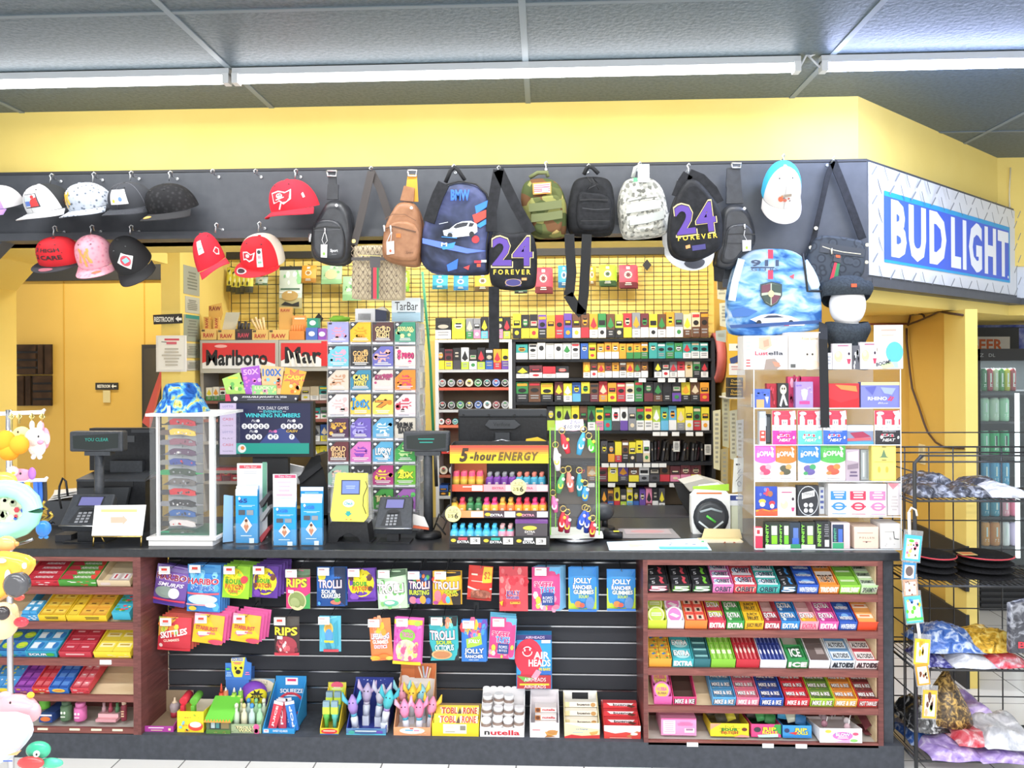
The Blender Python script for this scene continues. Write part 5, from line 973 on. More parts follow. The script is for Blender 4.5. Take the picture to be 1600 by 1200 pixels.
buckle(t, 637, 266, 651, 275, Y + .04); t.part('eyelet').lathe(P(643, 325, Y + .015), [(.006, 0), (.006, .003)], 'd0d0d2:x', 12, (0, -1, 0))
for x in (600, 610): t.part('zip_pull').tube(pl([(x, 352), (x + 1, 362)], Y - .005), .005, 'd8d8d8:x')
ptag(t, C2(815, 552, 862, 546, 864, 625, 818, 632), Y - .008, 'd8583a', C2(845, 490, 818, 550, 842, 552, 848, 490))
# racing car backpack
Y = 3.27
bm = noisy('night_sky_print', [(.3, '23262e'), (.5, '3e4560'), (.62, '555c86'), (.75, '2c3040')], 7, .55, 0, 3, dist=.5)
t = T('backpack', 'large dark backpack printed with a white racing car and coloured streaks', 'bag')
b = t.part('body'); b.puff(sm(C2(1040, 430, 1080, 330, 1130, 230, 1180, 190, 1270, 165, 1380, 185, 1450, 250, 1475, 330, 1470, 450, 1450, 560, 1450, 720, 1430, 745, 1090, 740, 1040, 700, 1018, 650, 1025, 540)), Y, .13, bm, .3)
s_ = 'p 2f7ad8 742 322 764 312 766 320 744 334;p d84438 738 336 764 326 763 338 742 350;p 2f8ae0 744 352 763 340 760 350 750 356;p 5a7ae0 660 372 690 378 730 388 760 392 730 396 690 388 660 380;p 3a90e8 688 384 712 378 708 388 692 390;e 743 374 6 6 c83038;p 2a6ad0 698 414 716 404 714 420 700 424;p c83a3a 724 418 734 414 732 422;'
s_ += 'p dfe3ea 692 360 702 358 712 350 722 346 736 345 745 350 746 362 738 368 710 371 694 368;p 2a2c34 708 355 714 350 724 347.5 732 347.5 729 353 712 357;p 2a2c34 734 348 741 349 738 354 732 354;e 703 368 4 4.4 1c1d22;e 737 366 4 4.6 1c1d22;r 700 362 708 364 9aa0b0;l 690 370 714 372 1.2 3a90e8;l 686 350 700 347 1 c8ccd8;'
s_ += 'tb 719 305 30 17 2f6ae0 BMW;tb 719 304 28.6 15.6 3a78f0 BMW;r 741 407 752 411 c82a40;r 752 406 760 410 dfe0e8;r 745 412 751 417 d8502a;tb 694 382 9 6 dfe4f0 M'
b.art(pxm(Y - .0006), s_)
t.part('piping').tube(pl(C2(1130, 235, 1185, 195, 1270, 172, 1375, 190, 1440, 250, 1462, 330, 1460, 450, 1442, 560, 1440, 720), Y + .012), .004, '15161a')
t.part('strap').strap(pl(C2(1175, 190, 1140, 260, 1110, 340, 1082, 430), Y - .012), .05, .012, nylon)
t.part('handle').tube(pl(C2(1185, 180, 1215, 110, 1240, 85, 1268, 110, 1305, 165), Y + .05), .009, '1c1d20:m', 8)
hook(709, 263, 'small hook holding the racing car backpack', 0)
# number bags
def numbag(out, Y, apex, tx, label, rot_, strap_pts, dy=0):
    t = T('number_bag', label, 'bag'); b = t.part('body'); b.puff(sm(out), Y, .09, nylon, .3); b.art(pxm(Y - .0006), tx)
    for s in strap_pts: t.part('strap').strap(pl(s, Y + .03), .045, .006, nylon)
    return t
def digits(cx, cy, w, h, rot_):
    r = ''
    for tx, dx in (('2', -.27), ('4', .25)):
        for bo, c, sc in ((1, 'f0d898', 1.16), (1, '2a2440', 1.07), (1, '5a3a9c', 1.0)):
            r += f'tb@{rot_} {cx+dx*w} {cy+dx*w*math.sin(math.radians(rot_))} {w*.48*sc} {h*sc} {c} {tx};'
    return r
numbag([(763, 395), (766, 372), (776, 359), (800, 364), (822, 358), (834, 366), (840, 395), (838, 440), (833, 449), (800, 452), (770, 448), (764, 436)], 3.24, None, digits(801, 393, 62, 44, 0) + 'tb 800 425 58 8 e8c840 F O R E V E R;r 790 436 814 447 3a3478;o 802 441.5 13 6 .1 c8a878;r 815 434 823 438 e8a060', 'black number bag with purple digits, hanging before the racing car backpack', 0, [[(779, 266), (768, 330), (768, 362)], [(779, 266), (806, 322), (830, 364)], [(772, 448), (772, 500), (772, 545)]])
hook(779, 265, 'small hook holding the first number bag', 0)
numbag(C3(1000, 360, 1025, 270, 1070, 190, 1105, 150, 1165, 152, 1235, 230, 1300, 310, 1325, 400, 1325, 560, 1305, 600, 1180, 660, 1100, 660, 1020, 630, 990, 560, 990, 450), 3.17, None, digits(1087, 341, 62, 46, -7) + 'tb@-5 1090 370 62 8 e8c840 F O R E V E R;p 3a3478 1081 384 1102 381 1103 389 1082 392;p e8a060 1071 384 1078 382 1079 387 1072 389', 'second black number bag with purple digits, over a white brim', 0, [C3(1100, 130, 1060, 190, 1030, 270), C3(1105, 130, 1180, 160, 1250, 230, 1290, 310)])
# camouflage packs
cam1 = noisy('woodland_camo', [(.0, '5a6038'), (.3, '6a4a30'), (.48, '8a8a50'), (.6, '4a5430'), (.8, 'c0a868')], 22, .8, 0, kind='cells')
cam2 = noisy('digital_camo', [(.0, 'a8a8a0'), (.3, 'c8c6ba'), (.5, '7a7a72'), (.65, 'd0cec4'), (.85, '96958a')], 75, .8, 0, kind='cells')
tac = noisy('black_tactical', [(.3, '1a1b1d'), (.7, '26272a')], 50, .7, .2)
def pack(out, pocket, Y, m, m2, label, straps, art, handle):
    t = T('tactical_pack', label, 'bag'); t.part('body').puff(sm(out), Y + .02, .1, m, .35)
    k = t.part('pocket'); k.puff(sm(pocket), Y, .03, m, .4)
    if art: k.art(pxm(Y - .003), art)
    for s in straps: t.part('webbing').strap(pl(s, Y - .002), .035, .004, m2, (0, 0, 1))
    t.part('handle').tube(pl(handle, Y + .06), .009, m2, 8); return t
pack(C3(60, 200, 90, 155, 180, 140, 260, 150, 310, 200, 340, 290, 345, 400, 340, 500, 300, 515, 140, 515, 110, 470, 80, 370, 50, 290), C3(100, 280, 150, 265, 260, 250, 310, 270, 320, 380, 310, 480, 270, 500, 150, 500, 125, 440), 3.31, cam1, '6a7048:m', 'green woodland camouflage pack with a flag patch', [C3(105, 340, 200, 330, 310, 315), C3(120, 405, 220, 395, 315, 380)], 'p e8903a 832 286 861 284 861 302 833 304;p e8c8c8 834 288 859.5 286 859.5 300.5 835 302;' + ''.join(f'l 834.5 {290+i*3} 859 {288.4+i*3} 1.4 d86a78;' for i in range(4)) + 'r 847 293 857 300 9aa0d0', C3(110, 150, 160, 120, 220, 118, 225, 145))
t = pack(C3(375, 180, 420, 135, 560, 130, 625, 160, 645, 260, 650, 400, 640, 480, 600, 500, 400, 500, 360, 480, 345, 400, 355, 300), C3(415, 240, 450, 230, 600, 255, 620, 300, 625, 440, 600, 480, 420, 480, 400, 400), 3.3, tac, '18191b:m', 'plain black tactical pack with long straps dangling below', [], line(C3(425, 290, 500, 285, 600, 290), '0c0c0e', 1.6) + line(C3(440, 340, 520, 350, 610, 345), '3a3b3e', 1) + line(C3(430, 420, 610, 420), '0e0e10', 1.2), C3(450, 130, 470, 85, 500, 85, 540, 125))
t.part('bungee').tube(pl(C3(470, 150, 500, 190, 470, 225, 540, 190, 500, 150, 545, 225), 3.295), .003, '0e0e10')
for s in (C3(358, 505, 362, 600, 372, 740, 362, 850, 352, 890), C3(350, 880, 395, 955, 440, 1005), C3(432, 1005, 448, 880, 458, 700, 468, 505)): t.part('strap').strap(pl(s, 3.31), .042, .004, '1a1b1d:m')
hook(919, 262, 'small hook holding the black tactical pack', 0)
t = pack(C3(690, 190, 720, 150, 800, 135, 880, 140, 940, 190, 970, 270, 990, 400, 985, 480, 950, 500, 720, 525, 695, 480, 675, 380, 670, 280), C3(710, 290, 760, 270, 900, 250, 935, 280, 955, 400, 950, 470, 730, 500, 705, 420), 3.31, cam2, 'b4b8b4:m', 'pale grey digital camouflage pack with a folded grey tag', [C3(715, 350, 820, 335, 930, 315), C3(735, 425, 840, 410, 950, 380)], line(C3(730, 300, 830, 280, 905, 272), '5a5c56', 1.6), C3(755, 150, 770, 90, 800, 75, 830, 90, 850, 130))
t.part('tag').box(*[f for f in (P(995, 0, 3.3).x, P(1013, 0, 3.3).x, 3.295, 3.3, P(0, 300, 3.3).z, P(0, 273, 3.3).z)], 'b8bcbc'); t.part('tag').box(P(988, 0, 3.3).x, P(994, 0, 3.3).x, 3.298, 3.3, P(0, 299, 3.3).z, P(0, 293, 3.3).z, '5aba7a')
hook(999, 259, 'small hook holding the grey camouflage pack', 0)
# second black sling
Y = 3.33
t = T('sling_bag', 'black nylon sling bag with green dotted tag beside the turquoise mesh cap', 'bag')
t.part('body').puff(sm(C3(1335, 312, 1450, 305, 1500, 370, 1530, 470, 1532, 580, 1440, 640, 1390, 715, 1330, 720, 1275, 700, 1285, 620, 1320, 560, 1325, 420)), Y + .02, .08, leather, .35)
k = t.part('pocket'); k.puff(sm(C3(1340, 470, 1380, 435, 1470, 430, 1515, 480, 1520, 560, 1440, 610, 1385, 690, 1300, 680, 1330, 580)), Y, .03, leather, .5); k.art(pxm(Y), line(C3(1345, 505, 1430, 500, 1520, 505), '0c0d0f', 1.8) + line(C3(1340, 560, 1520, 560), '0e0f12', 1))
t.part('strap').pp([x for p in C3(1345, 90, 1425, 80, 1435, 215, 1445, 310, 1340, 312, 1342, 215, 1338, 200) for x in p], Y + .045, .01, leather)
t.part('lower_strap').pp([x for p in C3(1262, 700, 1335, 715, 1318, 780, 1312, 800, 1266, 795) for x in p], Y + .05, .01, nylon)
buckle(t, 1143, 255, 1158, 262, Y + .04); t.part('zip_pull').tube(pl([(1163, 350), (1164, 358)], Y - .005), .005, 'd8d8d8:x'); t.part('eyelet').lathe(P(1163, 326, Y + .015), [(.006, 0), (.006, .003)], 'd0d0d2:x', 12, (0, -1, 0))
ptag(t, C3(1440, 542, 1495, 540, 1493, 605, 1442, 612), Y - .008, '9ae03a', C3(1455, 480, 1450, 510, 1468, 542))
# black monogram crossbody
Y = 3.385
bmn = noisy('dark_monogram', [(.0, '3c4046'), (.35, '454a50'), (.45, '2c3034'), (.6, '40454b')], 26, .6, 0, kind='voronoi')
t = T('crossbody_bag', 'black monogram crossbody bag with red and green stripe, tilted on its strap', 'bag')
b = t.part('body'); b.puff(sm(C4(300, 525, 360, 502, 590, 535, 625, 565, 602, 800, 420, 850, 300, 830, 245, 680, 268, 590), 1), Y, .06, bmn, .25)
b.art(pxm(Y - .0005), 'p 34383e 1283 379 1352 389 1350 402 1280 394;' + line(C4(340, 580, 400, 600, 470, 615, 580, 628), 'd0c8a8', 1.2) + 'p 3a3c40 1303 398 1315 400 1314 411 1302 408;p d02a40 1304 410 1308 411 1299 450 1293 449;p 2a7a48 1308 411 1312.5 412 1306 452 1299 450;p e8562a 1306 398 1313 399 1313 403 1306 402')
for s in (C4(405, 48, 370, 150, 330, 330, 300, 460, 270, 600),): t.part('strap').strap(pl(s, Y + .03), .022, .004, nylon)
t.part('strap').strap(pl(C4(405, 48, 470, 210, 530, 370, 590, 535), Y + .03), .034, .004, nylon)
t.part('zip_pull').tube(pl([(1299, 388), (1300, 398)], Y - .005), .005, 'e0d8c0:x')
for q in ((1274, 357), (1266, 387), (1354, 383), (1353, 410)): t.part('ring').lathe(P(*q, Y + .02), [(.008, 0), (.008, .008)], 'e0d8c0:x', 10, (0, -1, 0))
hook(1301, 251, 'small hook holding the black monogram bag', 0)
# ================================================================ racks against the back wall
import colorsys
def cname(h):
    r, g, b = [int((h if len(h) >= 6 else ''.join(c * 2 for c in h))[i:i + 2], 16) / 255 for i in (0, 2, 4)]
    H, S_, Vv = colorsys.rgb_to_hsv(r, g, b); H *= 360
    if Vv < .28: return 'black'
    if S_ < .14: return 'white' if Vv > .8 else 'grey'
    if Vv < .55 and (H < 45 or H > 340): return 'maroon' if H < 12 or H > 340 else 'brown'
    for lim, n in ((14, 'red'), (38, 'orange'), (64, 'yellow'), (84, 'lime'), (155, 'green'), (190, 'teal'), (215, 'sky blue'), (255, 'blue'), (295, 'purple'), (345, 'pink'), (361, 'red')):
        if H < lim: return n
PAL = dict(k='26262a', w='ecebe8', y='e8d838', g='3a8a4a', r='c83440', b='3460b0', t='3aa09a', o='eaa030', p='6a4aa0', n='6a4630', a='8a8c90', l='b4d048', i='e088a8', c='e0cfae', m='70303a', s='68b4d8', v='48464c')
bshelf = noisy('black_shelf', [(.4, '27282b'), (.7, '323337')], 30, .5)
def shelfrow(Y, ylip, h, spec, where, kind='cigarillo box', name='cigarillo_box', d=.1, tag=True, pxc=950, cat='tobacco', skip=()):
    """spec: (x0, x1, 'codes') runs of equally wide packs; h = pack height in pixels"""
    z0 = pZ(ylip, Y, pxc); i = 0; rr = random.Random(int(ylip * 10))
    for x0, x1, codes in spec:
        cs = codes.split(); w = (x1 - x0) / len(cs)
        for j, c in enumerate(cs):
            a, b = pX(x0 + w * j + .4, Y), pX(x0 + w * (j + 1) - .4, Y); hh = h * Y / F * rr.uniform(.93, 1.04)
            c1, c2 = PAL[c[0]], PAL[c[1]]
            if c1 == c2: lab = f'all {cname(c1)} {kind}'
            else: lab = f'{cname(c1)} and {cname(c2)} {kind}'
            t = T(name, f'{lab}, {ORD[i] if i < 20 else "twenty-" + ORD[i - 20]} along {where}', cat); i += 1
            yo = Y + rr.uniform(0, .012)
            t.b.box(a, b, yo, yo + d, z0 + .0005, z0 + hh, c1)
            dk = '1e1e20' if c1 != PAL['k'] else 'b8b0a0'; k = rr.randrange(4); tk = PAL[rr.choice('wkyrcgo')]
            art = f'r 0 {58 if k != 2 else 66} 100 100 {c2};'
            if k == 0: art += f'e 50 34 30 15 {tk};n 20 20 80 50 2 {dk};'
            elif k == 1: art += f'r 8 8 92 20 {tk};e 50 42 34 10 {dk};n 15 66 85 90 2 9a9a9c;'
            elif k == 2: art += f'p {tk} 10 50 50 14 90 50 50 62;n 16 72 84 94 2 a8a8a8;'
            else: art += f'r 12 28 88 48 {dk};n 20 31 80 46 1 {tk};e 50 78 26 9 {tk};'
            t.b.art(uvm_((a, yo, z0 + hh), (b - a, 0, 0), (0, 0, -hh)), art)
YR = 4.9
def rack(px0, px1, ytop, ybot, lips, label, m, Y=YR, up='cfd0d2', back='8a7862', lipm=None, d=.22):
    t = T('display_rack', label, 'rack'); a, b = pX(px0, Y), pX(px1, Y); zt, zb = pZ(ytop, Y, px0), pZ(ybot, Y, px0)
    t.part('back').box(a, b, Y + d, Y + d + .01, zb, zt, back)
    for x in (a, b - .022): t.part('upright').box(x, x + .022, Y - .004, Y + d, zb, zt, up)
    t.part('top').box(a, b, Y - .006, Y + d, zt - .018, zt, m)
    for k, y in enumerate(lips):
        z = pZ(y, Y, (px0 + px1) / 2); s = t.part('shelf'); s.box(a + .022, b - .022, Y - .008, Y + d, z - .017, z, (lipm or {}).get(k, m))
    return t
zk = zc - .02
rack(800, 1117, 530, 860, [561, 590.5, 628, 673, 722.5, 753, 798], 'tall black rack of cigarillos and rolling papers on the back wall', bshelf, up='2b2c30')
rack(680, 800, 531, 860, [577.5, 605.5, 640, 664, 704, 742, 775], 'narrow white rack of chewing tobacco beside the tall black rack', 'c8c8c8', up='dcdcdc', lipm={1: 'd8604a', 3: 'e07858', 4: 'c84a3c', 5: 'a85a44'})
B_, W_ = 'the %s shelf of the black rack', 'the %s shelf of the white rack'
shelfrow(YR, 527.5, 38, [(801, 1108, 'yk ky ky pk oo rr pb nw nr ow gw nk lk ry aw mw yw nw ow aw cn cn nn')], 'the top of the tall black rack', pxc=955)
shelfrow(YR, 560.5, 25, [(806, 825, 'tw'), (826, 906, 'ww ww ww ww ww ww'), (907, 932, 'bb yy'), (933, 1013, 'ow ow ow oo og og og'), (1014, 1107, 'tt tt tg gt tw tw tw')], B_ % 'first', 'slim box', 'tobacco_box')
shelfrow(YR, 590, 19, [(806, 889, 'kw mw rw kw')], B_ % 'near second', 'cigarette pack', 'cigarette_pack')
shelfrow(YR, 590, 25, [(911, 1013, 'ow nw ow nw ow nw ow nw nw')], B_ % 'middle second', 'cigarette pack', 'cigarette_pack')
shelfrow(YR, 590, 26, [(1022, 1107, 'kw kw aw rw cc gk kw')], B_ % 'far second', 'cigarette pack', 'cigarette_pack')
shelfrow(YR, 627.5, 31, [(806, 864, 'gk nn yk'), (866, 1005, 'mk yw bs yk nm ro oy rr cw gg'), (1006, 1108, 'km kn kk kp yk nk or')], B_ % 'third', pxc=955)
shelfrow(YR, 672.5, 37, [(854, 1108, 'kl lw lw yk nk gw yi gt wv wp aa gw yw lw ts sw ya yw gr yw')], B_ % 'fourth', pxc=980)
shelfrow(YR, 722, 32, [(938, 1015, 'vk ko yr nk yk yv wc')], B_ % 'fifth', pxc=980)
shelfrow(YR, 752.5, 25, [(900, 1095, 'vv on mm yy pv ny wa kv nr mi mi my')], B_ % 'sixth', 'pouch', 'tobacco_pouch', pxc=1000)
shelfrow(YR, 797.5, 34, [(938, 1038, 'kr nb yr kl ys kb pp im kw vw')], B_ % 'lowest', pxc=1000)
t = T('price_ticket', 'white price ticket on the front of a black rack shelf', 'price ticket', 'price tickets on the black rack'); p = P(1020, 675, YR - .012); t.b.box(p.x, p.x + .045, YR - .011, YR - .009, p.z - .025, p.z, 'ecebe6'); p0 = p
for px, py in [(1032, 675), (1050, 675), (1072, 675), (1087, 675), (940, 724), (953, 724), (966, 724), (979, 724), (992, 724), (1005, 724), (1018, 724), (1030, 724), (918, 755), (950, 755), (982, 755), (1014, 755), (1046, 755), (998, 591), (1028, 591), (1044, 591), (1060, 591), (1078, 591)]:
    q = P(px, py, YR - .012); t.copy(q - p0)
# rolling paper wallets leaning on the fifth shelf
rr = random.Random(5)
for i in range(17):
    x = 1018 + i * 5.2; z0 = pZ(722, YR, 1060); w = pX(x + 4, YR + .02) - pX(x, YR + .02); cc = ['2e2e32', '3c3a3c', '4a2a30', '26262a', '3a3026', '5a5248'][i % 6]
    t = T('card_wallet', f'dark thin wallet leaning {["upright", "slightly"][i % 2]}, {ORD[i]} of the leaning row on the fifth black shelf', 'wallet'); a = pX(x, YR); yy = YR + .02 + .03 * (i % 3)
    t.b.box(a, a + .012, yy, yy + .09, z0 + .002, z0 + .1 + .03 * rr.random(), cc); t.b.art(uvm_((a, yy, z0 + .09), (.012, 0, 0), (0, 0, -.08)), f'r 20 10 80 24 {["b8a890", "8a8a90", "c83a40"][i % 3]}'); t.rot((a, yy, z0), 'Y', (i % 5) * 3 - 2)
    if (i % 5) * 3 - 2 > 0: t.xf(Matrix.Translation((0, 0, .002)))
for px, py in ((1057, 697), (1106, 702)):
    t = T('price_card', f'small white price card clipped above the dark wallets, {"one near the middle" if px < 1080 else "one near the alcove wall"}', 'card'); p = P(px, py, YR - .02); t.b.box(p.x - .02, p.x + .02, YR - .02, YR - .018, p.z - .035, p.z + .03, 'd0cfc8'); t.b.art(uvm_((p.x - .02, YR - .02, p.z + .03), (.04, 0, 0), (0, 0, -.065)), 'n 14 14 86 86 5 6a6a6a')
# white rack contents
shelfrow(YR, 529, 33, [(680, 705, 'kw'), (706, 727, 'ly'), (728, 798, 'ag ai ks ai ki kl')], 'the top of the narrow white rack', pxc=740)
shelfrow(YR, 577, 33, [(682, 796, 'ky my kv wl kw kl kb or yp')], W_ % 'first', pxc=740)
def cans(ylip, n, x0, x1, cols, where, Y=YR):
    z = pZ(ylip, Y, 740); w = (x1 - x0) / n
    for i in range(n):
        c = PAL[cols[i]]; x = pX(x0 + w * (i + .5), Y); r = (pX(x0 + w, Y) - pX(x0, Y)) * .47
        t = T('tobacco_can', f'round {cname(c)} tobacco can standing on edge, {ORD[i]} along {where}', 'tobacco')
        t.b.lathe((x, Y + .03, z + r + .001), [(r, 0), (r, .03)], '2e2e32', 18, (0, -1, 0)); t.b.lathe((x, Y - .001, z + r + .001), [(r * .96, 0), (r * .9, .003)], c, 18, (0, -1, 0))
        t.b.art(uvm_((x - r, Y - .0045, z + 2 * r), (2 * r, 0, 0), (0, 0, -2 * r)), f'o 50 50 40 40 .14 e8e8e4;n 24 38 76 66 2 {"26262a" if cols[i] in "wcs" else "e8e8e4"};e 50 26 16 8 {PAL["rgbykt"[i % 6]]}')
cans(605, 8, 684, 796, 'aancgkbk', W_ % 'second'); cans(639.5, 8, 684, 796, 'kvgkbwma', W_ % 'third'); cans(664, 3, 684, 716, 'wrt', W_ % 'fourth'); cans(742, 2, 685, 714, 'cw', W_ % 'sixth')
shelfrow(YR, 775, 17, [(684, 714, 'bk ky')], W_ % 'lowest', pxc=700)
t = T('shelf_sign', 'red shelf sign with white lettering on the narrow white rack behind the pole display', 'sign'); t.b.pb(685, 697, 708, 709, YR - .02, .004, 'd03a30'); t.b.art(pxm(YR - .02), 'r 686 698 707 701 e8c848;tb 696 704 18 5 f4f0ec rry')
# cigarette rack with two lit signs
YM = 4.62
def msign(x0, y0, x1, y1, label, tx, shown):
    t = T('cigarette_sign', label, 'sign'); t.part('frame').pb(x0, y0, x1, y1, YM, .06, 'b8b4a8'); f = t.part('face'); f.art(pxm(YM - .001), f'r {x0+3} {y0+5} {x1-5} {y1-7} f2f0ec;p d83030 {x0+3} {y0+5} {x1-5} {y0+5} {x1-5} {y1-14} {(x0+x1)/2+22} {y0+26} {(x0+x1)/2-22} {y0+26} {x0+3} {y1-16};' + tx); return t
msign(313, 531, 435, 583, 'wide red and white cigarette sign with black lettering', 't 370 559 96 25 1a1a1c Marlboro;tb 370 559 96 24 1a1a1c Marlboro;e 345 541 10 2.5 f0b0a8', 1)
msign(436, 531, 514, 580, 'second red and white cigarette sign partly behind the ticket case', 'tb 480 555 70 26 1a1a1c Marll;r 502 533 513 572 d82a2c;' + ''.join(f'l {450+i*9} {548+i*2} {455+i*9} 572 2.4 f0e8d8;' for i in range(5)), 0)
rack(313, 516, 531, 800, [626, 655, 690, 735, 752], 'pale cigarette rack below the two red and white signs', 'a8a4a0', YM + .07, 'b8b4b0', '8a7040', {0: '7a4a40', 1: '9a5a4a'})
shelfrow(YM + .07, 625.5, 22, [(321, 352, 'wg wg wg'), (470, 512, 'cw cw tw')], 'the first shelf of the pale cigarette rack', 'cigarette pack', 'cigarette_pack', pxc=420)
shelfrow(YM + .07, 654.5, 18, [(486, 512, 'tw aw')], 'the second shelf of the pale cigarette rack', 'cigarette pack', 'cigarette_pack', pxc=490)
shelfrow(YM + .07, 689.5, 26, [(486, 512, 'aw by')], 'the third shelf of the pale cigarette rack', 'cigarette pack', 'cigarette_pack', pxc=490)
shelfrow(YM + .07, 734.5, 40, [(486, 512, 'yy yr')], 'the fourth shelf of the pale cigarette rack', 'cigarette pack', 'cigarette_pack', pxc=490)
shelfrow(YM + .07, 751.5, 19, [(332, 372, 'rr rm rr')], 'the lowest shelf of the pale cigarette rack', 'cigarette pack', 'cigarette_pack', pxc=350)
# rolling paper boxes on the signs
zr = pZ(531, YM, 400)
def rawbox(x0, x1, y0, label, col='e0b868', tx='RAW', tc='b83a30', lid=None):
    t = T('paper_box', label, 'box'); b = t.part('box'); b.pb(x0, y0, x1, 531, YM + .005, .07, col); b.art(pxm(YM + .005), f'tb {(x0+x1)/2} {y0+10} {(x1-x0)*.7} {(531-y0)*.42} {tc} {tx};r {x0+1} {y0+1} {x0+6} {y0+4} 5a4a30')
    if lid: t.part('lid').prism(pl(lid, YM + .06), (0, .004, 0), 'c0bca8' if col == 'e0b868' else col)
    return t
rawbox(314, 338, 514, 'kraft rolling paper box with two upright paper sleeves'); rawbox(340, 367, 515, 'kraft rolling paper box with a raised grey lid', lid=[(347, 515), (353, 488), (375, 488), (368, 515)]); rawbox(368, 393, 514, 'dark rolling paper box with red lettering', '3a2a2a', 'RAW', 'c84858'); rawbox(394, 419, 515, 'kraft rolling paper box holding slanted cones'); rawbox(420, 451, 515, 'kraft rolling paper box below the hanging smoke pouch')
for i, (x, y0, y1) in enumerate(((323, 495, 514), (338, 495, 514))):
    t = T('paper_sleeve', f'upright kraft paper sleeve, {"outer" if i == 0 else "inner"} one of the pair', 'paper'); t.b.pb(x - 5, y0, x + 4, y1, YM + .03, .02, 'd8a850'); t.b.art(pxm(YM + .03), f'tb@-90 {x} {(y0+y1)/2} 16 5 b04030 RAW')
t = T('paper_card', 'kraft display card with red lettering above the paper sleeves', 'card'); t.b.prism(pl([(326, 478), (346, 473), (348, 490), (345, 500), (326, 500)], YM + .055), (0, .004, 0), 'd8a850'); t.b.art(pxm(YM + .055), 'tb 336 482 18 7 8a3a28 RAW'); t.b.pb(330, 500, 344, 531, YM + .056, .003, 'd8a850')
t = T('paper_card', 'taller kraft display card behind the last kraft box', 'card'); t.b.pb(436, 480, 457, 531, YM + .08, .004, 'c89a50'); t.b.art(pxm(YM + .08), 'tb 446 485 15 5 a04030 RAW')
for i in range(4):
    t = T('paper_cone', f'slanted rolled paper cone, {ORD[i]} in the kraft box', 'paper cone'); t.b.tube([P(404 + i * 3.4, 518, YM + .04), P(393 + i * 6, 499 - (i % 2) * 3, YM + .045)], [.006, .009], 'd8b888', 8)
for i in range(4):
    t = T('paper_cone', f'black rolled cone, {ORD[i]} in the dark paper box', 'paper cone'); t.b.tube([P(373 + i * 5, 517, YM + .04), P(374 + i * 5, 503 + (i % 2) * 2, YM + .045)], .009, '2a2628', 8)
t = T('cigar_box', 'orange box of upright brown wrapped cigars', 'box'); t.part('box').pb(452, 517, 475, 531, YM + .005, .06, 'e0883a'); t.part('back_card').pb(457, 493, 478, 531, YM + .066, .004, 'e8944a'); t.part('back_card').art(pxm(YM + .066), 'n 460 496.5 476 501.5 1 f4e0c8')
for i in range(5): T('cigar', f'brown wrapped cigar, {ORD[i]} in the orange box', 'cigar').b.tube([P(456 + i * 4, 522, YM + .035), P(456 + i * 4, 508, YM + .035)], .006, 'c87a38', 8)
for i, (x0, x1, y0, c, nm) in enumerate(((478, 496, 512, '4a6ab8', 'blue'), (480, 497, 497, '2a8a70', 'green'), (497, 509, 513, '8a48b0', 'purple'))):
    t = T('paper_tin', f'{nm} rolling paper tin beside the orange cigar box', 'tin'); yb_ = 531 if i != 1 else 512; t.b.pb(x0, y0, x1, yb_, YM + .01 + .001 * i, .05, c); t.b.art(pxm(YM + .01 + .001 * i), f'e {(x0+x1)/2} {(y0+yb_)/2} 5 4 d8e0e8')
# wire grid on the back wall with hanging pouches
YG = YB - .04
t = T('wire_grid', 'black wire grid panel across the yellow back wall', 'grid')
g = t.part('wires'); za, zb_ = pZ(530, YG), pZ(402, YG)
for i in range(54):
    x = 362 + i * 14.05
    if x < 1112: g.box(pX(x, YG) - .002, pX(x, YG) + .002, YG, YG + .004, za, zb_, '2a2622')
for y in (413, 428, 441, 455, 470, 487, 499, 513): g.box(pX(362, YG), pX(1108, YG), YG - .003, YG + .001, pZ(y, YG) - .0022, pZ(y, YG) + .0022, '2a2622')
def pouch(x0, y0, x1, y1, c1, c2, label, Y=YG - .06, n=1, art=''):
    t = T('pouch', label, 'pouch'); a, b = P(x0, y0, Y), P(x1, y1, Y); W, H = b.x - a.x, a.z - b.z
    f = lambda u, v: V((a.x + W * u, Y - .014 * max(0, 1 - abs(2 * u - 1) ** 3) * min(1, v * 4, (1 - v) * 5) - .02 * v, a.z - H * v)); t.b.surf(f, 6, 8, lambda u, v: c1 if v < .72 else c2); t.b.surf(lambda u, v: f(u, v) + V((0, .028 if 0 < u < 1 and 0 < v < 1 else .004, 0)), 6, 8, c1)
    t.b.art(lambda u, v, k: f(u / 100, v / 100) + V((0, -.001 * k, 0)), art or f'e 50 44 22 16 e8e0c0;s 50 44 20 15 {c2};n 26 78 74 92 2 e0e0d0;r 40 8 60 20 f0e8d8', 2)
    t.b.tube([(a.x + W / 2, YG, a.z + .006), (a.x + W / 2, Y - .03, a.z + .004)], .002, '2a2a2a')
    for i in range(1, n): t.copy((.008 * i, .012 * i, -.006 * i), label.replace('front ', 'hidden ') + f', {ORD[i]} in its stack')
pouch(676, 430, 700, 452, '3aa0b8', '207890', 'turquoise pouch hanging below the racing car backpack'); pouch(709, 430, 732, 454, '3a98c8', '2470a0', 'blue pouch hanging below the racing car backpack'); pouch(742, 427, 767, 455, 'e0a830', '5a4420', 'amber pouch hanging below the racing car backpack')
pouch(836, 418, 862, 458, 'd04050', '702028', 'front red pouch hanging under the camouflage pack', n=2); pouch(872, 415, 890, 450, '3a98c8', '205a80', 'blue pouch half behind the dangling black straps'); pouch(918, 416, 931, 447, 'e0a830', '806020', 'orange pouch just beside the dangling black strap')
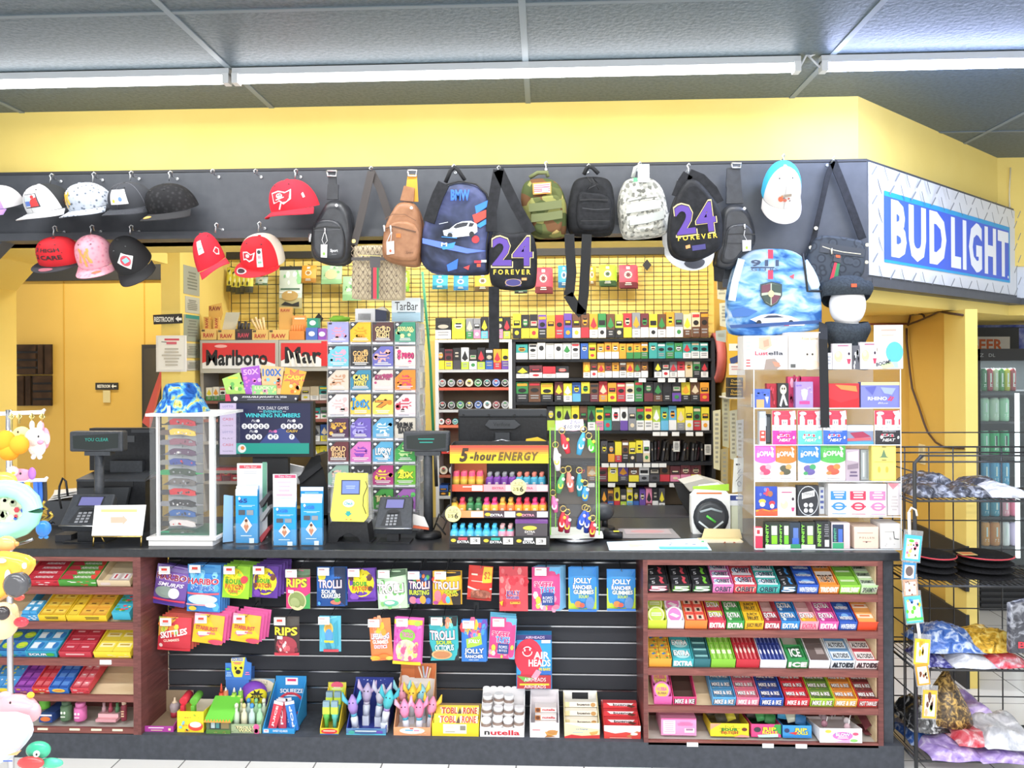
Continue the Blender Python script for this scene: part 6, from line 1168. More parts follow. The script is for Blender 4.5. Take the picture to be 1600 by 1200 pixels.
pouch(936, 414, 962, 447, 'a8d030', '2a4a20', 'front lime pouch hanging right of the dangling straps', n=2); pouch(967, 414, 995, 450, 'd84858', '6a2028', 'front red pouch at the end of the pouch row', n=2); pouch(804, 446, 824, 459, '2a5a3a', '2a2a28', 'dark green pouch peeping out under the first number bag')
pouch(472, 415, 495, 442, 'e0a030', 'b07820', 'amber pouch near the black sling bag'); pouch(503, 415, 535, 444, 'a8d0a0', '90c088', 'pale green pouch below the black sling bag', art='d 8 8 92 92 14 8 68a868 d8e8c8;e 50 50 30 26 c8c090'); pouch(400, 433, 419, 446, 'b8c8b8', '4a6a4a', 'silver green pouch showing under the red and cream cap')
pouch(536, 432, 566, 470, 'a8d0a0', '90c088', 'pale green pouch behind the beige monogram bag', art='d 8 8 92 92 14 8 68a868 d8e8c8'); pouch(629, 424, 640, 456, '9ad030', '7ab028', 'narrow lime pouch behind the beige monogram bag')
pouch(437, 417, 473, 482, 'c8d4c8', 'b0a878', 'large silver smoke pouch hanging over the kraft boxes', art='r 0 0 100 8 26282a;d 10 14 90 40 8 9 e8f0e8 8ac888;r 8 52 92 56 4a6a58;e 50 70 36 12 b89858;p 26282a 10 92 30 84 60 90 90 84 90 96;r 4 60 96 64 e8e8e0')
for i in range(5): pouch(355 + i * 7, 418 + (i % 2) * 3, 369 + i * 7, 456 + (i % 3) * 2, 'd8d048', '3a3a28', f'yellow and black narrow pouch, {ORD[i]} in the bunch beside the red caps', Y=YG - .05 - .012 * i, art='d 10 10 90 90 10 10 2a2a22 e8e4a0')
for px, py in ((1011, 414), (498, 498)): t = T('grid_clip', f'black diamond shaped clip on the wire grid {"near the second number bag" if px > 800 else "above the green tin"}', 'clip'); t.b.prism(pl([(px, py - 9), (px + 7, py), (px, py + 9), (px - 7, py)], YG - .01), (0, .006, 0), '1e1e20')
# ================================================================ on the counter
acr = clear('clear_acrylic', 'fdfdfd', .05); acr2 = clear('clear_film', 'fcfcfc', .22, .15)
blackp = noisy('black_plastic', [(.4, '1d1e21'), (.7, '25262a')], 80, .42, .05, spec=.4)
greyp = noisy('grey_plastic', [(.4, '3c3f44'), (.7, '44474c')], 80, .42, .05, spec=.4)
def zat(Y): return zc
def onc(px, Y): return V((pX(px, Y), Y, zc))
def cyl(b, c, r, h, m, n=20): b.lathe(c, [(r, 0), (r, h)], m, n); return b
# knife tower
Y0 = 3.29; D = .27
t = T('knife_case', 'clear and white revolving tower case displaying folding knives', 'display case')
x0, x1 = pX(233, Y0), pX(336, Y0); zb, zt = P(0, 842, Y0).z, P(0, 651, Y0).z
t.part('base').box(x0 - .006, x1 - .014, Y0 - .002, Y0 + D, zc + .0005, zb, 'f2f0ee'); t.part('floor_plate').box(x0 - .01, x1 + .004, Y0 - .012, Y0 + D, zb, zb + .012, 'f4f2f0')
t.part('lid').box(x0 - .012, x1 + .012, Y0 - .012, Y0 + D + .01, zt, zt + .012, 'f4f4f4')
for x in (x0, x1 - .003): t.part('pane').box(x, x + .003, Y0, Y0 + D, zb + .012, zt, acr)
t.part('pane').box(x0, x1, Y0, Y0 + .003, zb + .012, zt, acr)
for x, w in ((pX(325, Y0), .022), (pX(242, Y0), .008)): t.part('post').box(x, x + w, Y0 + .006, Y0 + .026, zb + .012, zt, 'f0f0ee')
t.part('column').box(pX(262, Y0 + .15), pX(306, Y0 + .15), Y0 + .15, Y0 + .22, zb + .012, zt, 'b8bcc0'); t.part('mat').box(x0 + .01, x1 - .01, Y0 + .03, Y0 + D - .01, zb + .012, zb + .016, '1a6a50')
kn = [('d02838', '3a3a3e', 'red'), ('e8c048', '6a5a50', 'yellow and white'), ('8a5a68', '7a7880', 'dull rose'), ('584058', '706e76', 'plum patterned'), ('3a4a90', '8a8880', 'blue and red flag patterned'), ('3a4838', '2a9a58', 'dark handled green bladed'), ('6a6460', '4a4a4e', 'grey stone'), ('c82830', '3a3a40', 'scarlet'), ('2a2a2e', '8a8a90', 'skull printed black'), ('2a5a9a', '3a3a42', 'blue'), ('d8d0cc', '2a2c30', 'white and red'), ('4a5a48', '2aa878', 'olive')]
for i, (hc, bc, nm) in enumerate(kn):
    y = 660 + i * 15.6 + (2 if i > 7 else 0); Y = Y0 + .06; t = T('folding_knife', f'{nm} folding knife on the {ORD[i]} row of the tower case', 'knife')
    hp = [(264, y - 3), (270, y - 6), (292, y - 5), (304, y - 1), (306, y + 5), (299, y + 6), (284, y + 3), (266, y + 4)]
    t.part('handle').prism(pl(hp, Y), (0, .012, 0), hc); t.part('handle_inlay').art(pxm(Y), f'd 270 {y-2} 300 {y+2} 6 1.6 {"e8e4e0" if i in (1, 3, 8, 10) else "2a2a2e"} {"d83a40" if i in (4, 10) else "9a9aa0"}')
    sg = 1 if i % 3 else -1; t.part('blade').prism(pl([(242, y + 1), (254, y - 4 * sg), (268, y - 4), (268, y + 4), (252, y + 4)], Y + .004), (0, .003, 0), bc + ':b')
    t.part('blade_tip').prism(pl([(303, y), (320, y + 2), (303, y + 4)], Y + .004), (0, .003, 0), bc + ':b')
    h = T('knife_peg', f'thin wire peg under the {nm} folding knife', 'peg'); h.b.tube([P(285, y + 5.5, Y + .005), P(285, y + 7, Y + .09)], .0016, 'a8acb0:x')
swirl = noisy('swirl_print', [(.3, '1c3a7a'), (.44, '2a6ac0'), (.54, '70b8d8'), (.62, 'e0d860'), (.72, '1a2a50')], 14, .8, 0, 3, dist=2.2)
t = T('bucket_hat', 'blue and yellow swirl print bucket hat resting on the knife tower', 'hat'); p = P(285, 645, Y0 + .13); zt2 = zt + .0125; h = P(285, 598, Y0 + .13).z - zt2
t.part('brim').lathe((p.x, p.y, zt2), [(.118, 0), (.116, .004), (.09, h * .42), (.084, h * .46)], swirl, 28); t.part('crown').lathe((p.x, p.y, zt2 + h * .45), [(.084, 0), (.078, h * .36), (.066, h * .52), (.03, h * .56), (.001, h * .56)], swirl, 28)
t.part('price_tag', label='white paper price tag').pb(261, 634, 266, 646, Y0 + .005, .002, 'f4f4f2')
# white direction sign on gold easel
t = T('paper_sign', 'white sign with a peach arrow on a small gold easel', 'sign'); Y = 3.265
q = pl([(148, 790), (228, 789), (222, 837), (143, 837)], Y); t.part('board').prism(q, (0, .004, 0), 'f6f4f0'); t.part('board').art(pxm(Y), 'r 158 796 214 800 f0e48a;p e8b8a0 173 808 192 808 192 805 199 812.5 192 820 192 817 173 817')
e = t.part('easel')
for a, b, yy in ((147, 143, 0), (221, 218, 0), (158, 161, .06)): e.tube([P(a, 836, Y + .006 + yy), (pX(b, Y + yy), Y + .004 + yy, zc + .002)], .0035, 'd8b868:x')
e.tube([P(144, 838.5, Y), P(221, 838.5, Y)], .003, 'd8b868:x')
# left register
t = T('register_monitor', 'black register monitor seen from behind, near the knife tower', 'monitor'); Y = 3.68
t.part('back_shell').pb(140, 669, 250, 735, Y, .05, blackp); t.part('badge').pb(192, 681, 210, 691, Y - .003, .003, '4a4c50'); t.part('hinge').pb(172, 720, 222, 742, Y - .03, .05, greyp)
t.part('vent').pb(205, 671, 240, 676, Y - .003, .003, '3a3c40')
t = T('receipt_printer', 'black receipt printer with sloping paper lid under the register monitor', 'printer'); Y = 3.55
x0, x1 = pX(119, Y), pX(226, Y); zt = P(0, 752, Y).z; t.part('body').box(x0, x1, Y, Y + .16, zc, zt, blackp); t.part('lid').hexa([V((x0, Y - .004, zt)), V((x1, Y - .004, zt)), V((x1, Y + .16, zt + .02)), V((x0, Y + .16, zt + .02))], [V((x0, Y - .004, zt + .01)), V((x1, Y - .004, zt + .01)), V((x1 - .02, Y + .16, zt + .04)), V((x0 + .02, Y + .16, zt + .04))], greyp)
t.part('grille').pb(128, 750, 208, 760, Y - .003, .003, '17181a'); t.part('front_tray').prism(pl([(122, 763), (202, 762), (196, 790), (118, 790)], Y - .03), (0, .02, 0), '34373b')
def poledisplay(px0, py0, px1, py1, pxp, Y, label, txt, yb=None):
    t = T('pole_display', label, 'display'); h = t.part('head'); a, b = P(px0, py1, Y), P(px1, py0, Y)
    h.bev = .008; h.box(a.x, b.x, Y, Y + .05, a.z, b.z, greyp); s = t.part('screen'); f = uvm_((a.x, Y, b.z), (b.x - a.x, 0, 0), (0, 0, a.z - b.z))
    s.art(f, 'p 16201e 7 22 93 10 92 80 50 92 8 84;' + txt)
    t.part('neck').box(pX(pxp - 20, Y + .02), pX(pxp + 20, Y + .02), Y + .005, Y + .045, a.z - .018, a.z, greyp)
    t.part('pole').lathe((pX(pxp, Y + .025), Y + .025, zc + .03), [(.022, 0), (.02, a.z - zc - .045)], greyp, 14); t.part('foot').lathe((pX(pxp, Y + .025), Y + .025, zc + .0005), [(.06, 0), (.056, .02), (.025, .03)], blackp, 20)
    return t
poledisplay(108, 674, 191, 706, 154, 3.42, 'black customer pole display beside the knife tower', 't 52 40 44 16 2aa898:e1.2 YOU CLEAR')
poledisplay(630, 674, 702, 706, 668, 3.45, 'black customer pole display beside the energy shot rack', 'n 32 35 68 45 1 2aa898:e1.2;n 32 51 68 61 1 2aa898:e1.2')
def terminal(px0, py0, px1, py1, Y, label, stand, art):
    t = T('card_terminal', label, 'card reader'); a, b = P(px0, py1, Y), P(px1, py0, Y); d = .09
    tl, tr, br_, bl = V((a.x + .01, Y + d, b.z)), V((b.x - .01, Y + d, b.z)), V((b.x, Y, a.z)), V((a.x, Y, a.z)); n = V((0, .022, -.03))
    bd = t.part('body'); bd.bev = .006; bd.hexa([tl, tr, br_, bl], [tl + n, tr + n, br_ + n, bl + n], greyp); f = uvm_(tl, tr - tl, bl - tl)
    t.part('screen').art(f, 'r 20 8 80 40 1a1c22;r 24 11 76 37 6a6aa0'); k = t.part('keypad'); k.art(f, 'p 26282c 30 46 70 46 84 92 18 92;' + ''.join(f'r {33+i*12} {58+j*9} {41+i*12} {64+j*9} 8a8c90;' for i in range(3) for j in range(4)) + 'e 50 50 18 6 15161a'); t.part('trim').tube([bl, br_], .004, 'b8babc:x')
    t.part('stand').box(a.x + (b.x - a.x) * .3, a.x + (b.x - a.x) * .62, Y + .03, Y + .08, zc, a.z - .004, blackp); t.part('stand_foot').box(a.x + .01, b.x - .01, Y + .01, Y + .1, zc + .0004, zc + .008, blackp)
    return t
terminal(92, 777, 166, 822, 3.31, 'card reader on a black stand beside the white direction sign', 0, ''); terminal(584, 781, 643, 826, 3.33, 'card reader on a black stand beside the yellow ticket scanner', 0, '')
T('cable', 'black cable arching above the card reader near the plush rack', 'cable').b.tube(pl([(96, 795), (92, 775), (93, 760), (98, 747), (103, 752), (106, 775)], 3.48), .005, '1a1a1c')
t = T('paper_stack', 'loose white papers behind the card reader near the plush rack', 'papers'); 
for i in range(3): t.b.prism([onc(74 + i * 4, 3.7) + V((0, 0, .12 + .012 * i)), onc(120, 3.72) + V((0, 0, .14 + .012 * i)), onc(118, 3.85) + V((0, 0, .13 + .012 * i)), onc(84, 3.85) + V((0, 0, .12 + .012 * i))], (0, 0, .004), 'f0eeea')
T('box', 'low dark grey box under the loose white papers', 'box').b.box(pX(72, 3.7), pX(116, 3.7), 3.7, 3.86, zc, zc + .118, '4a4c50')
T('box', 'small flat black box under the card reader near the plush rack', 'box').b.box(pX(80, 3.34), pX(105, 3.34), 3.36, 3.45, zc, zc + .03, '24252a')
# brochure holders
def brochures(px0, px1, ytop, ybot, Y, label, cols, n, art, head=None, grp=None):
    a, b = pX(px0, Y), pX(px1, Y); zt = P(0, ytop, Y).z
    t = T('brochure_holder', 'clear holder with ' + label, 'holder'); z1 = zc + (zt - zc) * .38; w = .002
    t.part('front').box(a, b, Y - .004, Y - .002, zc + .0004, z1, acr); t.part('floor').box(a, b, Y - .002, Y + .05, zc + .0004, zc + .003, acr)
    for x in (a, b - w): t.part('side').box(x, x + w, Y - .002, Y + .05, zc + .003, z1 + .03, acr)
    for i in range(n):
        q = T('brochure', f'{label}, {"front" if i == 0 else ORD[i] + " behind the front"} one', 'brochure'); zz = zt + .012 * i * (1 if i < 2 else .6); yy = Y + .004 + i * .009
        q.b.box(a + .004, b - .004, yy, yy + .004, zc + .0035, zz, cols); H = zz - zc
        q.b.art(uvm_((a + .004, yy, zz), (b - a - .008, 0, 0), (0, 0, -H)), art if i == 0 or not head else head)
BR = 'r 0 0 100 9 f6f8fa;r 0 9 100 12 d8ecf6;tb 34 21 40 8 1a3a8a 65;e 18 17 5 3 f4f6f8;n 14 29 90 33 2 b8e0f4;r 14 38 44 47 4a5058;r 52 38 82 47 8a929a;p f4ece4 50 50 76 66 50 80 24 66;p c87848 50 58 62 68 50 78 38 68;e 50 61 7 5 e8b898;e 50 57 7 3 5a3020;n 20 84 80 87 1 d0ecf8;r 64 89 86 98 e0f0f8'
brochures(365, 402, 764, 845, 3.33, 'bright blue brochure on the revolving stand', '1a98d8', 3, BR, 'r 0 0 100 6 f6f8fa;r 0 6 100 8 d8ecf6;tb 34 14 40 6 1a3a8a 65')
t = T('brochure', 'tall white brochure with a red heading behind the revolving blue ones', 'brochure'); t.b.pb(371, 724, 417, 840, 3.42, .004, 'f4f4f4'); t.b.art(pxm(3.42), 'r 374 727 408 732 d84a58;t 391 729.5 20 3 f4e8e8 Take One!;n 376 736 406 742 2 c8c8cc;r 410 722 417 800 6aa088')
t = T('brochure', 'pale blue brochure seen edge on at the revolving stand', 'brochure'); t.b.prism([(pX(345, 3.33), 3.34, zc + .004), (pX(362, 3.36), 3.36, zc + .004), (pX(362, 3.36), 3.36, P(0, 776, 3.34).z), (pX(347, 3.33), 3.34, P(0, 773, 3.34).z)], (0, .01, 0), '8ab8e0')
for i, yy in enumerate((768, 790, 822)):
    t = T('brochure', f'{["dark", "grey", "dark red"][i]} folded leaflet fanned at the side of the revolving stand, {["top", "middle", "bottom"][i]}', 'brochure'); t.b.prism(pl([(405, yy + 18), (420, yy), (422, yy + 5), (408, yy + 26)], 3.35), (0, .04, 0), ['3a3a3e', '8a8c90', '9a3038'][i])
t = T('brochure_stand', 'round clear turntable base of the revolving brochure stand', 'stand'); cyl(t.b, (pX(388, 3.38), 3.375, zc + .0001), .1, .0003, acr); 
brochures(424, 462, 783, 852, 3.29, 'blue brochure in the clear holder beside the turntable', '1a98d8', 2, BR.replace('tb 34 21 40 8 1a3a8a 65', 'tb 40 21 50 7 2a6ac8 2GB'))
t = T('brochure', 'white brochure with pink heading behind the blue one beside the turntable', 'brochure'); t.b.pb(427, 741, 463, 845, 3.33, .004, 'f6f2f2'); t.b.art(pxm(3.33), 'r 429 742 462 747 d84a70;t 445 744.5 20 3 f4e0e8 Take One!;n 430 752 458 778 4 e0b8c4')
brochures(467, 503, 776, 851, 3.3, 'blue brochure in the clear holder beside the yellow scanner', '1a98d8', 2, BR.replace('tb 34 21 40 8 1a3a8a 65', 'tb 40 21 50 7 2a6ac8 2GB'))
t = T('brochure', 'rear blue brochure standing a little higher beside the yellow scanner', 'brochure'); t.b.pb(470, 761, 505, 845, 3.345, .004, '1a98d8'); t.b.art(pxm(3.345), 'r 470 761 505 767 f4f8fa;n 474 769 500 776 2 8ad0f0')
# lottery results monitor
Y = 3.6
t = T('monitor', 'flat monitor showing winning numbers on a navy and teal picture', 'monitor'); t.part('bezel').pb(341, 627, 489, 714, Y, .04, '17181b'); s = t.part('screen')
E = lambda h: h + ':e.95'
bl = lambda x, y, d: f'e {x} {y} 4.3 4.3 {E("f0f0f4")};tb {x} {y} {1.3 if d=="1" else 3.4} 4.6 {E("20203a")} {d};'
s.art(pxm(Y - .0005), f'r 343.5 630 369 710 {E("d8c8e8")};r 369 630 485 693 {E("23264e")};p {E("3a4a8a")} 405 693 420 676 440 668 460 680 470 693;r 369 692.5 483 709 {E("1fa090")};e 378 701 6.5 6.5 {E("e8ece8")};e 379 700 3 3 {E("e08a48")};' + f't 427 637.5 48 5 {E("f0f0f8")} PICK DAILY GAMES;tb 426 643 29 4 {E("4ad0d8")} EVENING;l 405 643 410 643 .6 {E("e8e8f0")};l 442 643 447 643 .6 {E("e8e8f0")};tb 426 649 86 6.5 {E("4ad8e0")} WINNING NUMBERS;ti 398 657.5 10 4 {E("f0f0f8")} Pick;e 403.5 657.5 2.4 2.4 {E("f0f0f8")};ti 454 657.5 10 4 {E("f0f0f8")} Pick;e 459.5 657.5 2.4 2.4 {E("f0f0f8")};ti 395 674 10 4 {E("f0f0f8")} Pick;e 400.5 674 2.4 2.4 {E("f0f0f8")};ti 425 674 10 4 {E("e878b8")} Pick;e 430.5 674 2.4 2.4 {E("e878b8")};tbi 456 673.5 18 4 {E("e8c048")} CASH;' + ''.join(bl(382 + i * 8.6, 666, d) for i, d in enumerate('21025')) + ''.join(bl(443 + i * 8.6, 666, d) for i, d in enumerate('5133')) + ''.join(bl(388 + i * 8.6, 682.5, d) for i, d in enumerate('603')) + ''.join(bl(422.5 + i * 8.6, 682.5, d) for i, d in enumerate('47')) + bl(456, 682.5, '7') + ''.join(f't 356 {635+i*10} 16 {[3,2,4,2][i%4]} {E(["5a6ab0","6a5a80","d83a58","7a6a90"][i%4])} {["LOTTO","PLAY","CASH","GAMES"][i%4]};' for i in range(8)))
t.part('stand').pb(395, 714, 450, 760, Y + .02, .03, '1c1d20'); t.part('foot').box(pX(380, Y), pX(465, Y), Y - .02, Y + .12, zc + .0003, zc + .012, '1c1d20'); t.part('neck').box(pX(405, Y), pX(440, Y), Y + .025, Y + .045, zc + .01, P(0, 758, Y).z, '1c1d20')
t = T('header_sign', 'dark lottery header sign standing on top of the numbers monitor', 'sign'); t.b.prism(pl([(352, 627), (352, 616), (468, 617), (463, 627)], Y), (0, .03, 0), '33343e'); t.b.art(pxm(Y), 'p d83a58 352 627 352 616 358 616 361 627;e 368 623 3.6 3.6 e8e8ec;tb 413 620.5 70 3.6 f0f0f2 AVAILABLE JANUARY 12, 2026;n 385 623.5 440 626 1 8a8a98;e 462 623 1.6 1.6 e8e8ec')
for i, (pts, c1, art, nm) in enumerate((([(347, 592), (374, 582), (384, 615), (354, 616)], 'b8e070', 'n 354 589 374 595 1 e8f048;d 354 598 378 612 8 3 e8f0a0 70c060', 'lime green'), ([(376, 575), (405, 571), (410, 616), (384, 616)], 'a858c8', 'tb@-6 392 581 24 9 f0b8e8 50X;d 380 590 406 612 12 3 e078d0 d8b0e8', 'violet'), ([(408, 570), (444, 574), (438, 616), (410, 616)], 'f0c08a', 'tb 425 582 30 12 2a70c0 100X;d 412 592 438 612 12 3 88c8d8 e8785a', 'peach and teal'), ([(446, 574), (479, 581), (468, 617), (438, 616)], 'f0b040', 's 460 590 18 14 d83a68;s 460 590 16 12 f08a48;tb@8 460 590 24 7 f4e048 CASH;d 444 602 466 614 8 3 f4e0a0 e87830', 'orange'))):
    t = T('lottery_poster', f'{nm} scratch ticket poster fanned above the numbers monitor', 'poster'); t.b.prism(pl(pts, Y + .012 - .002 * i), (0, .0015, 0), c1); t.b.art(pxm(Y + .012 - .002 * i), art)
t = T('lottery_poster', 'small green scratch ticket poster in front of the fanned ones', 'poster'); t.b.pb(394, 602, 432, 617, Y + .002, .0015, '98d088'); t.b.art(pxm(Y + .002), 'tb 413 606 30 5 e8f0c0 LUCKY;d 396 608 430 616 8 2.5 e8a0b8 f0e088')
# lottery ticket case
Y = 3.56; Dp = .22
t = T('ticket_case', 'tall clear dispenser case holding rows of scratch tickets', 'dispenser'); a, b = pX(510.5, Y), pX(652, Y); zt = P(580, 502, Y).z
t.part('back').box(a, b, Y + .05, Y + Dp, zc + .001, zt - .006, 'c4c6c8'); t.part('top').box(a, b + .004, Y, Y + Dp, zt - .006, zt, acr2)
rows = [(503, 538), (541, 576), (578, 613), (616, 651), (653, 688), (690, 725), (727, 761), (764, 799)]
for k, (ya, yb) in enumerate(rows):
    zs = P(580, yb + 1.3, Y).z; t.part('shelf').box(a, b, Y + .003, Y + .049, zs - .003, zs, acr2); t.part('pocket_front').box(a, b, Y, Y + .002, zs, zs + .02, acr)
for x in (511, 546.5, 581, 616.5, 651): t.part('divider').box(pX(x, Y), pX(x, Y) + .002, Y + .003, Y + .049, zc + .001, zt - .006, acr2)
TK = [[('a8a8e0', 'f09ab0', '', 'lilac'), ('f0c028', 'e8a018', '', 'yellow'), ('5a3838', 'f0d090', 'GOLD RUSH', 'brown'), ('3a9a7a', 'e8f0a0', '$500,000', 'green')],
 [('78c8d8', 'f0a8c0', '', 'aqua'), ('2e2c30', 'e8b870', 'GOLD RUSH', 'black and gold'), ('6a6ab8', 'f0b0a8', '', 'violet blue'), ('f0d8d0', 'd83a78', '$1000', 'cream and magenta')],
 [('d8cab8', 'c89878', '', 'beige'), ('3a88a8', 'e8d870', 'CASH MONEY', 'teal blue'), ('e0d0c8', 'b84a78', 'MONOPOLY', 'pale rose'), ('f08a28', 'e84a5a', '', 'orange')],
 [('e8dcd8', 'e8b8b8', '', 'off white'), ('f0c850', '3a98d8', '100X', 'amber with blue figures'), ('f4d860', 'e88a28', '7', 'yellow seven'), ('f0dce0', 'c8485a', '', 'white and rose')],
 [('4a2a48', 'e8b048', 'JACKPOT', 'dark plum'), ('6a58b0', 'a8a0e8', '', 'violet'), ('58a0c8', 'd8f0f8', '', 'ice blue'), ('d8d0c0', '2a2a28', 'BREAK BANK', 'grey with black letters')],
 [('6a3038', 'f0c088', 'GOLD RUSH', 'maroon'), ('d878c0', '8a48b8', '', 'bright pink'), ('58a8d0', 'f0f4f8', 'LUCKY', 'sky blue'), ('40a850', 'c8e8a0', '', 'leaf green')],
 [('98b8a8', 'f0c8b8', '', 'grey green'), ('38383e', 'b8b8c0', '', 'charcoal'), ('b83a80', 'f0d848', '', 'striped magenta'), ('70c030', 'f0f040', '20X', 'lime')],
 [None, None, ('4aa048', 'e8e0a0', 'TORO', 'grass green'), ('a868b8', '68d068', '10X', 'mauve and green')]]
for k, (ya, yb) in enumerate(rows):
    for i in range(4):
        if not TK[k][i]: continue
        c, d, tx, nm = TK[k][i]; x0, x1 = 512.5 + i * 34.8, 544.5 + i * 34.8
        q = T('scratch_ticket', f'{nm} scratch ticket, {ORD[i]} in the {ORD[k]} row of the clear case', 'lottery ticket'); q.b.pb(x0, ya, x1, yb, Y + .012, .008, c)
        q.b.art(pxm(Y + .012), (f'p 3a3a40 {x0} {ya} {x0+13} {ya} {x0} {ya+13};e {x0+4} {ya+4} 2.4 2 f0f0f0;' if (i + k) % 2 or k > 1 else f'r {x0+1} {ya+1} {x0+6} {ya+4} 3a3a40;') + f'd {x0+4} {ya+8} {x1-3} {yb-9} 7 4 {d} {c};' + (f's {(x0+x1)/2} {(ya+yb)/2-2} 12 9 {d};n {x0+7} {(ya+yb)/2-6} {x1-7} {(ya+yb)/2+3} 2 {c};' if not tx else f'u {(x0+x1)/2+1} {(ya+yb)/2-2} 25 10 {d} 2a2430 {tx};' if len(tx) < 7 else f'u {(x0+x1)/2} {(ya+yb)/2-6} 24 8 {d} 2a2430 {tx.split()[0]};' + (f'u {(x0+x1)/2} {(ya+yb)/2+3} 20 8 {d} 2a2430 {tx.split()[1]};' if ' ' in tx else '')) + f'n {x0+3} {yb-10} {x1-3} {yb-5} 2 f0ece8;r {x0} {yb-3.4} {x1} {yb} e8e6ee;n {x0+2} {yb-3} {x1-6} {yb-1} 1 7a7a88')
# tickets hanging inside the side of the case
rr = random.Random(9)
for k in range(8):
    for j in range(2):
        q = T('scratch_ticket', f'faded ticket strip seen edge on in the side of the clear case, row {ORD[k]}, {"front" if j == 0 else "rear"}', 'lottery ticket'); yy = Y + .07 + j * .08; z = zt - .03 - k * .105
        q.b.box(b + .0005, b + .004, yy, yy + .06, z - .075, z, ['d0cec8', 'b8b4b0', 'e0dcd0', 'a8a498'][(k + j) % 4]); q.b.art(uvm_((b + .004, yy, z), (0, .06, 0), (0, 0, -.075)), f'd 8 8 92 92 7 9 {["d86a70","6a8ac0","d8c060","7ab080"][(k+j)%4]} 8a8890 f0ece4')
t = T('tool_handle', 'green and dark long handle leaning behind the ticket case', 'handle'); t.b.tube([P(660, 425, 3.95), P(672, 560, 3.9), P(678, 700, 3.88)], .007, '2a9a6a', 8); t.b.tube([P(680, 712, 3.88), P(682, 760, 3.87)], .009, '3a3a3c', 8)
# things lying on the ticket case
t = T('box', 'pale blue carton with black lettering on the ticket case', 'box'); t.b.pb(612, 463, 657, 500, Y + .05, .1, 'b8d8e8'); t.b.art(pxm(Y + .05), 'r 612 463 657 486 e8f0f4;t 635 476 36 13 1a1a1c TarBar;n 620 485 650 488 1 7a98a8'); t.xf(Matrix.Translation((0, 0, zt - P(635, 500, Y + .05).z + .0003)))
t = T('box', 'open white box with barcode on the ticket case', 'box'); t.b.pb(555, 480, 586, 501, Y + .06, .1, 'e8e8ea'); t.b.art(pxm(Y + .06), ''.join(f'r {560+i*2} 488 {560.9+i*2} 498 3a3a3c;' for i in range(10))); t.b.prism(pl([(586, 501), (586, 481), (604, 484), (603, 501)], Y + .065), (0, .09, 0), '3a4058'); t.b.prism(pl([(586, 481), (598, 477), (606, 484)], Y + .07), (0, .06, 0), 'f0e8d8'); t.xf(Matrix.Translation((0, 0, zt - P(575, 501, Y + .06).z + .0003)))
t = T('pouch', 'crumpled bright green pouch on the ticket case', 'pouch'); p = P(530, 500, Y + .1); p.z = zt; t.b.ball(p + V((0, 0, .017)), .05, .03, .0165, '8ac838', 12, 6, lambda d: 1 + .15 * math.sin(d.x * 9 + d.y * 5)); 
# yellow ticket scanner
Y = 3.33
t = T('ticket_scanner', 'yellow lottery ticket scanner with small blue screen on a black base', 'scanner')
q = pl([(523, 743), (569, 744), (572, 808), (568, 814), (520, 813), (517, 806)], Y); f = t.part('face'); f.bev = .004; f.prism([p + V((0, .03 * (p.z - q[3].z) / .2, 0)) for p in q], (0, .03, 0), 'e8e058'); f.art(lambda u, v, k: P(u, v, Y) + V((0, .03 * (P(u, v, Y).z - q[3].z) / .2 - .0006 * k, 0)), 'r 531 751 561 774 4a4c58;r 533 753 559 772 6a80d0;n 537 760 555 766 2 a0b0e8;e 544 787 9 6 e8f0d8;tbi 544 787 14 5 3a98a8 Check;p 2aa098 541 799 547 799 547 802 550 802 544 807 538 802 541 802;r 540 811 543 812 e83a3a;r 547 811 550 812 e83a3a')
t.part('shell').prism([p + V((0, .032, -.004)) for p in pl([(517, 742), (576, 743), (579, 812), (574, 818), (514, 818), (512, 806)], Y)], (0, .04, 0), acr2)
t.part('base').prism(pl([(517, 816), (573, 816), (578, 852), (566, 853), (560, 840), (545, 832), (530, 840), (524, 853), (512, 852)], Y + .02), (0, .1, 0), blackp); t.part('base_plate').box(pX(513, Y), pX(577, Y), Y + .022, Y + .12, zc + .0003, zc + .006, blackp)
T('cable', 'black cable looping beside the yellow ticket scanner', 'cable').b.tube(pl([(571, 752), (574, 760), (568, 775), (567, 790), (572, 803)], Y - .008), .002, '1a1a1c')
t = T('lottery_terminal', 'big black lottery terminal with white papers standing behind the brochures', 'terminal'); t.part('body').prism(pl([(488, 712), (500, 711), (520, 800), (512, 822), (470, 822), (468, 745)], 3.72), (0, .16, 0), '1b1c1f'); t.part('arm').prism(pl([(465, 745), (500, 722), (503, 730), (470, 756)], 3.7), (0, .02, 0), '26272b'); t.part('plinth').box(pX(440, 3.72), pX(520, 3.72), 3.72, 3.88, zc, zc + .05, '1b1c1f')
t.part('paper_roll').prism(pl([(437, 722), (474, 730), (470, 756), (440, 750)], 3.74), (0, .02, 0), 'e8e8ea')
T('leaflet', 'white and orange leaflet stuck beside the second card reader', 'leaflet').b.prism(pl([(643, 802), (663, 808), (670, 824), (646, 820)], 3.43), (0, .002, 0), 'f0ece8')
T('leaflet', 'orange lower flap of the leaflet beside the second card reader', 'leaflet').b.prism(pl([(646, 820.5), (670, 824.5), (670, 828), (645, 825)], 3.43), (0, .002, 0), 'e8704a')
T('cable', 'tangle of black cables at the foot of the second pole display', 'cables').b.tube([onc(675, 3.55) + V((0, 0, .01)), onc(685, 3.6) + V((0, 0, .08)), onc(696, 3.58) + V((0, 0, .05)), onc(690, 3.52) + V((0, 0, .02)), onc(680, 3.5) + V((0, 0, .06)), onc(695, 3.48) + V((0, 0, .01))], .004, '1a1a1c')
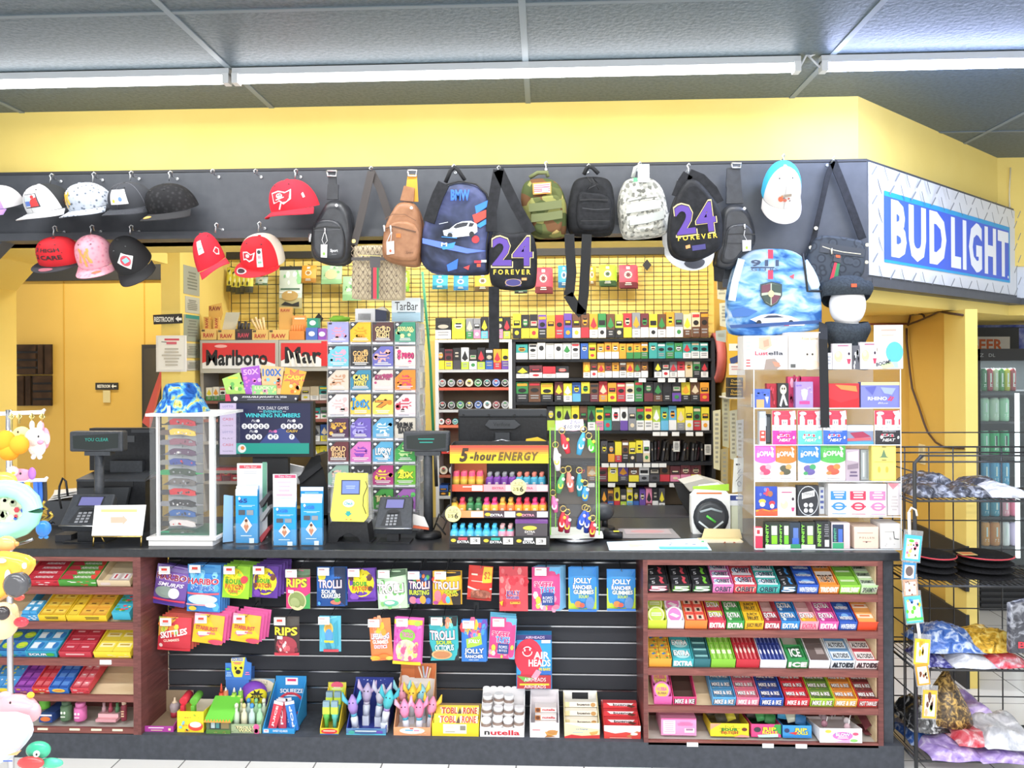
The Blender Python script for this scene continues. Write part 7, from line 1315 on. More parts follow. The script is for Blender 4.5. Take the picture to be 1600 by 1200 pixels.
# register monitor seen from behind
Y = 3.62
t = T('register_monitor', 'wide black register monitor seen from behind, above the energy shot rack', 'monitor'); b_ = t.part('back_shell'); b_.bev = .008; b_.pb(716, 639, 855, 697, Y + .02, .04, blackp); b_.pb(716, 639, 855, 652, Y + .005, .015, '33363b'); b_.pb(718, 697, 853, 716, Y + .02, .04, blackp)
t.part('badge').prism(pl([(758, 664), (764, 656), (804, 656), (813, 664), (804, 670), (766, 670)], Y - .002), (0, .022, 0), '3f4247'); t.part('badge').art(pxm(Y - .002), 't 784 663 26 6 1a1b1e Verifone')
t.part('arm').pb(774, 676, 796, 705, Y - .02, .04, '34373b'); t.part('hoop').tube(pl([(755, 702), (763, 692), (784, 687), (805, 692), (814, 702)], Y - .03), .005, 'b0b4b8:x'); t.part('leg').box(pX(772, Y), pX(800, Y), Y - .01, Y + .04, zc + .01, P(0, 704, Y).z, blackp); t.part('foot').box(pX(745, Y), pX(825, Y), Y - .05, Y + .1, zc + .0003, zc + .012, blackp)
for x in (724, 764, 804, 846): t.part('screw').lathe(P(x, 649, Y + .004), [(.006, 0), (.005, .002)], '121316', 10, (0, -1, 0))
t = T('sticky_tag', 'yellow cloth tag hanging over the energy shot rack header', 'tag'); t.b.prism(pl([(822, 686), (840, 683), (856, 690), (850, 697), (820, 696)], 3.5), (0, .004, 0), 'f0c830')
# ---------------------------------------------------------------- energy shot rack
Y = 3.27; D = .2
t = T('shot_rack', 'stepped energy shot rack with red and yellow header and three tiers', 'rack')
z = lambda y, Yy=Y: P(780, y, Yy).z
XA, XB = pX(700, Y), pX(857, Y)
for x, px in ((XA, 703), (XB - .004, 854)): t.part('side_panel').hexa([V((x, Y + .01, zc + .0004)), V((x, Y + D, zc + .0004)), V((x, Y + D, z(697))), V((x, Y + .1, z(697)))], [V((x + .004, Y + .01, zc + .0004)), V((x + .004, Y + D, zc + .0004)), V((x + .004, Y + D, z(697))), V((x + .004, Y + .1, z(697)))], '1c1c1e')
t.part('back').box(XA, XB, Y + D, Y + D + .004, zc + .0004, z(697), '26262a')
YH_ = Y + .08; hd = t.part('header', label='red to yellow header panel'); hd.pb(703, 696, 857, 724, YH_, .006, 'f4d428')
hd.art(pxm(YH_), 'r 703 696 857 699.5 e8483a;r 703 699.5 857 703 ea6238;r 703 703 857 706 ee8034;r 703 706 857 709 f0a030;r 703 709 857 712 f2bc2c;tBi 725 711 15 22 3a2a14 5;tBi 755 713 42 14 4a3a1c -hour;tBi 810 713 64 14 6a5420 ENERGY')
tiers = [(757, 768, 3.36), (798, 809, 3.315), (838, 851, 3.27)]
lips = ['r 0 0 33 100 e85a38;r 33 0 66 100 e8a0a8;r 66 0 100 100 e8b0b8;n 10 25 22 55 1 f8f0e0;r 21 12 32 90 f0e8ea;r 56 12 66 90 f4eef0;r 88 12 99 90 f4eef0;tb 48 50 12 30 c85a78 EXTRA;tb 78 50 12 30 c85a78 EXTRA',
 'r 0 0 34 100 f09a60;r 34 0 100 100 4a3a44;r 21 10 33 90 f4e8dc;r 55 10 66 90 f4eef0;r 88 10 99 90 f4eef0;tb 47 60 13 36 f4f0f0 EXTRA;tb 79 60 13 36 f0a8b8 EXTRA;e 38 50 3 24 e8c83a;e 70 50 3 24 e8c83a',
 'r 0 0 100 100 1e1e20;' + ''.join(f'e {4+i*33} 50 2.6 20 e8c83a;r {9+i*33} 14 {18+i*33} 44 {c};tb {14+i*33} 66 12 30 f4f4f4 EXTRA;r {21+i*33} 14 {31+i*33} 92 f0ece4;t {26+i*33} 50 5 40 4a4a48 3;' for i, c in enumerate(('d84a58', '2aa89a', 'e8e8ea')))]
for k, (ya, yb, yy) in enumerate(tiers):
    t.part('tier').box(XA + .004, XB - .004, yy + .004, Y + D, z(yb, yy) + .001, z(yb, yy) + .005, '1c1c1e')
    l = t.part('price_lip'); l.box(XA + .002, XB - .002, yy, yy + .003, z(yb, yy), z(ya, yy), '2a2a2c'); l.art(uvm_((XA + .002, yy, z(ya, yy)), (XB - XA - .004, 0, 0), (0, 0, z(yb, yy) - z(ya, yy))), lips[k])
l = t.part('skirt'); l.box(XA + .004, XB - .004, Y + .004, Y + .008, zc + .0004, z(851), '1c1c1e')
def shot(px, yy, zb, c1, c2, cap, label):
    q = T('energy_shot', label, 'bottle'); p = V((pX(px, yy + .02), yy + .022, zb))
    q.part('bottle').lathe(p, [(.017, 0), (.0182, .004), (.0182, .038), (.015, .048), (.009, .056)], c1, 14, (0, 0, 1), ['000'] and [c2, c2, c2 if c2 else c1, c1, c1]); q.part('cap').lathe(p + V((0, 0, .056)), [(.0095, 0), (.0095, .014), (.008, .016)], cap, 12)
    q.part('label').art(lambda u, v, k: p + V(((u - 50) / 100 * .024, -math.sqrt(max((.0186) ** 2 - ((u - 50) / 100 * .024) ** 2, 0)) - .0003 * k, .036 - .03 * v / 100)), 'n 10 10 90 60 3 f4ecd8;r 20 70 80 90 f0e8e0')
def tier(k, n, x0, x1, cols, where):
    ya, yb, yy = tiers[k]; zb = z(yb, yy) + .0052; w = (x1 - x0) / n
    for i, (c1, c2, cap, nm) in enumerate(cols):
        for r in range(2): shot(x0 + w * (i + .5) + r * 1.2, yy + .006 + r * .036, zb, c1, c2, cap, f'{nm} energy shot bottle, {ORD[i]} in the {["front", "rear"][r]} row of {where}')
pu, bl_, rd, ye, gn, og, pkk = ('8a48b0', '6a3090', '8a8a90', 'purple'), ('58b8d0', '3a98b8', 'd07868', 'aqua'), ('e8485a', 'f0a030', 'e04058', 'red and orange'), ('d8a82a', 'e8c048', '5a4a2a', 'gold'), ('3a8a50', '2a6a3a', '4a7a4a', 'green'), ('e8b03a', 'e8783a', 'd8a848', 'orange'), ('e8488a', 'f0b040', 'd83a78', 'pink and gold')
tier(0, 8, 758, 851, [pu, pu, pu, pu, bl_, bl_, bl_, bl_], 'the upper tier')
tier(1, 12, 702, 853, [ye, rd, gn, gn, pkk, pkk, og, og, rd, rd, pkk, rd], 'the middle tier')
cy, cg = ('2aa8d8', '58b8d8', '48b8e0', 'bright cyan'), ('58b8b0', 'e09ab0', 'd8a8a8', 'mint and pink')
tier(2, 8, 702, 802, [cy, cy, cy, cy, cy, cy, cg, cg], 'the lowest tier')
ya, yb, yy = tiers[0]; zb = z(yb, yy) + .0053
for r in range(2):
    for i in range(4):
        q = T('energy_shot_pack', f'red and orange wrapped energy shot, {ORD[i]} in the {["front", "rear"][r]} row of the open pack', 'bottle'); p = V((pX(711 + i * 12.4, yy + .02), yy + .03 + .04 * r, zb))
        q.b.lathe(p, [(.0165, 0), (.0165, .045), (.014, .058), (.0125, .075), (.009, .078)], 'e05a68', 12, (0, 0, 1), ['e8c048', 'f0a040', 'e0507a', 'e05a68', 'e05a68', 'e05a68'])
t = T('shot_carton', 'open orange backed carton behind the red energy shots', 'carton'); t.b.box(pX(703, yy), pX(757, yy), yy + .095, yy + .1, zb, z(727, yy), 'c87048')
ya, yb, yy = tiers[2]; zb = z(yb, yy) + .0053
t = T('shot_carton', 'closed dark grey energy shot carton with purple lid on the lowest tier', 'carton'); b_ = t.part('box'); b_.box(pX(804, yy), pX(854, yy), yy + .004, yy + .1, zb, z(818, yy), '4a4448'); t.part('lid').box(pX(803.5, yy), pX(854.5, yy), yy + .003, yy + .101, z(818, yy), z(814, yy), '6a3a80'); b_.art(pxm(yy + .004), 'e 828 825 11 3.4 e8c848;e 828 825 9 2.4 b8c84a;tb 828 831 16 3.4 d8d4d0 EXTRA;n 822 834 834 836 1 c8c4c0')
for px, py, Yy, nm in ((810, 761, 3.262, 'upper'), (708, 803, 3.256, 'middle')):
    t = T('price_badge', f'round pale yellow price badge on the {nm} tier of the shot rack', 'badge'); p = P(px, py, Yy); t.b.lathe(p, [(.034, 0), (.034, .002)], 'f4ea98', 28, (0, -1, 0)); t.b.art(pxm(Yy - .0025), f't {px} {py-6} 14 4 8a8478 4.29;l {px-9} {py-2.6} {px+9} {py-2.6} .6 8a8478;t {px-4} {py+3.5} 9 6 3a3830 2/$;tb {px+5} {py+3} 6 9 3a3830 6')
# ---------------------------------------------------------------- key ring turntable
Y = 3.38
t = T('keyring_stand', 'clear key ring turntable with bright green edges on a grey foot', 'display stand'); za, zb = z(846, Y), z(668, Y)
t.part('foot').lathe((pX(897, Y + .08), Y + .08, zc + .0004), [(.1, 0), (.1, .012), (.09, .02)], 'b8bcc0:x', 24); pl_ = t.part('plate'); pl_.box(pX(858, Y), pX(941, Y), Y - .004, Y + .16, zc + .0205, zc + .034, 'e8ece0')
for x, yy in ((858, 0), (934, 0), (866, .15), (930, .15)): t.part('green_edge', label='bright green edge').box(pX(x, Y + yy), pX(x, Y + yy) + .0045, Y + yy, Y + yy + .0045, zc + .034, zb, '8ae83a')
t.part('pane').box(pX(859, Y), pX(935, Y), Y + .0045, Y + .0065, zc + .034, zb, acr)
t = T('price_card', 'white handwritten price card on top of the key ring turntable', 'card'); t.b.prism(pl([(879, 656), (911, 655), (913, 672), (878, 673)], Y), (0, .002, 0), 'f6f2f4'); t.b.art(pxm(Y), 'o 895.5 664 17 9.5 .06 e8a8c0;ti 899 659.5 18 5 5a4a90 2 for;ti 893 667.5 26 7 4a4a68 $10.99')
KR = [(878, 678, 'd83040', 888, 708, 'red strap'), (868, 700, 'e8e4e8', 872, 735, 'white sleeve'), (912, 676, '48a8d8', 904, 710, 'turquoise cluster'), (920, 686, '58c838', 927, 706, 'green strap'), (880, 740, '58a868', 872, 770, 'green and white'), (888, 738, 'e07868', 893, 768, 'coral'), (905, 740, '2a8a98', 906, 775, 'teal letter'), (914, 760, '3a90d8', 914, 782, 'small blue'), (864, 775, 'e878b0', 868, 800, 'pink sleeve'), (880, 800, 'd82838', 876, 830, 'crimson bunch'), (886, 805, 'b83060', 886, 832, 'dark pink'), (914, 798, '2a58c8', 904, 826, 'royal blue strap'), (918, 800, '2848b0', 916, 832, 'navy figure'), (926, 815, 'c82838', 925, 838, 'red loop')]
for i, (x0, y0, c, x1, y1, nm) in enumerate(KR):
    q = T('key_ring', f'{nm} key ring hanging on the clear turntable', 'key ring'); yy = Y - .012 - .006 * (i % 2)
    q.part('ring').tube(pl([(x0 + 5 * math.cos(a * .9), y0 - 5 + 5 * math.sin(a * .9)) for a in range(8)], yy), .0022, 'd8c070:x', 6); q.part('charm').tube([P(x0, y0, yy), P((x0 * 2 + x1) / 3, (y0 * 2 + y1) / 3, yy - .004), P((x0 + x1) / 2, (y0 + y1) / 2, yy - .005), P(x1, y1, yy)], [.006, .014, .017, .011], c, 8); q.part('bead').ball(P((x0 + x1) / 2 + 4, (y0 + y1) / 2 - 6, yy - .012), .008, .007, .008, ['f0d048', 'f4f0f0', 'e8b8c8'][i % 3], 8, 5)
    q.part('tag').art(pxm(yy - .0175), f'e {(x0+x1)/2} {(y0+y1)/2+4} 4 5 {["f4f0ea","f0d048","e8e8f0"][i%3]};e {(x0+x1)/2} {(y0+y1)/2+4} 2 2.4 {c}')
# ---------------------------------------------------------------- things lying on the counter near the acrylic case
t = T('flyer', 'pale blue and white printed flyer lying along the counter edge', 'flyer'); Z = zc + .001
q = [PZ(948, 847, Z), PZ(1100, 841, Z), PZ(1112, 860, Z), PZ(952, 860, Z)]; t.b.prism(q, (0, 0, .001), 'c8dcec'); f = lambda u, v, k: q[3] + (q[2] - q[3]) * (u / 100) + (q[0] - q[3]) * ((100 - v) / 100) + V((0, 0, .001 + .0003 * k))
t.b.art(f, 'r 2 20 45 90 e4dcec;r 55 6 98 60 e4eef6;d 58 12 94 44 14 2.4 3a5a90;r 50 62 98 92 58b0e0;p f0b8a8 20 30 40 40 30 60 22 70')
t = T('counter_mat', 'grey clear counter mat with faded pink print under the register', 'mat'); q2 = [PZ(965, 826, Z), PZ(1050, 826, Z), PZ(1064, 841, Z), PZ(972, 841, Z)]; t.b.prism(q2, (0, 0, .0008), '8a8688'); t.b.art(lambda u, v, k: q2[3] + (q2[2] - q2[3]) * (u / 100) + (q2[0] - q2[3]) * ((100 - v) / 100) + V((0, 0, .001 + .0003 * k)), 'r 10 10 90 60 a89a9c;e 50 34 30 16 b88a8c')
t = T('barcode_scanner', 'black barcode scanner with yellow sticker lying near the key ring stand', 'scanner'); p = PZ(955, 843, zc); t.part('grip').tube([p + V((-.03, .02, .02)), p + V((.05, .0, .018))], [.022, .016], blackp, 10); t.part('head').ball(p + V((-.035, .04, .024)), .035, .03, .023, blackp, 12, 7); t.part('sticker').box(p.x + .01, p.x + .035, p.y - .008, p.y + .01, zc + .036, zc + .0375, 'e8d838')
t = T('office_mouse', 'dark rounded speaker behind the key ring turntable', 'speaker'); p = PZ(945, 826, zc); t.part('foot').lathe((p.x, p.y, zc + .0003), [(.05, 0), (.045, .01)], blackp, 18); t.part('neck').lathe((p.x, p.y, zc + .01), [(.015, 0), (.015, .04)], blackp, 10); t.part('head').ball((p.x - .01, p.y, zc + .08), .055, .05, .042, greyp, 14, 8)
t.name = 'desk_speaker'
t = T('retail_pack', 'white and lime retail pack with a clear window holding a dark round gadget', 'package'); Y = 3.56; t.part('card').prism(pl(sm([(1081, 762), (1140, 755), (1142, 830), (1138, 842), (1084, 842), (1080, 815)], 1), Y), (0, .05, 0), 'f0f2ee')
c_ = t.part('card_print'); c_.art(pxm(Y), 'p a8d838 1082 760 1139 756 1139 767 1083 764;n 1085 769.5 1131 774.5 1 d8783a;e 1111 808 28 30 30343a;e 1111 808 24 26 484e54')
r_ = t.part('gadget'); r_.lathe(P(1111, 808, Y - .01), [(.074, 0), (.074, .012), (.058, .016)], '2a2e32:b', 24, (0, -1, 0)); r_.tube(pl([(1094, 800), (1111, 795), (1128, 800)], Y - .03), .006, '9aa4a8:b'); r_.tube(pl([(1092, 815), (1111, 830), (1130, 815)], Y - .03), .005, 'c8d0d0:b'); r_.tube(pl([(1104, 806), (1118, 816)], Y - .032), .006, '5ac84a')
t = T('tray_carton', 'low open cream cardboard tray on the counter before the retail pack', 'carton'); Y = 3.4; t.part('back').prism(pl([(1101, 826), (1156, 827), (1160, 842), (1096, 842)], Y + .07), (0, .003, 0), 'e0cfa0'); a, b = pX(1093, Y), pX(1160, Y); t.part('floor').box(a, b, Y, Y + .07, zc + .0003, zc + .003, 'd8c898'); fr = t.part('front'); fr.prism(pl([(1094, 843), (1150, 846), (1160, 844), (1160, 851), (1148, 855), (1094, 849)], Y - .01), (0, .003, 0), 'e8dcc0'); fr.art(pxm(Y - .01), 'd 1118 846 1148 850 4 2 b86a48;r 1096 845 1100 848 58b878')
t = T('small_box', 'small navy and white box beside the acrylic case', 'box'); t.b.pb(1141, 774, 1161, 790, 3.58, .04, 'f0f2f6'); t.b.art(pxm(3.58), 'r 1141 774 1161 782 2a3f88;r 1150 776 1160 780 e8e8f0'); t.b.pb(1143, 790, 1160, 845, 3.585, .03, 'e8ecd0')
t = T('paper_note', 'white handwritten note standing by the alcove wall', 'note'); t.b.prism(pl([(1147, 716), (1162, 715), (1160, 768), (1144, 770)], 3.62), (0, .002, 0), 'eceee8'); t.b.art(pxm(3.62), 'n 1148 724.5 1158 729.5 1 3a3a40;l 1152 740 1157 733 .8 3a3a40;l 1150 752 1158 742 .8 3a3a40;o 1155 756 3 4 .2 3a3a40')
T('paper_sheet', 'white sheets draped over a dark book on the back counter', 'papers').b.prism(pl([(1068, 756), (1100, 748), (1135, 758), (1110, 766), (1078, 768)], 4.5), (0, .2, -.004), 'e4e2d8')
t = T('back_counter', 'dark back counter below the lowest cigarillo shelf', 'counter'); t.b.box(pX(690, 4.6), xr - .01, 4.5, 4.88, 0, P(900, 808, 4.5).z, '3a3b3f')
t = T('leaning_board', 'dark slanted board leaning beside the lowest cigarillo shelf', 'board'); t.b.prism(pl([(1053, 755), (1085, 757), (1085, 808), (1078, 808), (1060, 775)], 4.55), (0, .03, 0), '2a2a2c')
# ---------------------------------------------------------------- acrylic case of novelty goods
Y = 3.275; D = .27
x0, x1 = pX(1177, Y), pX(1407.5, Y); zt = z(578, Y) - .006 + .0; sh = [637.5, 695, 752, 807, 862]
Zs = [P(1292, y, Y).z for y in sh]; zt = P(1292, 578, Y).z; Zs[4] = zc + .003
t = T('acrylic_case', 'large clear acrylic case of novelty goods with five shelves', 'display case')
for x in (x0, (x0 + x1) / 2 + .003, x1 - .004): t.part('upright').box(x, x + .004, Y, Y + D, zc + .0003, zt, acr)
for x in (x0, x1 - .004): t.part('edge').box(x, x + .004, Y - .001, Y, zc + .0003, zt, 'dfe6ea:g')
for k, zz in enumerate(Zs): t.part('shelf').box(x0 + .004, x1 - .004, Y + .001, Y + D, zz - .003, zz, acr2); t.part('shelf_edge').box(x0 + .004, x1 - .004, Y - .001, Y + .0005, zz - .003, zz + .001, 'e8eef0:g')
t.part('top').box(x0, x1, Y, Y + D, zt, zt + .003, acr2); t.part('back').box(x0, x1, Y + D, Y + D + .003, zc, zt, acr2)
def good(k, rect, c, art, label, dy=.012, d=.03, name='package', cat='package', shape=None, bul=0):
    Yg = Y + dy; q = T(name, label, cat); zz = (Zs[k] if k >= 0 else zt + .003) + .0004; xa, ya, xb, yb = rect
    a, b = pX(xa, Yg), pX(xb, Yg); h = (yb - ya) * Yg / F
    if bul: 
        f = lambda u, v: V((a + (b - a) * u, Yg - bul * max(0, 1 - abs(2 * u - 1) ** 3) * min(1, v * 6, (1 - v) * 4), zz + h * (1 - v))); q.b.surf(f, 6, 8, c); q.b.surf(lambda u, v: f(u, v) + V((0, .004 + .02 * math.sin(3.14 * u) * math.sin(3.14 * v), 0)), 6, 8, c); q.b.art(lambda u, v, kk: f(u / 100, v / 100) + V((0, -.0006 * kk, 0)), art, 3)
    else: q.b.box(a, b, Yg, Yg + d, zz, zz + h, c); q.b.art(uvm_((a, Yg, zz + h), (b - a, 0, 0), (0, 0, -h)), art)
    return q
good(-1, (1162, 525, 1231, 577), 'f4f2f0', 'r 0 0 20 100 eceae6;n 4 6 16 50 4 b8c8b8;n 4 70 16 96 3 e05a5a;p e8b49a 34 6 60 2 64 30 48 44 34 38;p d89a80 44 16 56 10 58 30 46 34;p c8b8e8 66 10 84 4 92 20 76 30;p 9a8a80 50 70 70 68 84 90 74 100 46 100;p c88a70 64 76 80 80 82 92 70 92;tb 40 52 30 12 e0485a Lust;tb 72 52 34 12 4a4a50 ella', 'white massager box with red and grey lettering on the acrylic case', d=.1)
good(-1, (1232, 520, 1282, 577), 'f8ece0', 'r 0 0 30 100 f0eee8;n 6 14 26 64 8 c8c4b8;r 6 86 22 96 5a5a58;e 66 30 16 14 f8e0c8;e 66 58 26 34 fae4cc;e 66 88 30 14 f8dcc0;e 58 60 3 3 3a3a38;e 74 60 3 3 3a3a38;tb 66 17 50 8 c8b088 Rose Glow', 'cream box with a peach coloured pear shape on the acrylic case', d=.09)
for i, (r, nm) in enumerate((((1301, 538, 1331, 577), 'nearer the cream box'), ((1344, 536, 1371, 577), 'behind the tall sign'))):
    good(-1, r, 'f6f0f2', 'n 19 6 89 14 1 9a3a68;e 30 50 22 22 f0d898;e 26 42 12 12 f4e4b0;n 20 64 60 76 2 c8b8b8;e 84 40 6 6 3a2a38;p d83a58 72 60 94 60 88 80 78 80', f'white and pink gift box {nm} on the acrylic case', d=.02, dy=.001)
good(-1, (1332, 541, 1343, 577), '5a5a60', 'd 10 10 90 90 8 16 e8e8ea 2a2a2e', 'narrow black and white patterned box between two gift boxes', dy=.002, d=.018)
good(-1, (1286, 552, 1300, 577), 'e8e8ec', 'n 10 20 90 80 3 b8b8c0', 'small pale box beside the dangling black strap', dy=.002, d=.018)
q = T('cardboard_sign', 'tall white card sign with peach lettering and BOOM text on the acrylic case', 'sign'); Yg = Y + .004; zz = zt + .0035; a, b = pX(1366, Yg), pX(1411, Yg); h = 67 * Yg / F; q.b.box(a, b, Yg, Yg + .003, zz, zz + h, 'f8f4f2'); q.b.art(uvm_((a, Yg, zz + h), (b - a, 0, 0), (0, 0, -h)), 'n 13 9 87 19 1 e8a898;n 13 21.5 79 28.5 1 e8b0a0;e 70 62 30 24 5ab8e0;p a8d8e8 56 84 80 84 84 98 52 98;e 24 56 16 14 f8e0c0;p c8e8a0 20 92 60 84 70 96 30 100;tb@-8 30 87 50 9 2a2a30 BOOM!')
# row 1
for args in ((0, (1179, 608, 1203, 637), '4a68c0', 'd 6 6 94 50 10 10 3a58b0 7a90d8;r 10 55 60 100 d8a870;p d8d8e8 66 40 90 40 80 80', 'blue pouch with a tan corner on the first acrylic shelf'), (0, (1176, 590, 1198, 610), 'f0f0f0', 'p 2a2a2e 10 90 50 30 96 60 60 70;p 2a2a2e 20 20 60 10 40 30', 'black and white triangular print card on the first acrylic shelf', .06), (0, (1198, 600, 1214, 637), 'b82a3c', 'l 30 10 70 90 14 8a1c2c;d 20 20 80 90 5 9 e8485a', 'dark red slanted pouch on the first acrylic shelf', .03), (0, (1215, 599, 1232, 637), '2a2a2c', 'e 50 26 30 20 d8d0b8;p e8e4e0 40 46 60 46 90 90 70 90 50 60 30 96 14 90;e 40 22 6 5 2a2a2c;e 60 22 6 5 2a2a2c', 'black pouch with a pale figure print on the first acrylic shelf'), (0, (1231, 590, 1282, 637), 'd83a70', 'd 4 4 40 96 14 6 f0a8c0 a82050', 'magenta patterned pouch behind the lilac pack', .05), (0, (1243, 597, 1270, 637), 'a890d8', 'd 8 8 92 40 8 9 c0b0e8 8a70c8;e 50 44 20 18 b8c0d0;p d0d0dc 30 30 70 30 60 70 40 70;r 20 74 80 86 d84a90', 'lilac shiny pack before the magenta pouch'), (0, (1295, 600, 1342, 637), 'e03038', 'p f08a48 20 4 90 10 94 34 40 24;p c82028 0 60 40 80 100 60 100 100 0 100', 'flat bright red box on the first acrylic shelf'), (0, (1345, 598, 1405, 637), '7a80c8', 'r 0 0 100 12 e8e898;p 5a60b0 10 20 40 16 30 50;p 9aa8e8 50 20 90 24 80 50 60 44;tb 42 64 50 14 f0f0f8 RHINO;l 70 72 78 56 4 e04060;l 76 74 84 58 4 e04060;ti 56 82 26 7 d8d8f0 Blue', 'violet blue flat box with white lettering on the first acrylic shelf')):
    good(*args[:5], dy=args[5] if len(args) > 5 else .012)
KM = lambda c: f'r 0 0 100 42 e83a50;p f8f4f4 70 4 96 0 100 26 82 22;e 20 8 14 5 f8f4f4;r 36 26 60 42 f8f4f4;t 48 34 12 10 3a3a48 H;r 0 42 100 58 f6f4f4;t 50 50 84 6 8a8a90 K R A T O M;r 0 58 100 64 {c};r 0 64 100 100 {c};t 50 61 50 3 f0f0f4 EXTRA STRENGTH;tb 44 72 50 8 f4f4f4 O2;d 20 68 92 80 6 5 e83a50 f4f4f4;tbi 50 86 50 9 f8f8f8 HEAT'
for (r, c, nm) in (((1206, 641, 1243, 693), 'd83aa0', 'pink'), ((1246, 641, 1283, 693), '68c8c0', 'mint'), ((1285, 641, 1322, 693), '3a68c8', 'blue'), ((1366, 641, 1406, 693), '2e2c32', 'black')): good(1, r, 'e8e8ea', KM(c), f'red and white capsule pouch with a {nm} foot on the second acrylic shelf', bul=.012)
for args in ((1, (1186, 642, 1196, 693), 'c8ccd0', 'r 0 0 100 20 b8bcc4;p d8483a 6 58 94 58 94 90 6 90;n 20 62 80 86 2 f0e0d8', 'slim silver carton with a red label on the second acrylic shelf'), (1, (1187, 645, 1204, 690), '3a4048', 'r 10 4 60 40 d8dce0;r 60 10 92 96 6a7078', 'dark bottle carton behind the slim silver carton', .05), (1, (1323, 664, 1364, 693), '8a98b8', 'r 0 0 100 30 e8f0f4;p a83a58 10 40 60 34 90 60 30 70;p d8606a 0 70 90 64 90 78 0 84;r 0 86 100 100 58a8d8', 'loose blue and red pouches on the second acrylic shelf', .02), (1, (1322, 641, 1340, 662), '3a3a48', 'tb 60 60 60 26 e8e8f0 AT', 'folded dark pouch behind the blue footed pouch', .04), (1, (1341, 642, 1362, 664), '5a4a4a', 'r 0 10 40 90 d8d0c8', 'brown and white carton at the back of the second acrylic shelf', .08)): good(*args[:5], dy=args[5] if len(args) > 5 else .012)
OP = lambda c, d, e: f'r 0 0 100 40 {c};e 50 40 50 10 {c};tb 50 22 58 14 f8f4f6 OPIA;e 40 64 18 9 {d};e 62 60 14 8 {e};e 50 74 22 9 {d};e 30 78 10 5 {e};n 20 92 80 96 1 b8b0b0'
for (r, c, d, e, nm, dy) in (((1178, 697, 1211, 751), 'e868c0', 'e84a70', 'f0a0b0', 'pink', .012), ((1209, 698, 1243, 751), 'f0823a', '5a5a48', 'e8a060', 'orange', .02), ((1246, 697, 1281, 751), '3a88d8', '6a60a0', '48a068', 'blue', .012), ((1281, 697, 1320, 751), '58b858', 'd8604a', 'c88a48', 'green', .02)): good(2, r, 'f2e8e8', OP(c, d, e), f'white gummy pouch with a {nm} top on the third acrylic shelf', dy=dy, bul=.008)
good(2, (1321, 703, 1342, 751), 'b8a8b4', 'p d8ccd8 10 10 90 4 90 40 10 34;n 20 70 90 92 2 6a5a78;p 8a7a88 10 50 90 44 90 60 10 64', 'grey mauve pouch on the third acrylic shelf')
good(2, (1344, 705, 1358, 751), 'a8b0b4', 'r 20 10 40 90 d0d8dc;r 60 4 80 96 8a9298', 'clear plastic tube pack on the third acrylic shelf', .04)
good(2, (1361, 697, 1399, 751), 'e8d468', 'r 4 3 96 97 eedc78;p 6a8a68 40 30 50 10 60 30 70 34 30 34;r 10 46 90 47 c8a838;e 30 68 6 9 d8b848;e 62 68 6 9 d8b848;n 35 40 65 44 1 8a7a38;n 40 3.5 60 6.5 1 3a3a30', 'yellow pouch with a green plant print on the third acrylic shelf')
good(3, (1179, 761, 1213, 806), '2a4ab0', 'd 6 6 60 34 5 8 e8485a 6a80d8;e 30 50 16 8 e8c048;e 30 60 12 8 f0e0c8;e 66 24 12 10 a86a48;e 74 56 14 8 d83a48;e 74 66 10 8 f0e0d8;p e85a38 0 80 30 74 60 80 100 74 100 100 0 100;p f0a030 0 80 40 76 70 84 100 78 100 82 0 86', 'blue and red pouch with mushroom pictures on the fourth acrylic shelf', bul=.006)
good(3, (1214, 763, 1242, 806), 'f8f2f4', 'n 15 14 85 22 1 b84878;e 36 60 22 16 f0dca8;e 30 48 12 10 f4e4c0;e 84 40 7 6 3a2a38;p c83a78 74 70 94 70 88 84 78 84', 'small white and pink gift box on the fourth acrylic shelf')
good(3, (1245, 760, 1278, 806), '2e3036', 'o 50 50 50 50 .06 c8ccd0;p f0f0f0 20 24 80 14 80 34 20 44;t 50 28 50 10 2e3036 EMPIRE;' + ''.join(f'e {38+i*24} {64+j*18} 10 7.5 d8d8da;' for i in range(2) for j in range(2)), 'black tin with four pale dots on the fourth acrylic shelf')
good(3, (1279, 765, 1287, 806), 'd8dce0', 'n 10 10 90 90 4 5a68a8', 'thin pale carton behind the black tin', .05)
good(3, (1293, 757, 1384, 806), 'f6f4f4', ''.join(f'r {4+i*33} 22 {31+i*33} 50 {c};n {8+i*33} 24 {28+i*33} 48 3 f0e8ec;e {18+i*33} 70 11 13 {c};e {18+i*33} 70 7 8 f0ecee;l {5+i*33} 70 {31+i*33} 70 5 {c};r {6+i*33} 92 {30+i*33} 94 {c};' for i, c in enumerate(('3a88d8', 'e03858', 'f080b0'))), 'wide white carton with blue, red and pink vape pictures', d=.12)
good(3, (1386, 757, 1406, 806), 'f2eaec', 'p f09aa8 0 0 90 0 40 20;n 20 40 80 90 5 d0c8c8', 'white and pink carton end beside the wide white carton', .03)
good(4, (1179, 830, 1190, 861), 'e0385a', 'r 0 0 100 40 f0d8d8;r 20 10 60 30 c83a48', 'narrow pink carton at the front corner of the bottom acrylic shelf')
INF = 'r 0 0 28 100 1c2a22;tb@-90 14 50 84 20 8ae048 INFINITY;r 34 8 92 96 2a3a30;r 44 14 84 50 d8e8c8;r 44 52 84 84 {};r 48 16 80 30 f0f4e8;r 0 86 100 100 e8ece8'
for i, (a, b, c) in enumerate(((1194, 1216, '8ae028'), (1216, 1233, '7ad838'), (1250, 1272, 'a0d848'))): good(4, (a, 821, b, 861), '2a3028', INF.format(c), f'black and lime vape carton, {ORD[i]} of the three alike on the bottom acrylic shelf')
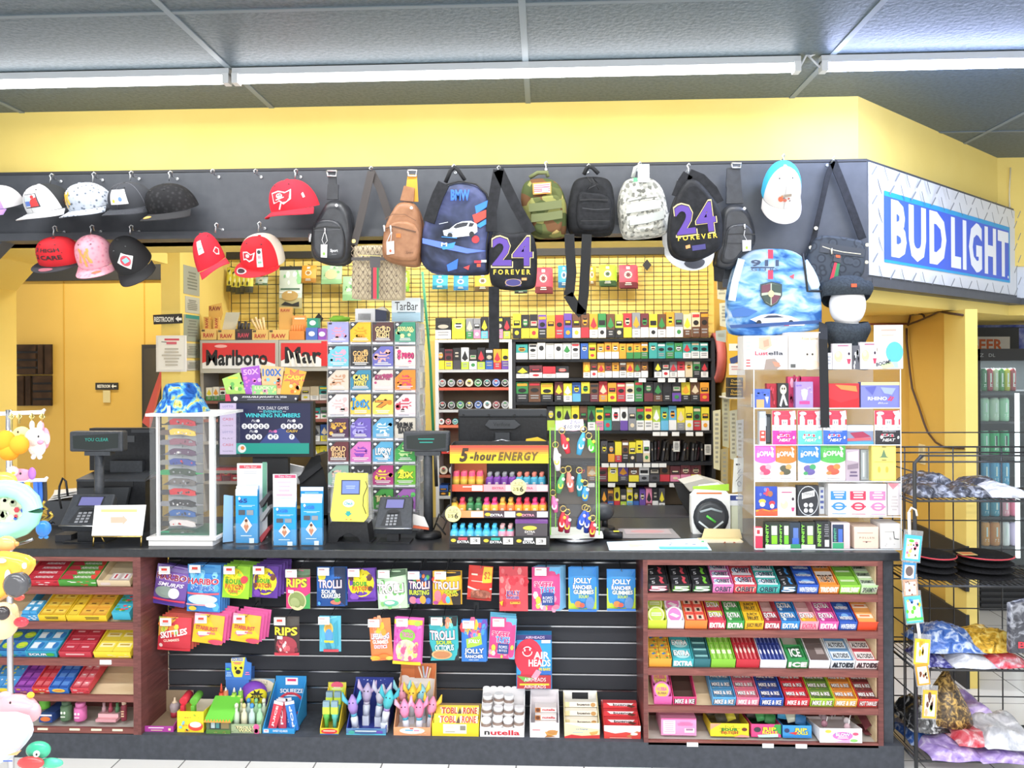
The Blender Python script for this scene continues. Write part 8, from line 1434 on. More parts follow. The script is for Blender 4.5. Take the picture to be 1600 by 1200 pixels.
good(4, (1233, 822, 1249, 861), '283848', 'r 30 20 80 60 5a7ac0;r 20 60 84 84 3a68c8;r 0 84 100 100 3a9a68', 'dark vape carton with a blue device on the bottom acrylic shelf')
good(4, (1273, 820, 1296, 861), '26282c', 'r 6 4 44 96 2e3a30;tb@-90 24 50 84 24 a0e060 INFINITY;n 56 10 90 60 6 8a8a90;r 60 68 90 94 d8d8d8', 'black carton with lime lettering up its edge on the bottom acrylic shelf')
good(4, (1298, 822, 1326, 861), 'e8dce0', 'r 4 6 66 76 2a3a58;r 36 24 60 76 4a70c8;tb@-90 18 46 54 14 58b890 INFINITY;r 4 78 66 100 3aa878;r 66 0 100 100 f0c8c8', 'pale pink sided carton with navy front on the bottom acrylic shelf')
good(4, (1333, 828, 1371, 861), 'f4d8c4', 'n 10 26 80 34 1 c8a898;t 52 50 60 8 8a6a5a P O L L E N;n 24 66 80 74 1 c8a090;e 50 70 4 3 5a4a48', 'peach carton with spaced lettering on the bottom acrylic shelf', d=.1)
good(4, (1374, 823, 1405, 861), 'f2efec', 'n 20 30 70 40 1 d0ccc8;d 20 50 80 90 5 5 d8d4d0;l 66 30 70 60 3 3a3a3c;l 70 60 92 62 3 3a3a3c', 'white carton with faint dots at the end of the bottom acrylic shelf', d=.1)
# sky printed backpack leaning above the case
Y = 3.36
sky = noisy('cloud_print', [(.34, '2a5a9a'), (.48, '6a9ed0'), (.58, 'a8c4de'), (.72, 'd0dae6')], 9, .55, 0, 4, (1, 1, 2.2), .6)
t = T('backpack', 'pale blue cloud printed backpack with a crest and red stripes, above the acrylic case', 'bag'); b_ = t.part('body'); b_.puff(sm([(1140, 515), (1138, 470), (1145, 430), (1158, 398), (1180, 388), (1230, 387), (1256, 398), (1276, 428), (1286, 462), (1287, 505), (1282, 516), (1200, 526), (1150, 524)], 2), Y, .07, sky, .3)
b_.art(pxm(Y - .0005), 'r 1200 390 1208 404 e03a58;r 1200 422 1208 436 e03a58;tb 1195 411 44 10 3a4a68 911;l 1173 418 1210 418 2 3a4a68;t 1195 421 42 5 4a5a78 GT3 RS;p c85058 1233 432 1241 428 1240 436;p 3a4a48 1188 444 1205 440 1222 444 1222 462 1215 474 1205 480 1195 474 1188 462;p b8c0a8 1190 446 1205 442.5 1220 446 1220 462 1213.5 472 1205 477 1196.5 472 1190 462;p 6a3a48 1190 446 1204 443 1204 456 1190 458;p 3a4a40 1206 443 1220 446 1220 458 1206 456;p 3a4a40 1190 462 1204 460 1204 476 1196 471;p 6a3a48 1206 460 1220 462 1213 472 1206 476;e 1205 459 4.5 5.5 d8c890;p dfe6f0 1172 499 1190 492 1210 490 1236 494 1250 500 1240 506 1190 507;p 2a3448 1192 497 1200 493 1214 492.5 1226 496;e 1186 504 4 4 22262e;e 1236 504 4 4 22262e;p 3a68a8 1142 486 1160 480 1184 486 1170 494 1145 496;p e8e8ee 1228 506 1258 506 1256 509 1230 509;r 1225 506 1233 509 c83a48;p 2a4a80 1140 508 1284 500 1284 505 1142 513')
t.part('strap').tube(pl([(1254, 396), (1258, 420), (1262, 455), (1284, 455)], Y - .008), .005, '1c1d20'); t.part('flap').puff(pl(sm([(1257, 398), (1276, 426), (1284, 452), (1263, 453)], 1), Y - .012), Y - .012, .02, 'b8d4ec', .3); t.part('shoulder_strap').strap(pl([(1143, 470), (1148, 440), (1158, 405)], Y - .006), .03, .008, 'cfe0f0')
t.part('dangling_strap', label='black strap hanging down in front of the case').strap([P(1286, 505, Y - .02), P(1286, 530, 3.262), P(1287, 580, 3.262), P(1289, 668, 3.262)], .036, .003, '1c1d20:m')
# foam head with beanie and neck warmer
Y = 3.36; knit = noisy('grey_fleece', [(.3, '343a40'), (.7, '444b52')], 120, .95, .5)
zz = zt + .0035
t = T('foam_head', 'white foam mannequin head wearing a grey beanie above a neck warmer', 'mannequin head'); c = P(1324, 477, Y)
def face(d):
    e = 1
    if d.y < -.3: e += .10 * math.exp(-((d.x / .16) ** 2 + ((d.z + .12) / .28) ** 2)) - .04 * math.exp(-(((abs(d.x) - .36) / .16) ** 2 + ((d.z - .12) / .12) ** 2)) + .05 * math.exp(-((d.x / .25) ** 2 + ((d.z + .55) / .08) ** 2))
    return e
t.part('head').ball(c, .074, .07, .092, 'f4f2f2', 28, 20, face); t.part('neck').lathe((c.x, c.y + .01, zz), [(.05, 0), (.048, c.z - zz - .06)], 'f0eeee', 18)
q = T('beanie', 'dark grey fleece beanie pulled over the white foam head', 'hat'); cc = c + V((0, .012, .04)); q.part('crown').surf(lambda u, v: cc + V((.098 * math.cos(v * 1.5) ** .6 * math.sin(6.2832 * u), .08 * math.cos(v * 1.5) ** .6 * math.cos(6.2832 * u), .088 * math.sin(v * 1.5))), 24, 8, knit); q.part('cuff').surf(lambda u, v: cc + V(((.1 + .01 * math.sin(math.pi * v)) * math.sin(6.2832 * u), (.083 + .01 * math.sin(math.pi * v)) * math.cos(6.2832 * u), .03 - .035 * (1 - v) - .045 * (1 - v) * max(math.cos(6.2832 * u), -.2) + .03 * v)), 32, 5, knit); q.part('tag').box(c.x - .016, c.x + .006, cc.y - .098, cc.y - .094, cc.z + .03, cc.z + .044, 'e8542a')
q = T('neck_warmer', 'dark grey fleece neck warmer bunched below the white foam head', 'neck warmer'); h = c.z - zz - .075
q.b.surf(lambda u, v: V((c.x + (.082 + .012 * math.sin(v * 9.4) + .006 * math.sin(u * 25)) * math.sin(6.2832 * u), c.y + .01 + (.062 + .01 * math.sin(v * 9.4)) * math.cos(6.2832 * u), zz + h * v + .006 * math.sin(u * 12.6 + v * 5))), 32, 12, knit); q.b.box(c.x + .03, c.x + .05, c.y - .07, c.y - .064, zz + .03, zz + .042, 'e8542a')
# ================================================================ wire rack at the counter end
wire = '202124:b'
YF, YK = 3.185, 3.5
xa, xb = pX(1428, YF), pX(1428, YF) + .66
lv = [pZ(y, YF, 1500) for y in (783, 916, 1047, 1190)]; zt = pZ(712, YF, 1500)
t = T('wire_rack', 'black wire rack holding caps and packets at the end of the counter', 'rack')
for x in (xa, xb):
    for y in (YF, YK): t.part('post').tube([(x, y, .0), (x, y, zt - .03), (x + (.03 if x == xa else -.03), y, zt)], .008, wire, 8)
for z_ in lv:
    s = t.part('shelf')
    for y in (YF, YK): s.tube([(xa, y, z_), (xb, y, z_)], .005, wire, 6)
    for x in (xa, xb): s.tube([(x, YF, z_), (x, YK, z_)], .005, wire, 6)
    for i in range(26): x = xa + .02 + i * .0232; s.tube([(x, YF, z_ + .003), (x, YK, z_ + .003)], .002, wire, 4)
g = t.part('side_grid')
for i in range(9): z_ = .2 + i * .13; g.tube([(xa, YF, z_), (xa, YK, z_ + .0)], .003, wire, 5)
for i in range(1, 4): y = YF + i * .1; g.tube([(xa, y, .1), (xa, y, zt - .15)], .003, wire, 5)
g = t.part('back_grid')
for i in range(10): z_ = .2 + i * .13; g.tube([(xa, YK, z_), (xb, YK, z_)], .003, wire, 5)
for i in range(1, 6): x = xa + i * .105; g.tube([(x, YK, .1), (x, YK, zt)], .003, wire, 5)
r_ = t.part('top_rim')
for z_ in (zt, zt - .025): r_.tube([(xa + .02, YF, z_), (xb, YF, z_)], .004, wire, 6); r_.tube([(xa, YK, z_), (xb, YK, z_)], .004, wire, 6); r_.tube([(xb, YF, z_), (xb, YK, z_)], .004, wire, 6)
def film(n, a, b, c, sc=24): return noisy(n, [(.3, a), (.5, b), (.66, c)], sc, .22, .5, 5, dist=1.5, spec=.6)  # palest stop mostly paints highlights of the wrap into its colour
fm = dict(dark=film('wrap_dark', '2c2c32', '4a4b53', '9a9ca4'), blue=film('wrap_blue', '2a4a90', '4a70b8', 'c8d4e8'), clr=film('wrap_clear', 'a8aab2', 'cfd0d6', 'f4f4f6', 14), vio=film('wrap_violet', '8a70b8', 'b8a0d8', 'e0d4ec', 14), yel=film('wrap_yellow', '2a2418', 'd8a838', 'f0d878'), red=film('wrap_red', 'c83040', 'd8707a', 'ecd0d4', 14), nav=film('wrap_navy', '2a2858', '4a4888', 'b8b8d0'), gol=film('wrap_gold', '1e1c1a', '6a5230', 'd8b060', 40), bw=film('wrap_black_white', '1e1e20', '2a2a2c', 'f0f0f0', 18))
def packet(x0, x1, y0, y1, z0, h, m, label, tilt=0, cat='wrapped cap', name='wrapped_packet', seed=1):
    t = T(name, label, cat); rr = random.Random(seed); ph = [rr.uniform(0, 6) for _ in range(6)]
    W = lambda u, v: .35 * math.sin(u * 9 + ph[0] + v * 4) + .3 * math.sin(v * 11 + ph[1]) + .25 * math.sin((u + v) * 17 + ph[2])
    def f(u, v): e = (1 - abs(2 * u - 1) ** 4) * (1 - abs(2 * v - 1) ** 4); return V((x0 + (x1 - x0) * (u + .03 * math.sin(v * 9 + ph[3])), y0 + (y1 - y0) * (v + .03 * math.sin(u * 8 + ph[4])), z0 + .004 + (h * e * (.75 + .3 * W(u, v)) if e > 0 else 0)))
    t.b.surf(f, 16, 12, m); t.b.surf(lambda u, v: V((f(u, v).x, f(u, v).y, z0 + .003)), 16, 12, m)
    if tilt: t.rot((x0, y0, z0), 'Y', tilt)
    return t
X = lambda px, y=YF + .06: pX(px, y)
for i, (a, b, h, m, y0, nm) in enumerate(((1425, 1490, .055, 'dark', .02, 'nearest the front post'), (1440, 1530, .075, 'dark', .18, 'highest of the pile'), (1488, 1545, .05, 'dark', .03, 'in the middle'), (1535, 1600, .06, 'dark', .15, 'towards the cooler'), (1540, 1605, .05, 'clr', .02, 'paler than the rest'))):
    packet(X(a), X(b), YF + y0, YF + y0 + .2, lv[0] + .006, h, fm[m], f'crumpled dark wrapped packet on the top wire shelf, {nm}', cat='wrapped packet', seed=i)
knit2 = noisy('black_knit', [(.3, '141416'), (.7, '232327')], 160, .95, .5)
for j, (a, b) in enumerate(((1433, 1500), (1503, 1592))):
    for k in range(4):
        t = T('knit_hat', f'folded black knit hat, {["bottom", "second", "third", "top"][k]} of the {"stack by the front post" if j == 0 else "stack under the gold tag"}', 'hat'); z_ = lv[1] + .006 + k * .0265; c = V(((X(a) + X(b)) / 2, YF + .12, z_ + .0132)); w = (X(b) - X(a)) / 2
        t.part('hat').ball(c, w * (1 - .02 * k), .105, .0131, knit2, 24, 8, lambda d: 1 + .12 * abs(d.x) ** 3 * abs(d.y))
        if k == 3: t.part('stripe').tube([c + V((w * math.cos(a_), .105 * math.sin(a_), .004 + .0)) * 1.0 for a_ in [3.3 + i * .26 for i in range(11)]], .003, 'c83a48', 5)
t = T('price_card', 'gold and orange tag lying on the knit hat stack', 'tag'); z_ = lv[1] + .113; t.b.box(X(1500), X(1524), YF + .05, YF + .1, z_, z_ + .0015, 'c8b070'); t.b.box(X(1503), X(1521), YF + .058, YF + .092, z_ + .0015, z_ + .002, 'd87040')
for i, (a, b, y0, y1, z0, h, m, nm) in enumerate(((1432, 1475, .0, .2, 0, .05, 'nav', 'navy'), (1440, 1530, .02, .25, .05, .1, 'blue', 'blue domed'), (1475, 1545, -.01, .18, .0, .05, 'clr', 'clear and lilac'), (1520, 1600, .0, .2, 0, .045, 'red', 'pink and red'), (1508, 1600, .03, .25, .05, .075, 'yel', 'yellow and black'))): packet(X(a), X(b), YF + y0, YF + y1, lv[2] + .006 + z0, h, fm[m], f'{nm} cap in clear wrap on the third wire shelf', seed=10 + i)
for i, (a, b, y0, y1, z0, h, m, nm) in enumerate(((1430, 1480, .1, .36, 0, .06, 'blue', 'blue'), (1428, 1490, .08, .3, .065, .12, 'bw', 'black and white lettered'), (1440, 1520, -.02, .2, 0, .05, 'vio', 'lilac'), (1500, 1580, .12, .36, .05, .12, 'vio', 'violet humped'), (1485, 1540, .0, .2, .05, .05, 'red', 'red'), (1510, 1600, -.03, .16, .0, .03, 'vio', 'flat violet'), (1525, 1605, -.02, .22, .05, .1, 'clr', 'grey'))): packet(X(a), X(b), YF + y0, YF + y1, lv[3] + .006 + z0, h, fm[m], f'{nm} cap in clear wrap on the bottom wire shelf', seed=20 + i)
t = T('wrapped_packet', 'black and gold cone shaped wrapped packet standing on the bottom wire shelf', 'wrapped packet'); t.b.lathe((X(1495), YF + .16, lv[3] + .1), [(.1, 0), (.09, .05), (.05, .13), (.012, .2)], fm['gol'], 14)
t = T('wrapped_packet', 'black wrapped bag hanging at the edge of the view by the wire rack', 'wrapped packet'); t.b.puff([P(x, y, YF - .05) for x, y in ((1580, 945), (1640, 930), (1640, 1022), (1580, 1022))], YF - .05, .03, fm['dark'], .4); t.b.art(pxm(YF - .051), 'tb 1597 1008 12 10 d83a48 B')
# strip of hanging toy cards
Y = YF - .03
t = T('clip_strip', 'cream plastic clip strip hanging from the wire rack post', 'strip'); t.b.tube(pl([(1420, 800), (1424, 793), (1431, 797), (1433, 806)], Y), .004, 'f0e8d8'); t.b.strap(pl([(1420, 800), (1421, 840), (1430, 950), (1445, 1050), (1452, 1100)], Y + .01), .012, .002, 'f0ece0')
for i, (x, y, w, h, c, ar, tl, nm) in enumerate(((1425, 856, 27, 40, '48b8e0', 'd 20 30 80 80 12 9 e8d070 2a2a2e e87898;e 40 22 16 6 5ac83a', -6, 'sky blue card'), (1420, 892, 20, 26, '3a90c8', 'e 50 50 30 30 6a5a58', -4, 'small blue card'), (1422, 918, 22, 26, 'c8a088', 'd 10 10 90 90 10 9 8a5040 e0c8b0', 4, 'small tan card'), (1427, 952, 26, 42, '58c0c8', 'd 10 10 90 80 10 10 68c838 f0d048 4a90e0;r 0 80 100 90 58d058', 6, 'aqua and green card'), (1440, 1018, 24, 40, 'f0cc30', 'd 30 10 60 60 8 8 d8a818 e8b828', -4, 'bright yellow card'), (1441, 1053, 20, 34, 'e8a030', 'd 20 20 80 80 9 12 8a4a28 e0d0b0', 8, 'orange card'), (1452, 1100, 22, 44, 'f0b838', 'd 24 20 80 84 10 12 6a4030 b8d068 d8b090', -3, 'lowest amber card'))):
    t = T('toy_card', f'{nm} in a clear bag on the hanging clip strip', 'card'); yy = Y - .004 - .0015 * i; a, b = P(x - w / 2, y - h / 2, yy), P(x + w / 2, y + h / 2, yy); t.part('bag').box(a.x - .004, b.x + .004, yy - .001, yy, b.z - .006, a.z + .02, acr2); c_ = t.part('card'); c_.box(a.x, b.x, yy - .0035, yy - .0015, b.z, a.z, c); c_.art(uvm_((a.x, yy - .0035, a.z), (b.x - a.x, 0, 0), (0, 0, b.z - a.z)), 'r 12 14 88 92 f0e8dc;' + ar); t.rot(P(x, y, yy), 'Y', -tl)
# ================================================================ drinks cooler
YFR = 5.3; f0 = pX(1515, YFR); f1 = f0 + 1.0; ztf = pZ(545, YFR, 1550)
glass = clear('cooler_glass', 'f4fafa', .06)
t = T('drinks_cooler', 'black glass door drinks cooler behind the yellow pilaster', 'cooler')
for a, b in ((f0, f0 + .07), (f1 - .07, f1)): t.part('door_stile').box(a, b, YFR, YFR + .05, .28, ztf, '1c1d20')
t.part('door_rail').box(f0, f1, YFR, YFR + .05, ztf - .08, ztf, '1c1d20'); t.part('side').box(f0, f0 + .03, YFR + .05, YFR + .6, 0, ztf, '1c1d20'); t.part('back').box(f0, f1, YFR + .55, YFR + .6, 0, ztf, '4a5054'); t.part('top').box(f0, f1, YFR + .05, YFR + .6, ztf - .04, ztf, '1c1d20')
v = t.part('vent'); v.box(f0, f1, YFR + .02, YFR + .06, 0, .27, '1a1b1d')
for i in range(6): v.box(f0 + .07, f1 - .07, YFR + .005, YFR + .02, .03 + i * .04, .05 + i * .04, '2c2d30')
t.part('glass').box(f0 + .07, f1 - .07, YFR + .02, YFR + .024, .28, ztf - .08, glass); t.part('light_strip').box(pX(1592, YFR), pX(1597, YFR), YFR + .03, YFR + .05, .35, ztf - .3, 'fff:e2')
l_ = t.part('lettering'); l_.art(pxm(YFR), 't 1534 555 6 5 8a9094 Z;t 1550 555 10 5 8a9094 DL')
area('lamp', (f0 + .5, YFR + .2, ztf - .06), (.7, .2), (0, 0, 0), 9)
crow = [(611, 34, ['3a8a58', 'b83a50', 'c8d8b0', '4a9a48', 'c8c838', 'a83a40'], 'k'), (658, 35, ['b8e0c0', 'c8e0c8', 'a8dcb8'], 'w'), (710, 36, ['78d0a0', '28b870', '30b078'], 'w'), (758, 36, ['48a0c8', '50a8d0', '48a0c8'], 'w'), (806, 26, ['3a90a8', '4aa0b8', 'e8a0b0', 'e07898'], 'w'), (852, 36, ['e8a050', 'e0985a', 'e8e8e8', 'd0c0e0'], 'w')]
for k, (yb, hp, cols, st) in enumerate(crow):
    Yc = YFR + .1; z_ = pZ(yb, Yc, 1550); t.part('shelf').box(f0 + .05, f1 - .05, YFR + .06, YFR + .5, z_ - .015, z_, '3a3c40')
    for i, c in enumerate(cols):
        w = 15.5 if len(cols) < 5 else 9; q = T('drink_can', f'{cname(c)} drink can, {ORD[i]} on the {ORD[k]} shelf of the black cooler', 'can'); h = hp * Yc / F; r = min(.031, w * .48 * Yc / F); p = V((pX(1537 + i * w, Yc), Yc, z_ + .0005))
        q.part('can').lathe(p, [(r * .85, 0), (r, .008), (r, h - .016), (r * .8, h)], c + ':b', 14); q.part('lid').lathe(p + V((0, 0, h)), [(r * .8, 0), (r * .76, .003)], 'c8ccd0:x', 12)
        q.part('print').art(lambda u, v, kk: p + V(((u - 50) / 50 * r * .8, -math.sqrt(r * r - ((u - 50) / 50 * r * .8) ** 2) - .0005 * kk, h * (1 - v / 100))), ('r 30 20 45 80 e8f0e8;' if k in (0, 2) and i else '') + 'n 15 70 85 84 2 f0f4f0;r 40 20 60 60 ' + ('2a2c30' if k == 2 and i else 'e0ece4'), 2)
t = T('beer_sign', 'grey framed sign with orange BEER lettering above the black cooler', 'sign'); Y = 6.1; t.part('frame').pb(1490, 512, 1592, 560, Y, .04, '3a3c40'); t.part('face').art(pxm(Y - .001), 'r 1495 526 1578 556 f0ece8;tb 1542 539 50 18 e0703a BEER')
gal = noisy('galaxy_print', [(.3, '4a58a8'), (.5, '7a84c8'), (.6, 'a8b0e0'), (.75, '5a5aa0')], 12, .5); t = T('wall_banner', 'blue violet cosmic print strip with a red corner above the BEER sign', 'banner'); t.b.pb(1480, 498, 1680, 512, 6.15, .01, gal); t.b.art(pxm(6.15), 'p d84858 1542 500 1566 500 1560 507 1548 507'); t.b.pb(1590, 512, 1680, 620, 6.16, .01, gal)
# outlet and cables on the end wall
xe_ = xs - .002
t = T('wall_outlet', 'cream double outlet plate on the ochre end wall', 'outlet'); Ye = 4.54; z_ = lambda y: CAMZ + (563 - y) * Ye / F + .012; o_ = t.part('plate'); o_.box(xs - .006, xs, Ye - .035, Ye + .035, z_(728), z_(698), 'e8dcae')
for y in (706, 719): t.part('socket').box(xs - .008, xs - .006, Ye - .017, Ye + .017, z_(y + 4), z_(y - 4), 'd0c498')
def wcable(px): return [V((xs - .02, Y_, CAMZ + .012 + (563 - y) * Y_ / F)) for x, y in px for Y_ in [(1512 - 850) * 4.06 / (x - 850)]]
T('cable', 'dark brown cable running down the ochre end wall to the cooler', 'cable').b.tube(wcable([(1424, 520), (1424, 540), (1428, 580), (1432, 612), (1442, 640), (1450, 665), (1456, 680), (1468, 695), (1480, 702), (1500, 704), (1511, 704)]), .006, '4a3020', 6)
T('cable', 'brown extension cord loop with plug under the angled ceiling corner', 'cable').b.tube(wcable([(1426, 516), (1430, 500), (1440, 496), (1450, 500), (1452, 505), (1440, 510), (1428, 514), (1450, 506), (1464, 500), (1475, 495), (1490, 498), (1511, 501)]), .006, '4a3020', 6)
T('cable', 'brown cord running level along the wall behind the foam head', 'cable').b.tube(pl([(1345, 507), (1380, 506), (1418, 506)], 4.68), .006, '7a3a28', 6)
# ================================================================ papers in the alcove
rr = random.Random(21)
for i, (x0, y0, x1, y1, c, nm) in enumerate(((1120, 430, 1136, 470, 'c8c4a8', 'small grey sheet high'), (1124, 472, 1138, 512, 'd0ccb0', 'square sheet'), (1118, 515, 1135, 535, 'a8b0a8', 'grey green leaf'), (1137, 520, 1166, 610, 'e8b838', 'yellow poster'), (1128, 612, 1140, 700, 'c8c4a0', 'long pale strip'), (1140, 640, 1152, 720, 'd8d4b8', 'long cream strip'), (1126, 700, 1138, 770, 'b8a878', 'tan folder'), (1150, 655, 1162, 715, 'e0e0d8', 'white strip'), (1114, 640, 1126, 735, 'd8d0a8', 'narrow buff strip'))):
    t = T('paper_sheet', f'{nm} pinned on the alcove wall beside the cigarillo rack', 'paper'); Yp = 4.69 - .003 * i; t.b.prism(pl([(x0, y0 + 2), (x1, y0), (x1 - 1, y1), (x0 + 1, y1 - 3)], Yp), (0, .002, 0), c); t.b.art(pxm(Yp), f'n {x0+3} {y0+6} {x1-3} {y1-8} {max(3,int((y1-y0)/8))} a09c88' if i != 3 else 'r 1139 537 1163 548 f0ece0;p 3a4a80 1140 560 1160 552 1162 562 1142 570;r 1139 568 1164 586 f0eeea;n 1142 572 1160 580 2 d8a0a0;e 1152 542 2 2 5a5a58')
for i in range(2): t = T('cigar_carton', f'black cigar carton with gold lettering, {["upper", "lower"][i]} of the pair by the acrylic case', 'carton'); t.b.pb(1138, 590 + i * 16, 1161, 605 + i * 16, 4.5, .06, '26241f'); t.b.art(pxm(4.5), f'tb 1150 {595+i*16} 15 4 d8b048 Dutch;tb 1150 {600+i*16} 17 3 d8b048 Masters')
T('wall_shelf', 'thin bracket shelf under the black cigar cartons', 'shelf').b.pb(1136, 621, 1164, 623, 4.49, .2, 'd8d4c8')
t = T('wall_clock', 'round red rimmed wheel clock seen edge on at the alcove wall', 'clock'); c = V((xr - .002, 4.95, CAMZ + .03 - .02)); t.part('rim').lathe(c, [(.15, 0), (.16, .004), (.16, .05), (.135, .055), (.13, .02)], 'c86860', 28, (-1, 0, 0)); t.part('dial').lathe(c + V((-.018, 0, 0)), [(.13, 0), (.13, .003)], 'd8d0c8', 24, (-1, 0, 0))
for k in range(4): t.part('spoke').tube([c + V((-.024, .12 * math.cos(k * .785), .12 * math.sin(k * .785))), c + V((-.024, -.12 * math.cos(k * .785), -.12 * math.sin(k * .785)))], .004, 'b86058', 5)
# ================================================================ hall side: signs, notices, pallet art
for i, (ya, yb, c) in enumerate(((411, 456, 'a8aa9a'), (459, 485, 'c0bfae'), (488, 530, '98a08e'), (533, 556, 'b8b8a0'), (560, 576, 'c8c4b4'))):
    Yp = 4.5; t = T('paper_sheet', f'{["topmost", "second", "third", "fourth", "lowest"][i]} grey notice on the side of the yellow column', 'paper'); t.b.box(xc1 + .0005, xc1 + .003, 4.49 + .02 * (i % 2), 4.7, CAMZ + (563 - yb) * 4.6 / F, CAMZ + (563 - ya) * 4.6 / F, c)
    t.b.art(uvm_((xc1 + .003, 4.51, CAMZ + (563 - ya) * 4.6 / F), (0, .18, 0), (0, 0, -(yb - ya) * 4.6 / F)), ('r 0 0 100 14 2a8a80;' if i == 2 else '') + 'n 12 20 88 86 6 7a7c70')
t = T('restroom_sign', 'black restroom arrow sign on the yellow column', 'sign'); t.b.prism(pl([(239, 492), (284, 490), (285, 505), (240, 507)], 4.43), (0, .006, 0), '2a2a2a'); t.b.art(pxm(4.43), 'tb 256 499 30 8 f0f0ea RESTROOM;p f0f0ea 274 498 279 493.5 279 496.5 284 496.5 284 500.5 279 500.5 279 503')
t = T('notice', 'white framed notice with red strokes on the yellow column', 'notice'); t.part('frame').pb(244, 524, 290, 581, 4.4, .012, 'f4f0e8'); t.part('sheet').art(pxm(4.399), 'r 247 527 287 578 faf6ec;r 257 529 280 532 d84858;l 252 534 270 535 1 3a3a40;r 260 534 276 538 e06a78;n 252 544 284 574 6 c8c0b0')
t = T('restroom_sign', 'small black restroom arrow sign on the ochre hall wall', 'sign'); Y = YH - .012; t.b.pb(149, 598, 184, 609, Y, .008, '26221c'); t.b.art(pxm(Y), 'tb 162 603.5 20 5 f0ece0 RESTROOM;p f0ece0 174 603.5 177 600 177 602.5 182 602.5 182 604.5 177 604.5 177 607')
T('wall_switch', 'cream switch plate below the small restroom sign', 'switch').b.pb(161, 610, 172, 629, Y, .01, 'd8c890')
pal = noisy('dark_plank', [(.3, '2e2118'), (.6, '4a3626'), (.8, '6a503a')], 6, .8, .3, 6, (1, 1, 1), 1)
for k, (x0, y0, x1, y1) in enumerate(((26, 538, 80, 585), (26, 587, 80, 634))):
    t = T('wall_art', f'{["upper", "lower"][k]} square of dark reclaimed planks on the ochre hall wall', 'wall art'); t.part('backing').pb(x0, y0, x1, y1, YH - .02, .018, '241a12')
    for i, (a, b, c, d) in enumerate(((0, 0, .55, .24), (0, .28, .55, .5), (0, .54, .55, .76), (0, .8, .55, 1), (.6, 0, .76, 1), (.8, 0, 1, 1))):
        if k: a, c = 1 - c, 1 - a
        t.part('plank').pb(x0 + (x1 - x0) * a + .6, y0 + (y1 - y0) * b + .6, x0 + (x1 - x0) * c - .6, y0 + (y1 - y0) * d - .6, YH - .035 - .004 * (i % 2), .016, pal)
T('safety_rail', 'red and white slanted frame leaning in the hall behind the knife tower', 'frame').b.prism(pl([(222, 660), (250, 580), (254, 582), (232, 668)], 4.9), (0, .03, 0), 'd86060')
# ================================================================ spinner of plush and balloon toys close to the camera
plush = noisy('white_plush', [(.3, 'e8e4e2'), (.7, 'f6f2f0')], 90, .95, .5)
YT2 = 2.0
t = T('toy_spinner', 'white wire spinner rack of plush key rings at the edge of the view', 'rack'); p = P(14, 646, YT2 + .1); t.part('pole').tube([(p.x, YT2 + .1, 0), (p.x, YT2 + .1, p.z + .01)], .008, 'd0d0d4:x', 8)
for y, x1 in ((646, 68), (752, 72)): h = t.part('arm'); h.tube(pl([(-60, y + 3), (x1, y - 2)], YT2 + .1), .006, 'f0f0f2', 6); h.tube(pl([(x1 - 6, y), (x1 + 2, y - 6)], YT2 + .1), .004, 'f0f0f2', 6)
b_ = t.part('base'); b_.lathe((p.x, YT2 + .1, 0), [(.25, 0), (.25, .015)], 'd8d8da', 24)
def balls(name, label, lst, Y=YT2, cat='toy', ring=None):
    t = T(name, label, cat)
    for part, m, px, py, rx, ry, *d in lst:
        k = Y / F; q = P(px, py, Y - (d[0] if d else 0)); t.part(part).ball(q, rx * k, min(rx, ry) * k * .75, ry * k, m, 16, 10)
    if ring: x, y0, y1 = ring; t.part('key_ring').tube(pl([(x, y0), (x - 4, y0 + 5), (x, y0 + 10), (x + 4, y0 + 5), (x, y0), (x, y1)], Y + .05), .0025, 'e8d890:x', 6)
    return t
EY = lambda x, y, d=.06: ('eye', '201c1c', x, y, 1.6, 2, d)
balls('plush_toy', 'white bunny like plush key ring with a pink bow', [('body', plush, 58, 700, 13, 14), ('head', plush, 55, 682, 15, 14, .01), ('ear', plush, 50, 665, 4, 8), ('ear', plush, 62, 667, 4, 7), ('foot', plush, 52, 714, 4, 4, .01), ('foot', plush, 62, 714, 4, 4, .01), ('bow', 'e88aa8', 63, 691, 5, 4, .03), EY(60, 682, .035)], ring=(50, 646, 660))
balls('plush_toy', 'pink plush key ring hanging behind the white bunny like one', [('body', 'f0a0b4:m', 70, 685, 8, 18, -.06), ('ear', 'f0a8bc:m', 64, 666, 5, 9, -.05), ('face', plush, 73, 686, 5, 9, -.03)], ring=(66, 646, 662))
balls('plush_toy', 'pale yellow plush key ring with a round head', [('body', 'f4dc78:m', 30, 690, 18, 20, -.03), ('head', 'f6e48a:m', 34, 678, 14, 12, -.01), ('beak', 'f0a838', 34, 680, 4, 2, .03), EY(28, 675, .03)], ring=(30, 646, 662))
balls('plush_toy', 'bright orange heart shaped plush in front of the yellow one', [('lobe', 'f49a18:m', 8, 690, 16, 18, .05), ('lobe', 'f49c1c:m', 30, 695, 15, 15, .05), ('tip', 'f49814:m', 14, 706, 16, 14, .05)], ring=(18, 646, 672))
balls('plush_toy', 'pink reclining plush with a violet tail on the lower rack arm', [('body', 'f0a8c8:m', 32, 742, 20, 10), ('head', 'f6dce6:m', 20, 736, 9, 8, .02), ('tail', 'b878d0:m', 50, 740, 6, 10, .01), ('beak', 'f0c038', 21, 739, 3, 2, .04), EY(32, 740, .05)])
balls('balloon_toy', 'yellow balloon toy with a blue face mark at the edge of the view', [('body', 'f0e048:g', 6, 752, 20, 14, .12), ('fin', 'e8e83a:g', 16, 768, 14, 10, .11)])
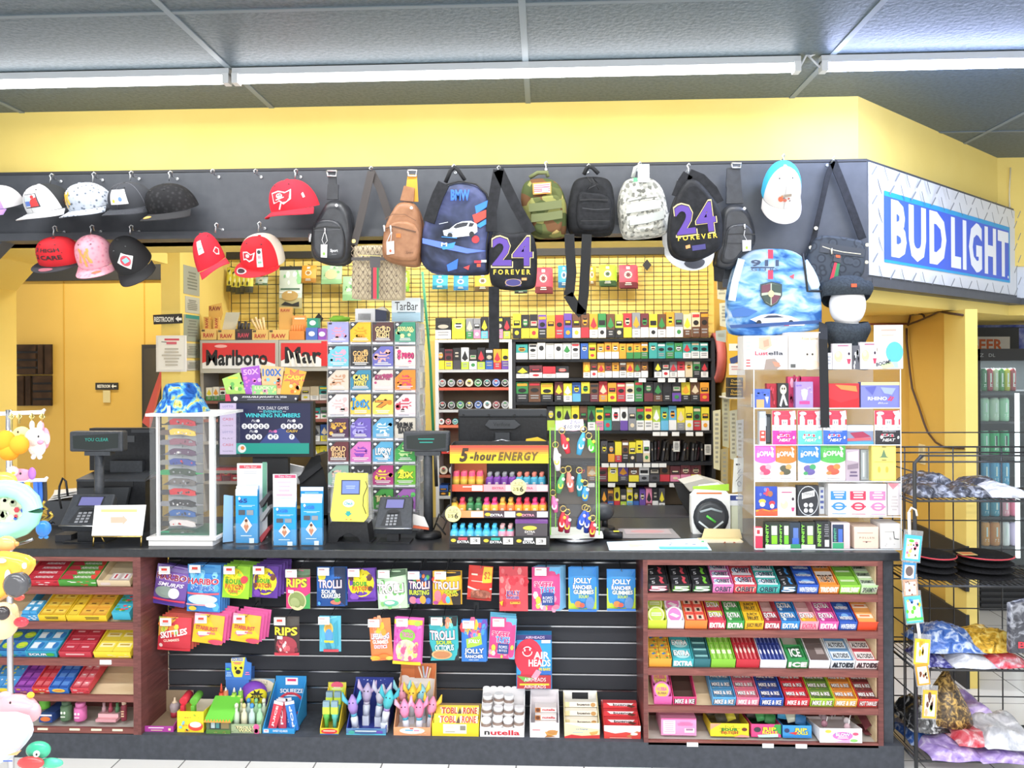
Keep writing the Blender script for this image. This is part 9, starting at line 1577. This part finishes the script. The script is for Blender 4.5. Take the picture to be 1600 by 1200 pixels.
for i, (x, c, nm) in enumerate(((26, 'e08a38', 'orange'), (34, '3a58b0', 'navy'), (44, 'e8d838', 'yellow'), (56, '3a70d0', 'blue'), (63, '2a68c8', 'bright blue'), (70, '26262a', 'black'))): T('lanyard', f'{nm} lanyard hanging from the lower rack arm', 'lanyard').b.strap(pl([(x, 753), (x + 1, 775), (x, 798)], YT2 + .06 + .004 * i), .012, .003, c)
t = T('balloon_ring', 'mint green balloon photo frame shape at the edge of the view', 'balloon'); Y = 1.85; pts = [(math.cos(a * .4488), math.sin(a * .4488)) for a in range(15)]; t.part('rim').tube([P(8 + 44 * c, 797 + 34 * s, Y) for c, s in pts], .022, '9ae8c8:g', 12, False); pn = t.part('picture'); pn.add([P(8 + 40 * c, 797 + 30 * s, Y + .005) for c, s in pts[:14]], [list(range(14))], 'd0d0b8'); pn.art(pxm(Y + .004), 'd -10 780 24 815 14 5 e8e4d0 a8a890 b8c0a0;d 22 794 40 812 8 4 c83a48 3a5ac0 f0d0c8')
balls('balloon_toy', 'round blue balloon key ring with two small feet', [('body', '2a80d8:g', 68, 826, 12, 13), ('foot', '3a90e0:g', 64, 839, 4, 3), ('foot', '3a90e0:g', 72, 839, 4, 3)])
T('key_chain', 'gold chain bundle hanging beside the mint frame', 'key chain').b.tube(pl([(70, 783 + 0), (66, 790), (74, 795), (64, 801), (74, 806), (66, 812), (76, 812), (82, 806), (78, 800)], YT2 + .02), .004, 'c8a848:x', 6)
T('key_chain', 'dark steel chain bundle hanging below the gold one', 'key chain').b.tube(pl([(76, 806), (84, 808), (78, 814), (84, 817), (74, 818)], YT2 + .03), .004, '3a4048:x', 6)
balls('balloon_toy', 'round peach orange balloon at the edge of the view', [('body', 'f0a868:g', 10, 850, 16, 13), ('knot', 'e09850:g', 26, 850, 4, 4)], Y=1.8)
T('metal_rod', 'thin steel rod sticking out behind the peach balloon', 'rod').b.tube(pl([(26, 851), (40, 847), (52, 842)], 1.82), .004, '8a8c90:x', 6)
Y = 1.75
t = T('balloon_truck', 'yellow balloon digger truck with a black wheel', 'balloon'); t.part('body').puff(sm([(-40, 868), (0, 866), (40, 876), (41, 892), (24, 912), (4, 935), (-40, 960)], 1), Y, .035, 'f4b43a:g', .5); t.part('wheel').lathe(P(32, 911, Y - .03), [(.026, 0), (.028, .02), (.018, .028)], '4a4a4e:g', 20, (0, -1, 0)); t.part('hub').lathe(P(20, 913, Y - .03), [(.012, 0), (.01, .02)], 'e8a040', 14, (0, -1, 0)); t.part('print').art(pxm(Y - .002), 'e 2 876 8 4 d8d8e0;e 12 902 5 12 c8c8d8;e 38 884 4 5 d8d8e8')
balls('balloon_toy', 'tan balloon dog with a red tongue and dark spots', [('head', 'f0d0a0:g', 4, 970, 26, 30), ('spot', '2a2426:g', 4, 958, 11, 11, .05), ('tongue', 'e03040:g', 33, 972, 12, 8, .02), ('cheek', 'f0c890:g', 22, 958, 7, 16), ('collar', 'd84838:g', 30, 933, 9, 6)], Y=Y)
balls('balloon_toy', 'big pink balloon pig with a yellow ear tip', [('body', 'f0a0a8:g', 24, 1108, 38, 24), ('ear', 'f0a8b0:g', 8, 1088, 12, 8), ('tip', 'f0d030:g', 48, 1086, 6, 5), ('cheek', 'f0a8b0:g', 50, 1112, 14, 16), EY(16, 1098, .08)], Y=Y)
t = T('balloon_ball', 'white balloon block with printed rocket stripes', 'balloon'); t.part('body').puff(sm([(-44, 1124), (26, 1123), (38, 1148), (32, 1166), (0, 1200), (-44, 1205)], 1), Y - .1, .035, 'c4d0de:g', .5); t.part('print').art(pxm(Y - .102), 'p f0a870 10 1180 34 1172 26 1180;n 4 1188 20 1192 1 3a5ab0;l 0 1172 30 1168 1.4 f0b8a8')
balls('balloon_toy', 'teal green balloon dinosaur with a red mouth near the floor', [('head', '3ab890:g', 60, 1172, 20, 14), ('snout', '48c098:g', 80, 1192, 20, 8), ('mouth', 'd84040:g', 48, 1192, 22, 10, .02), ('eye_white', 'f4f4f4', 57, 1178, 5, 5, .035), EY(57, 1179, .042)], Y=Y)
finish()
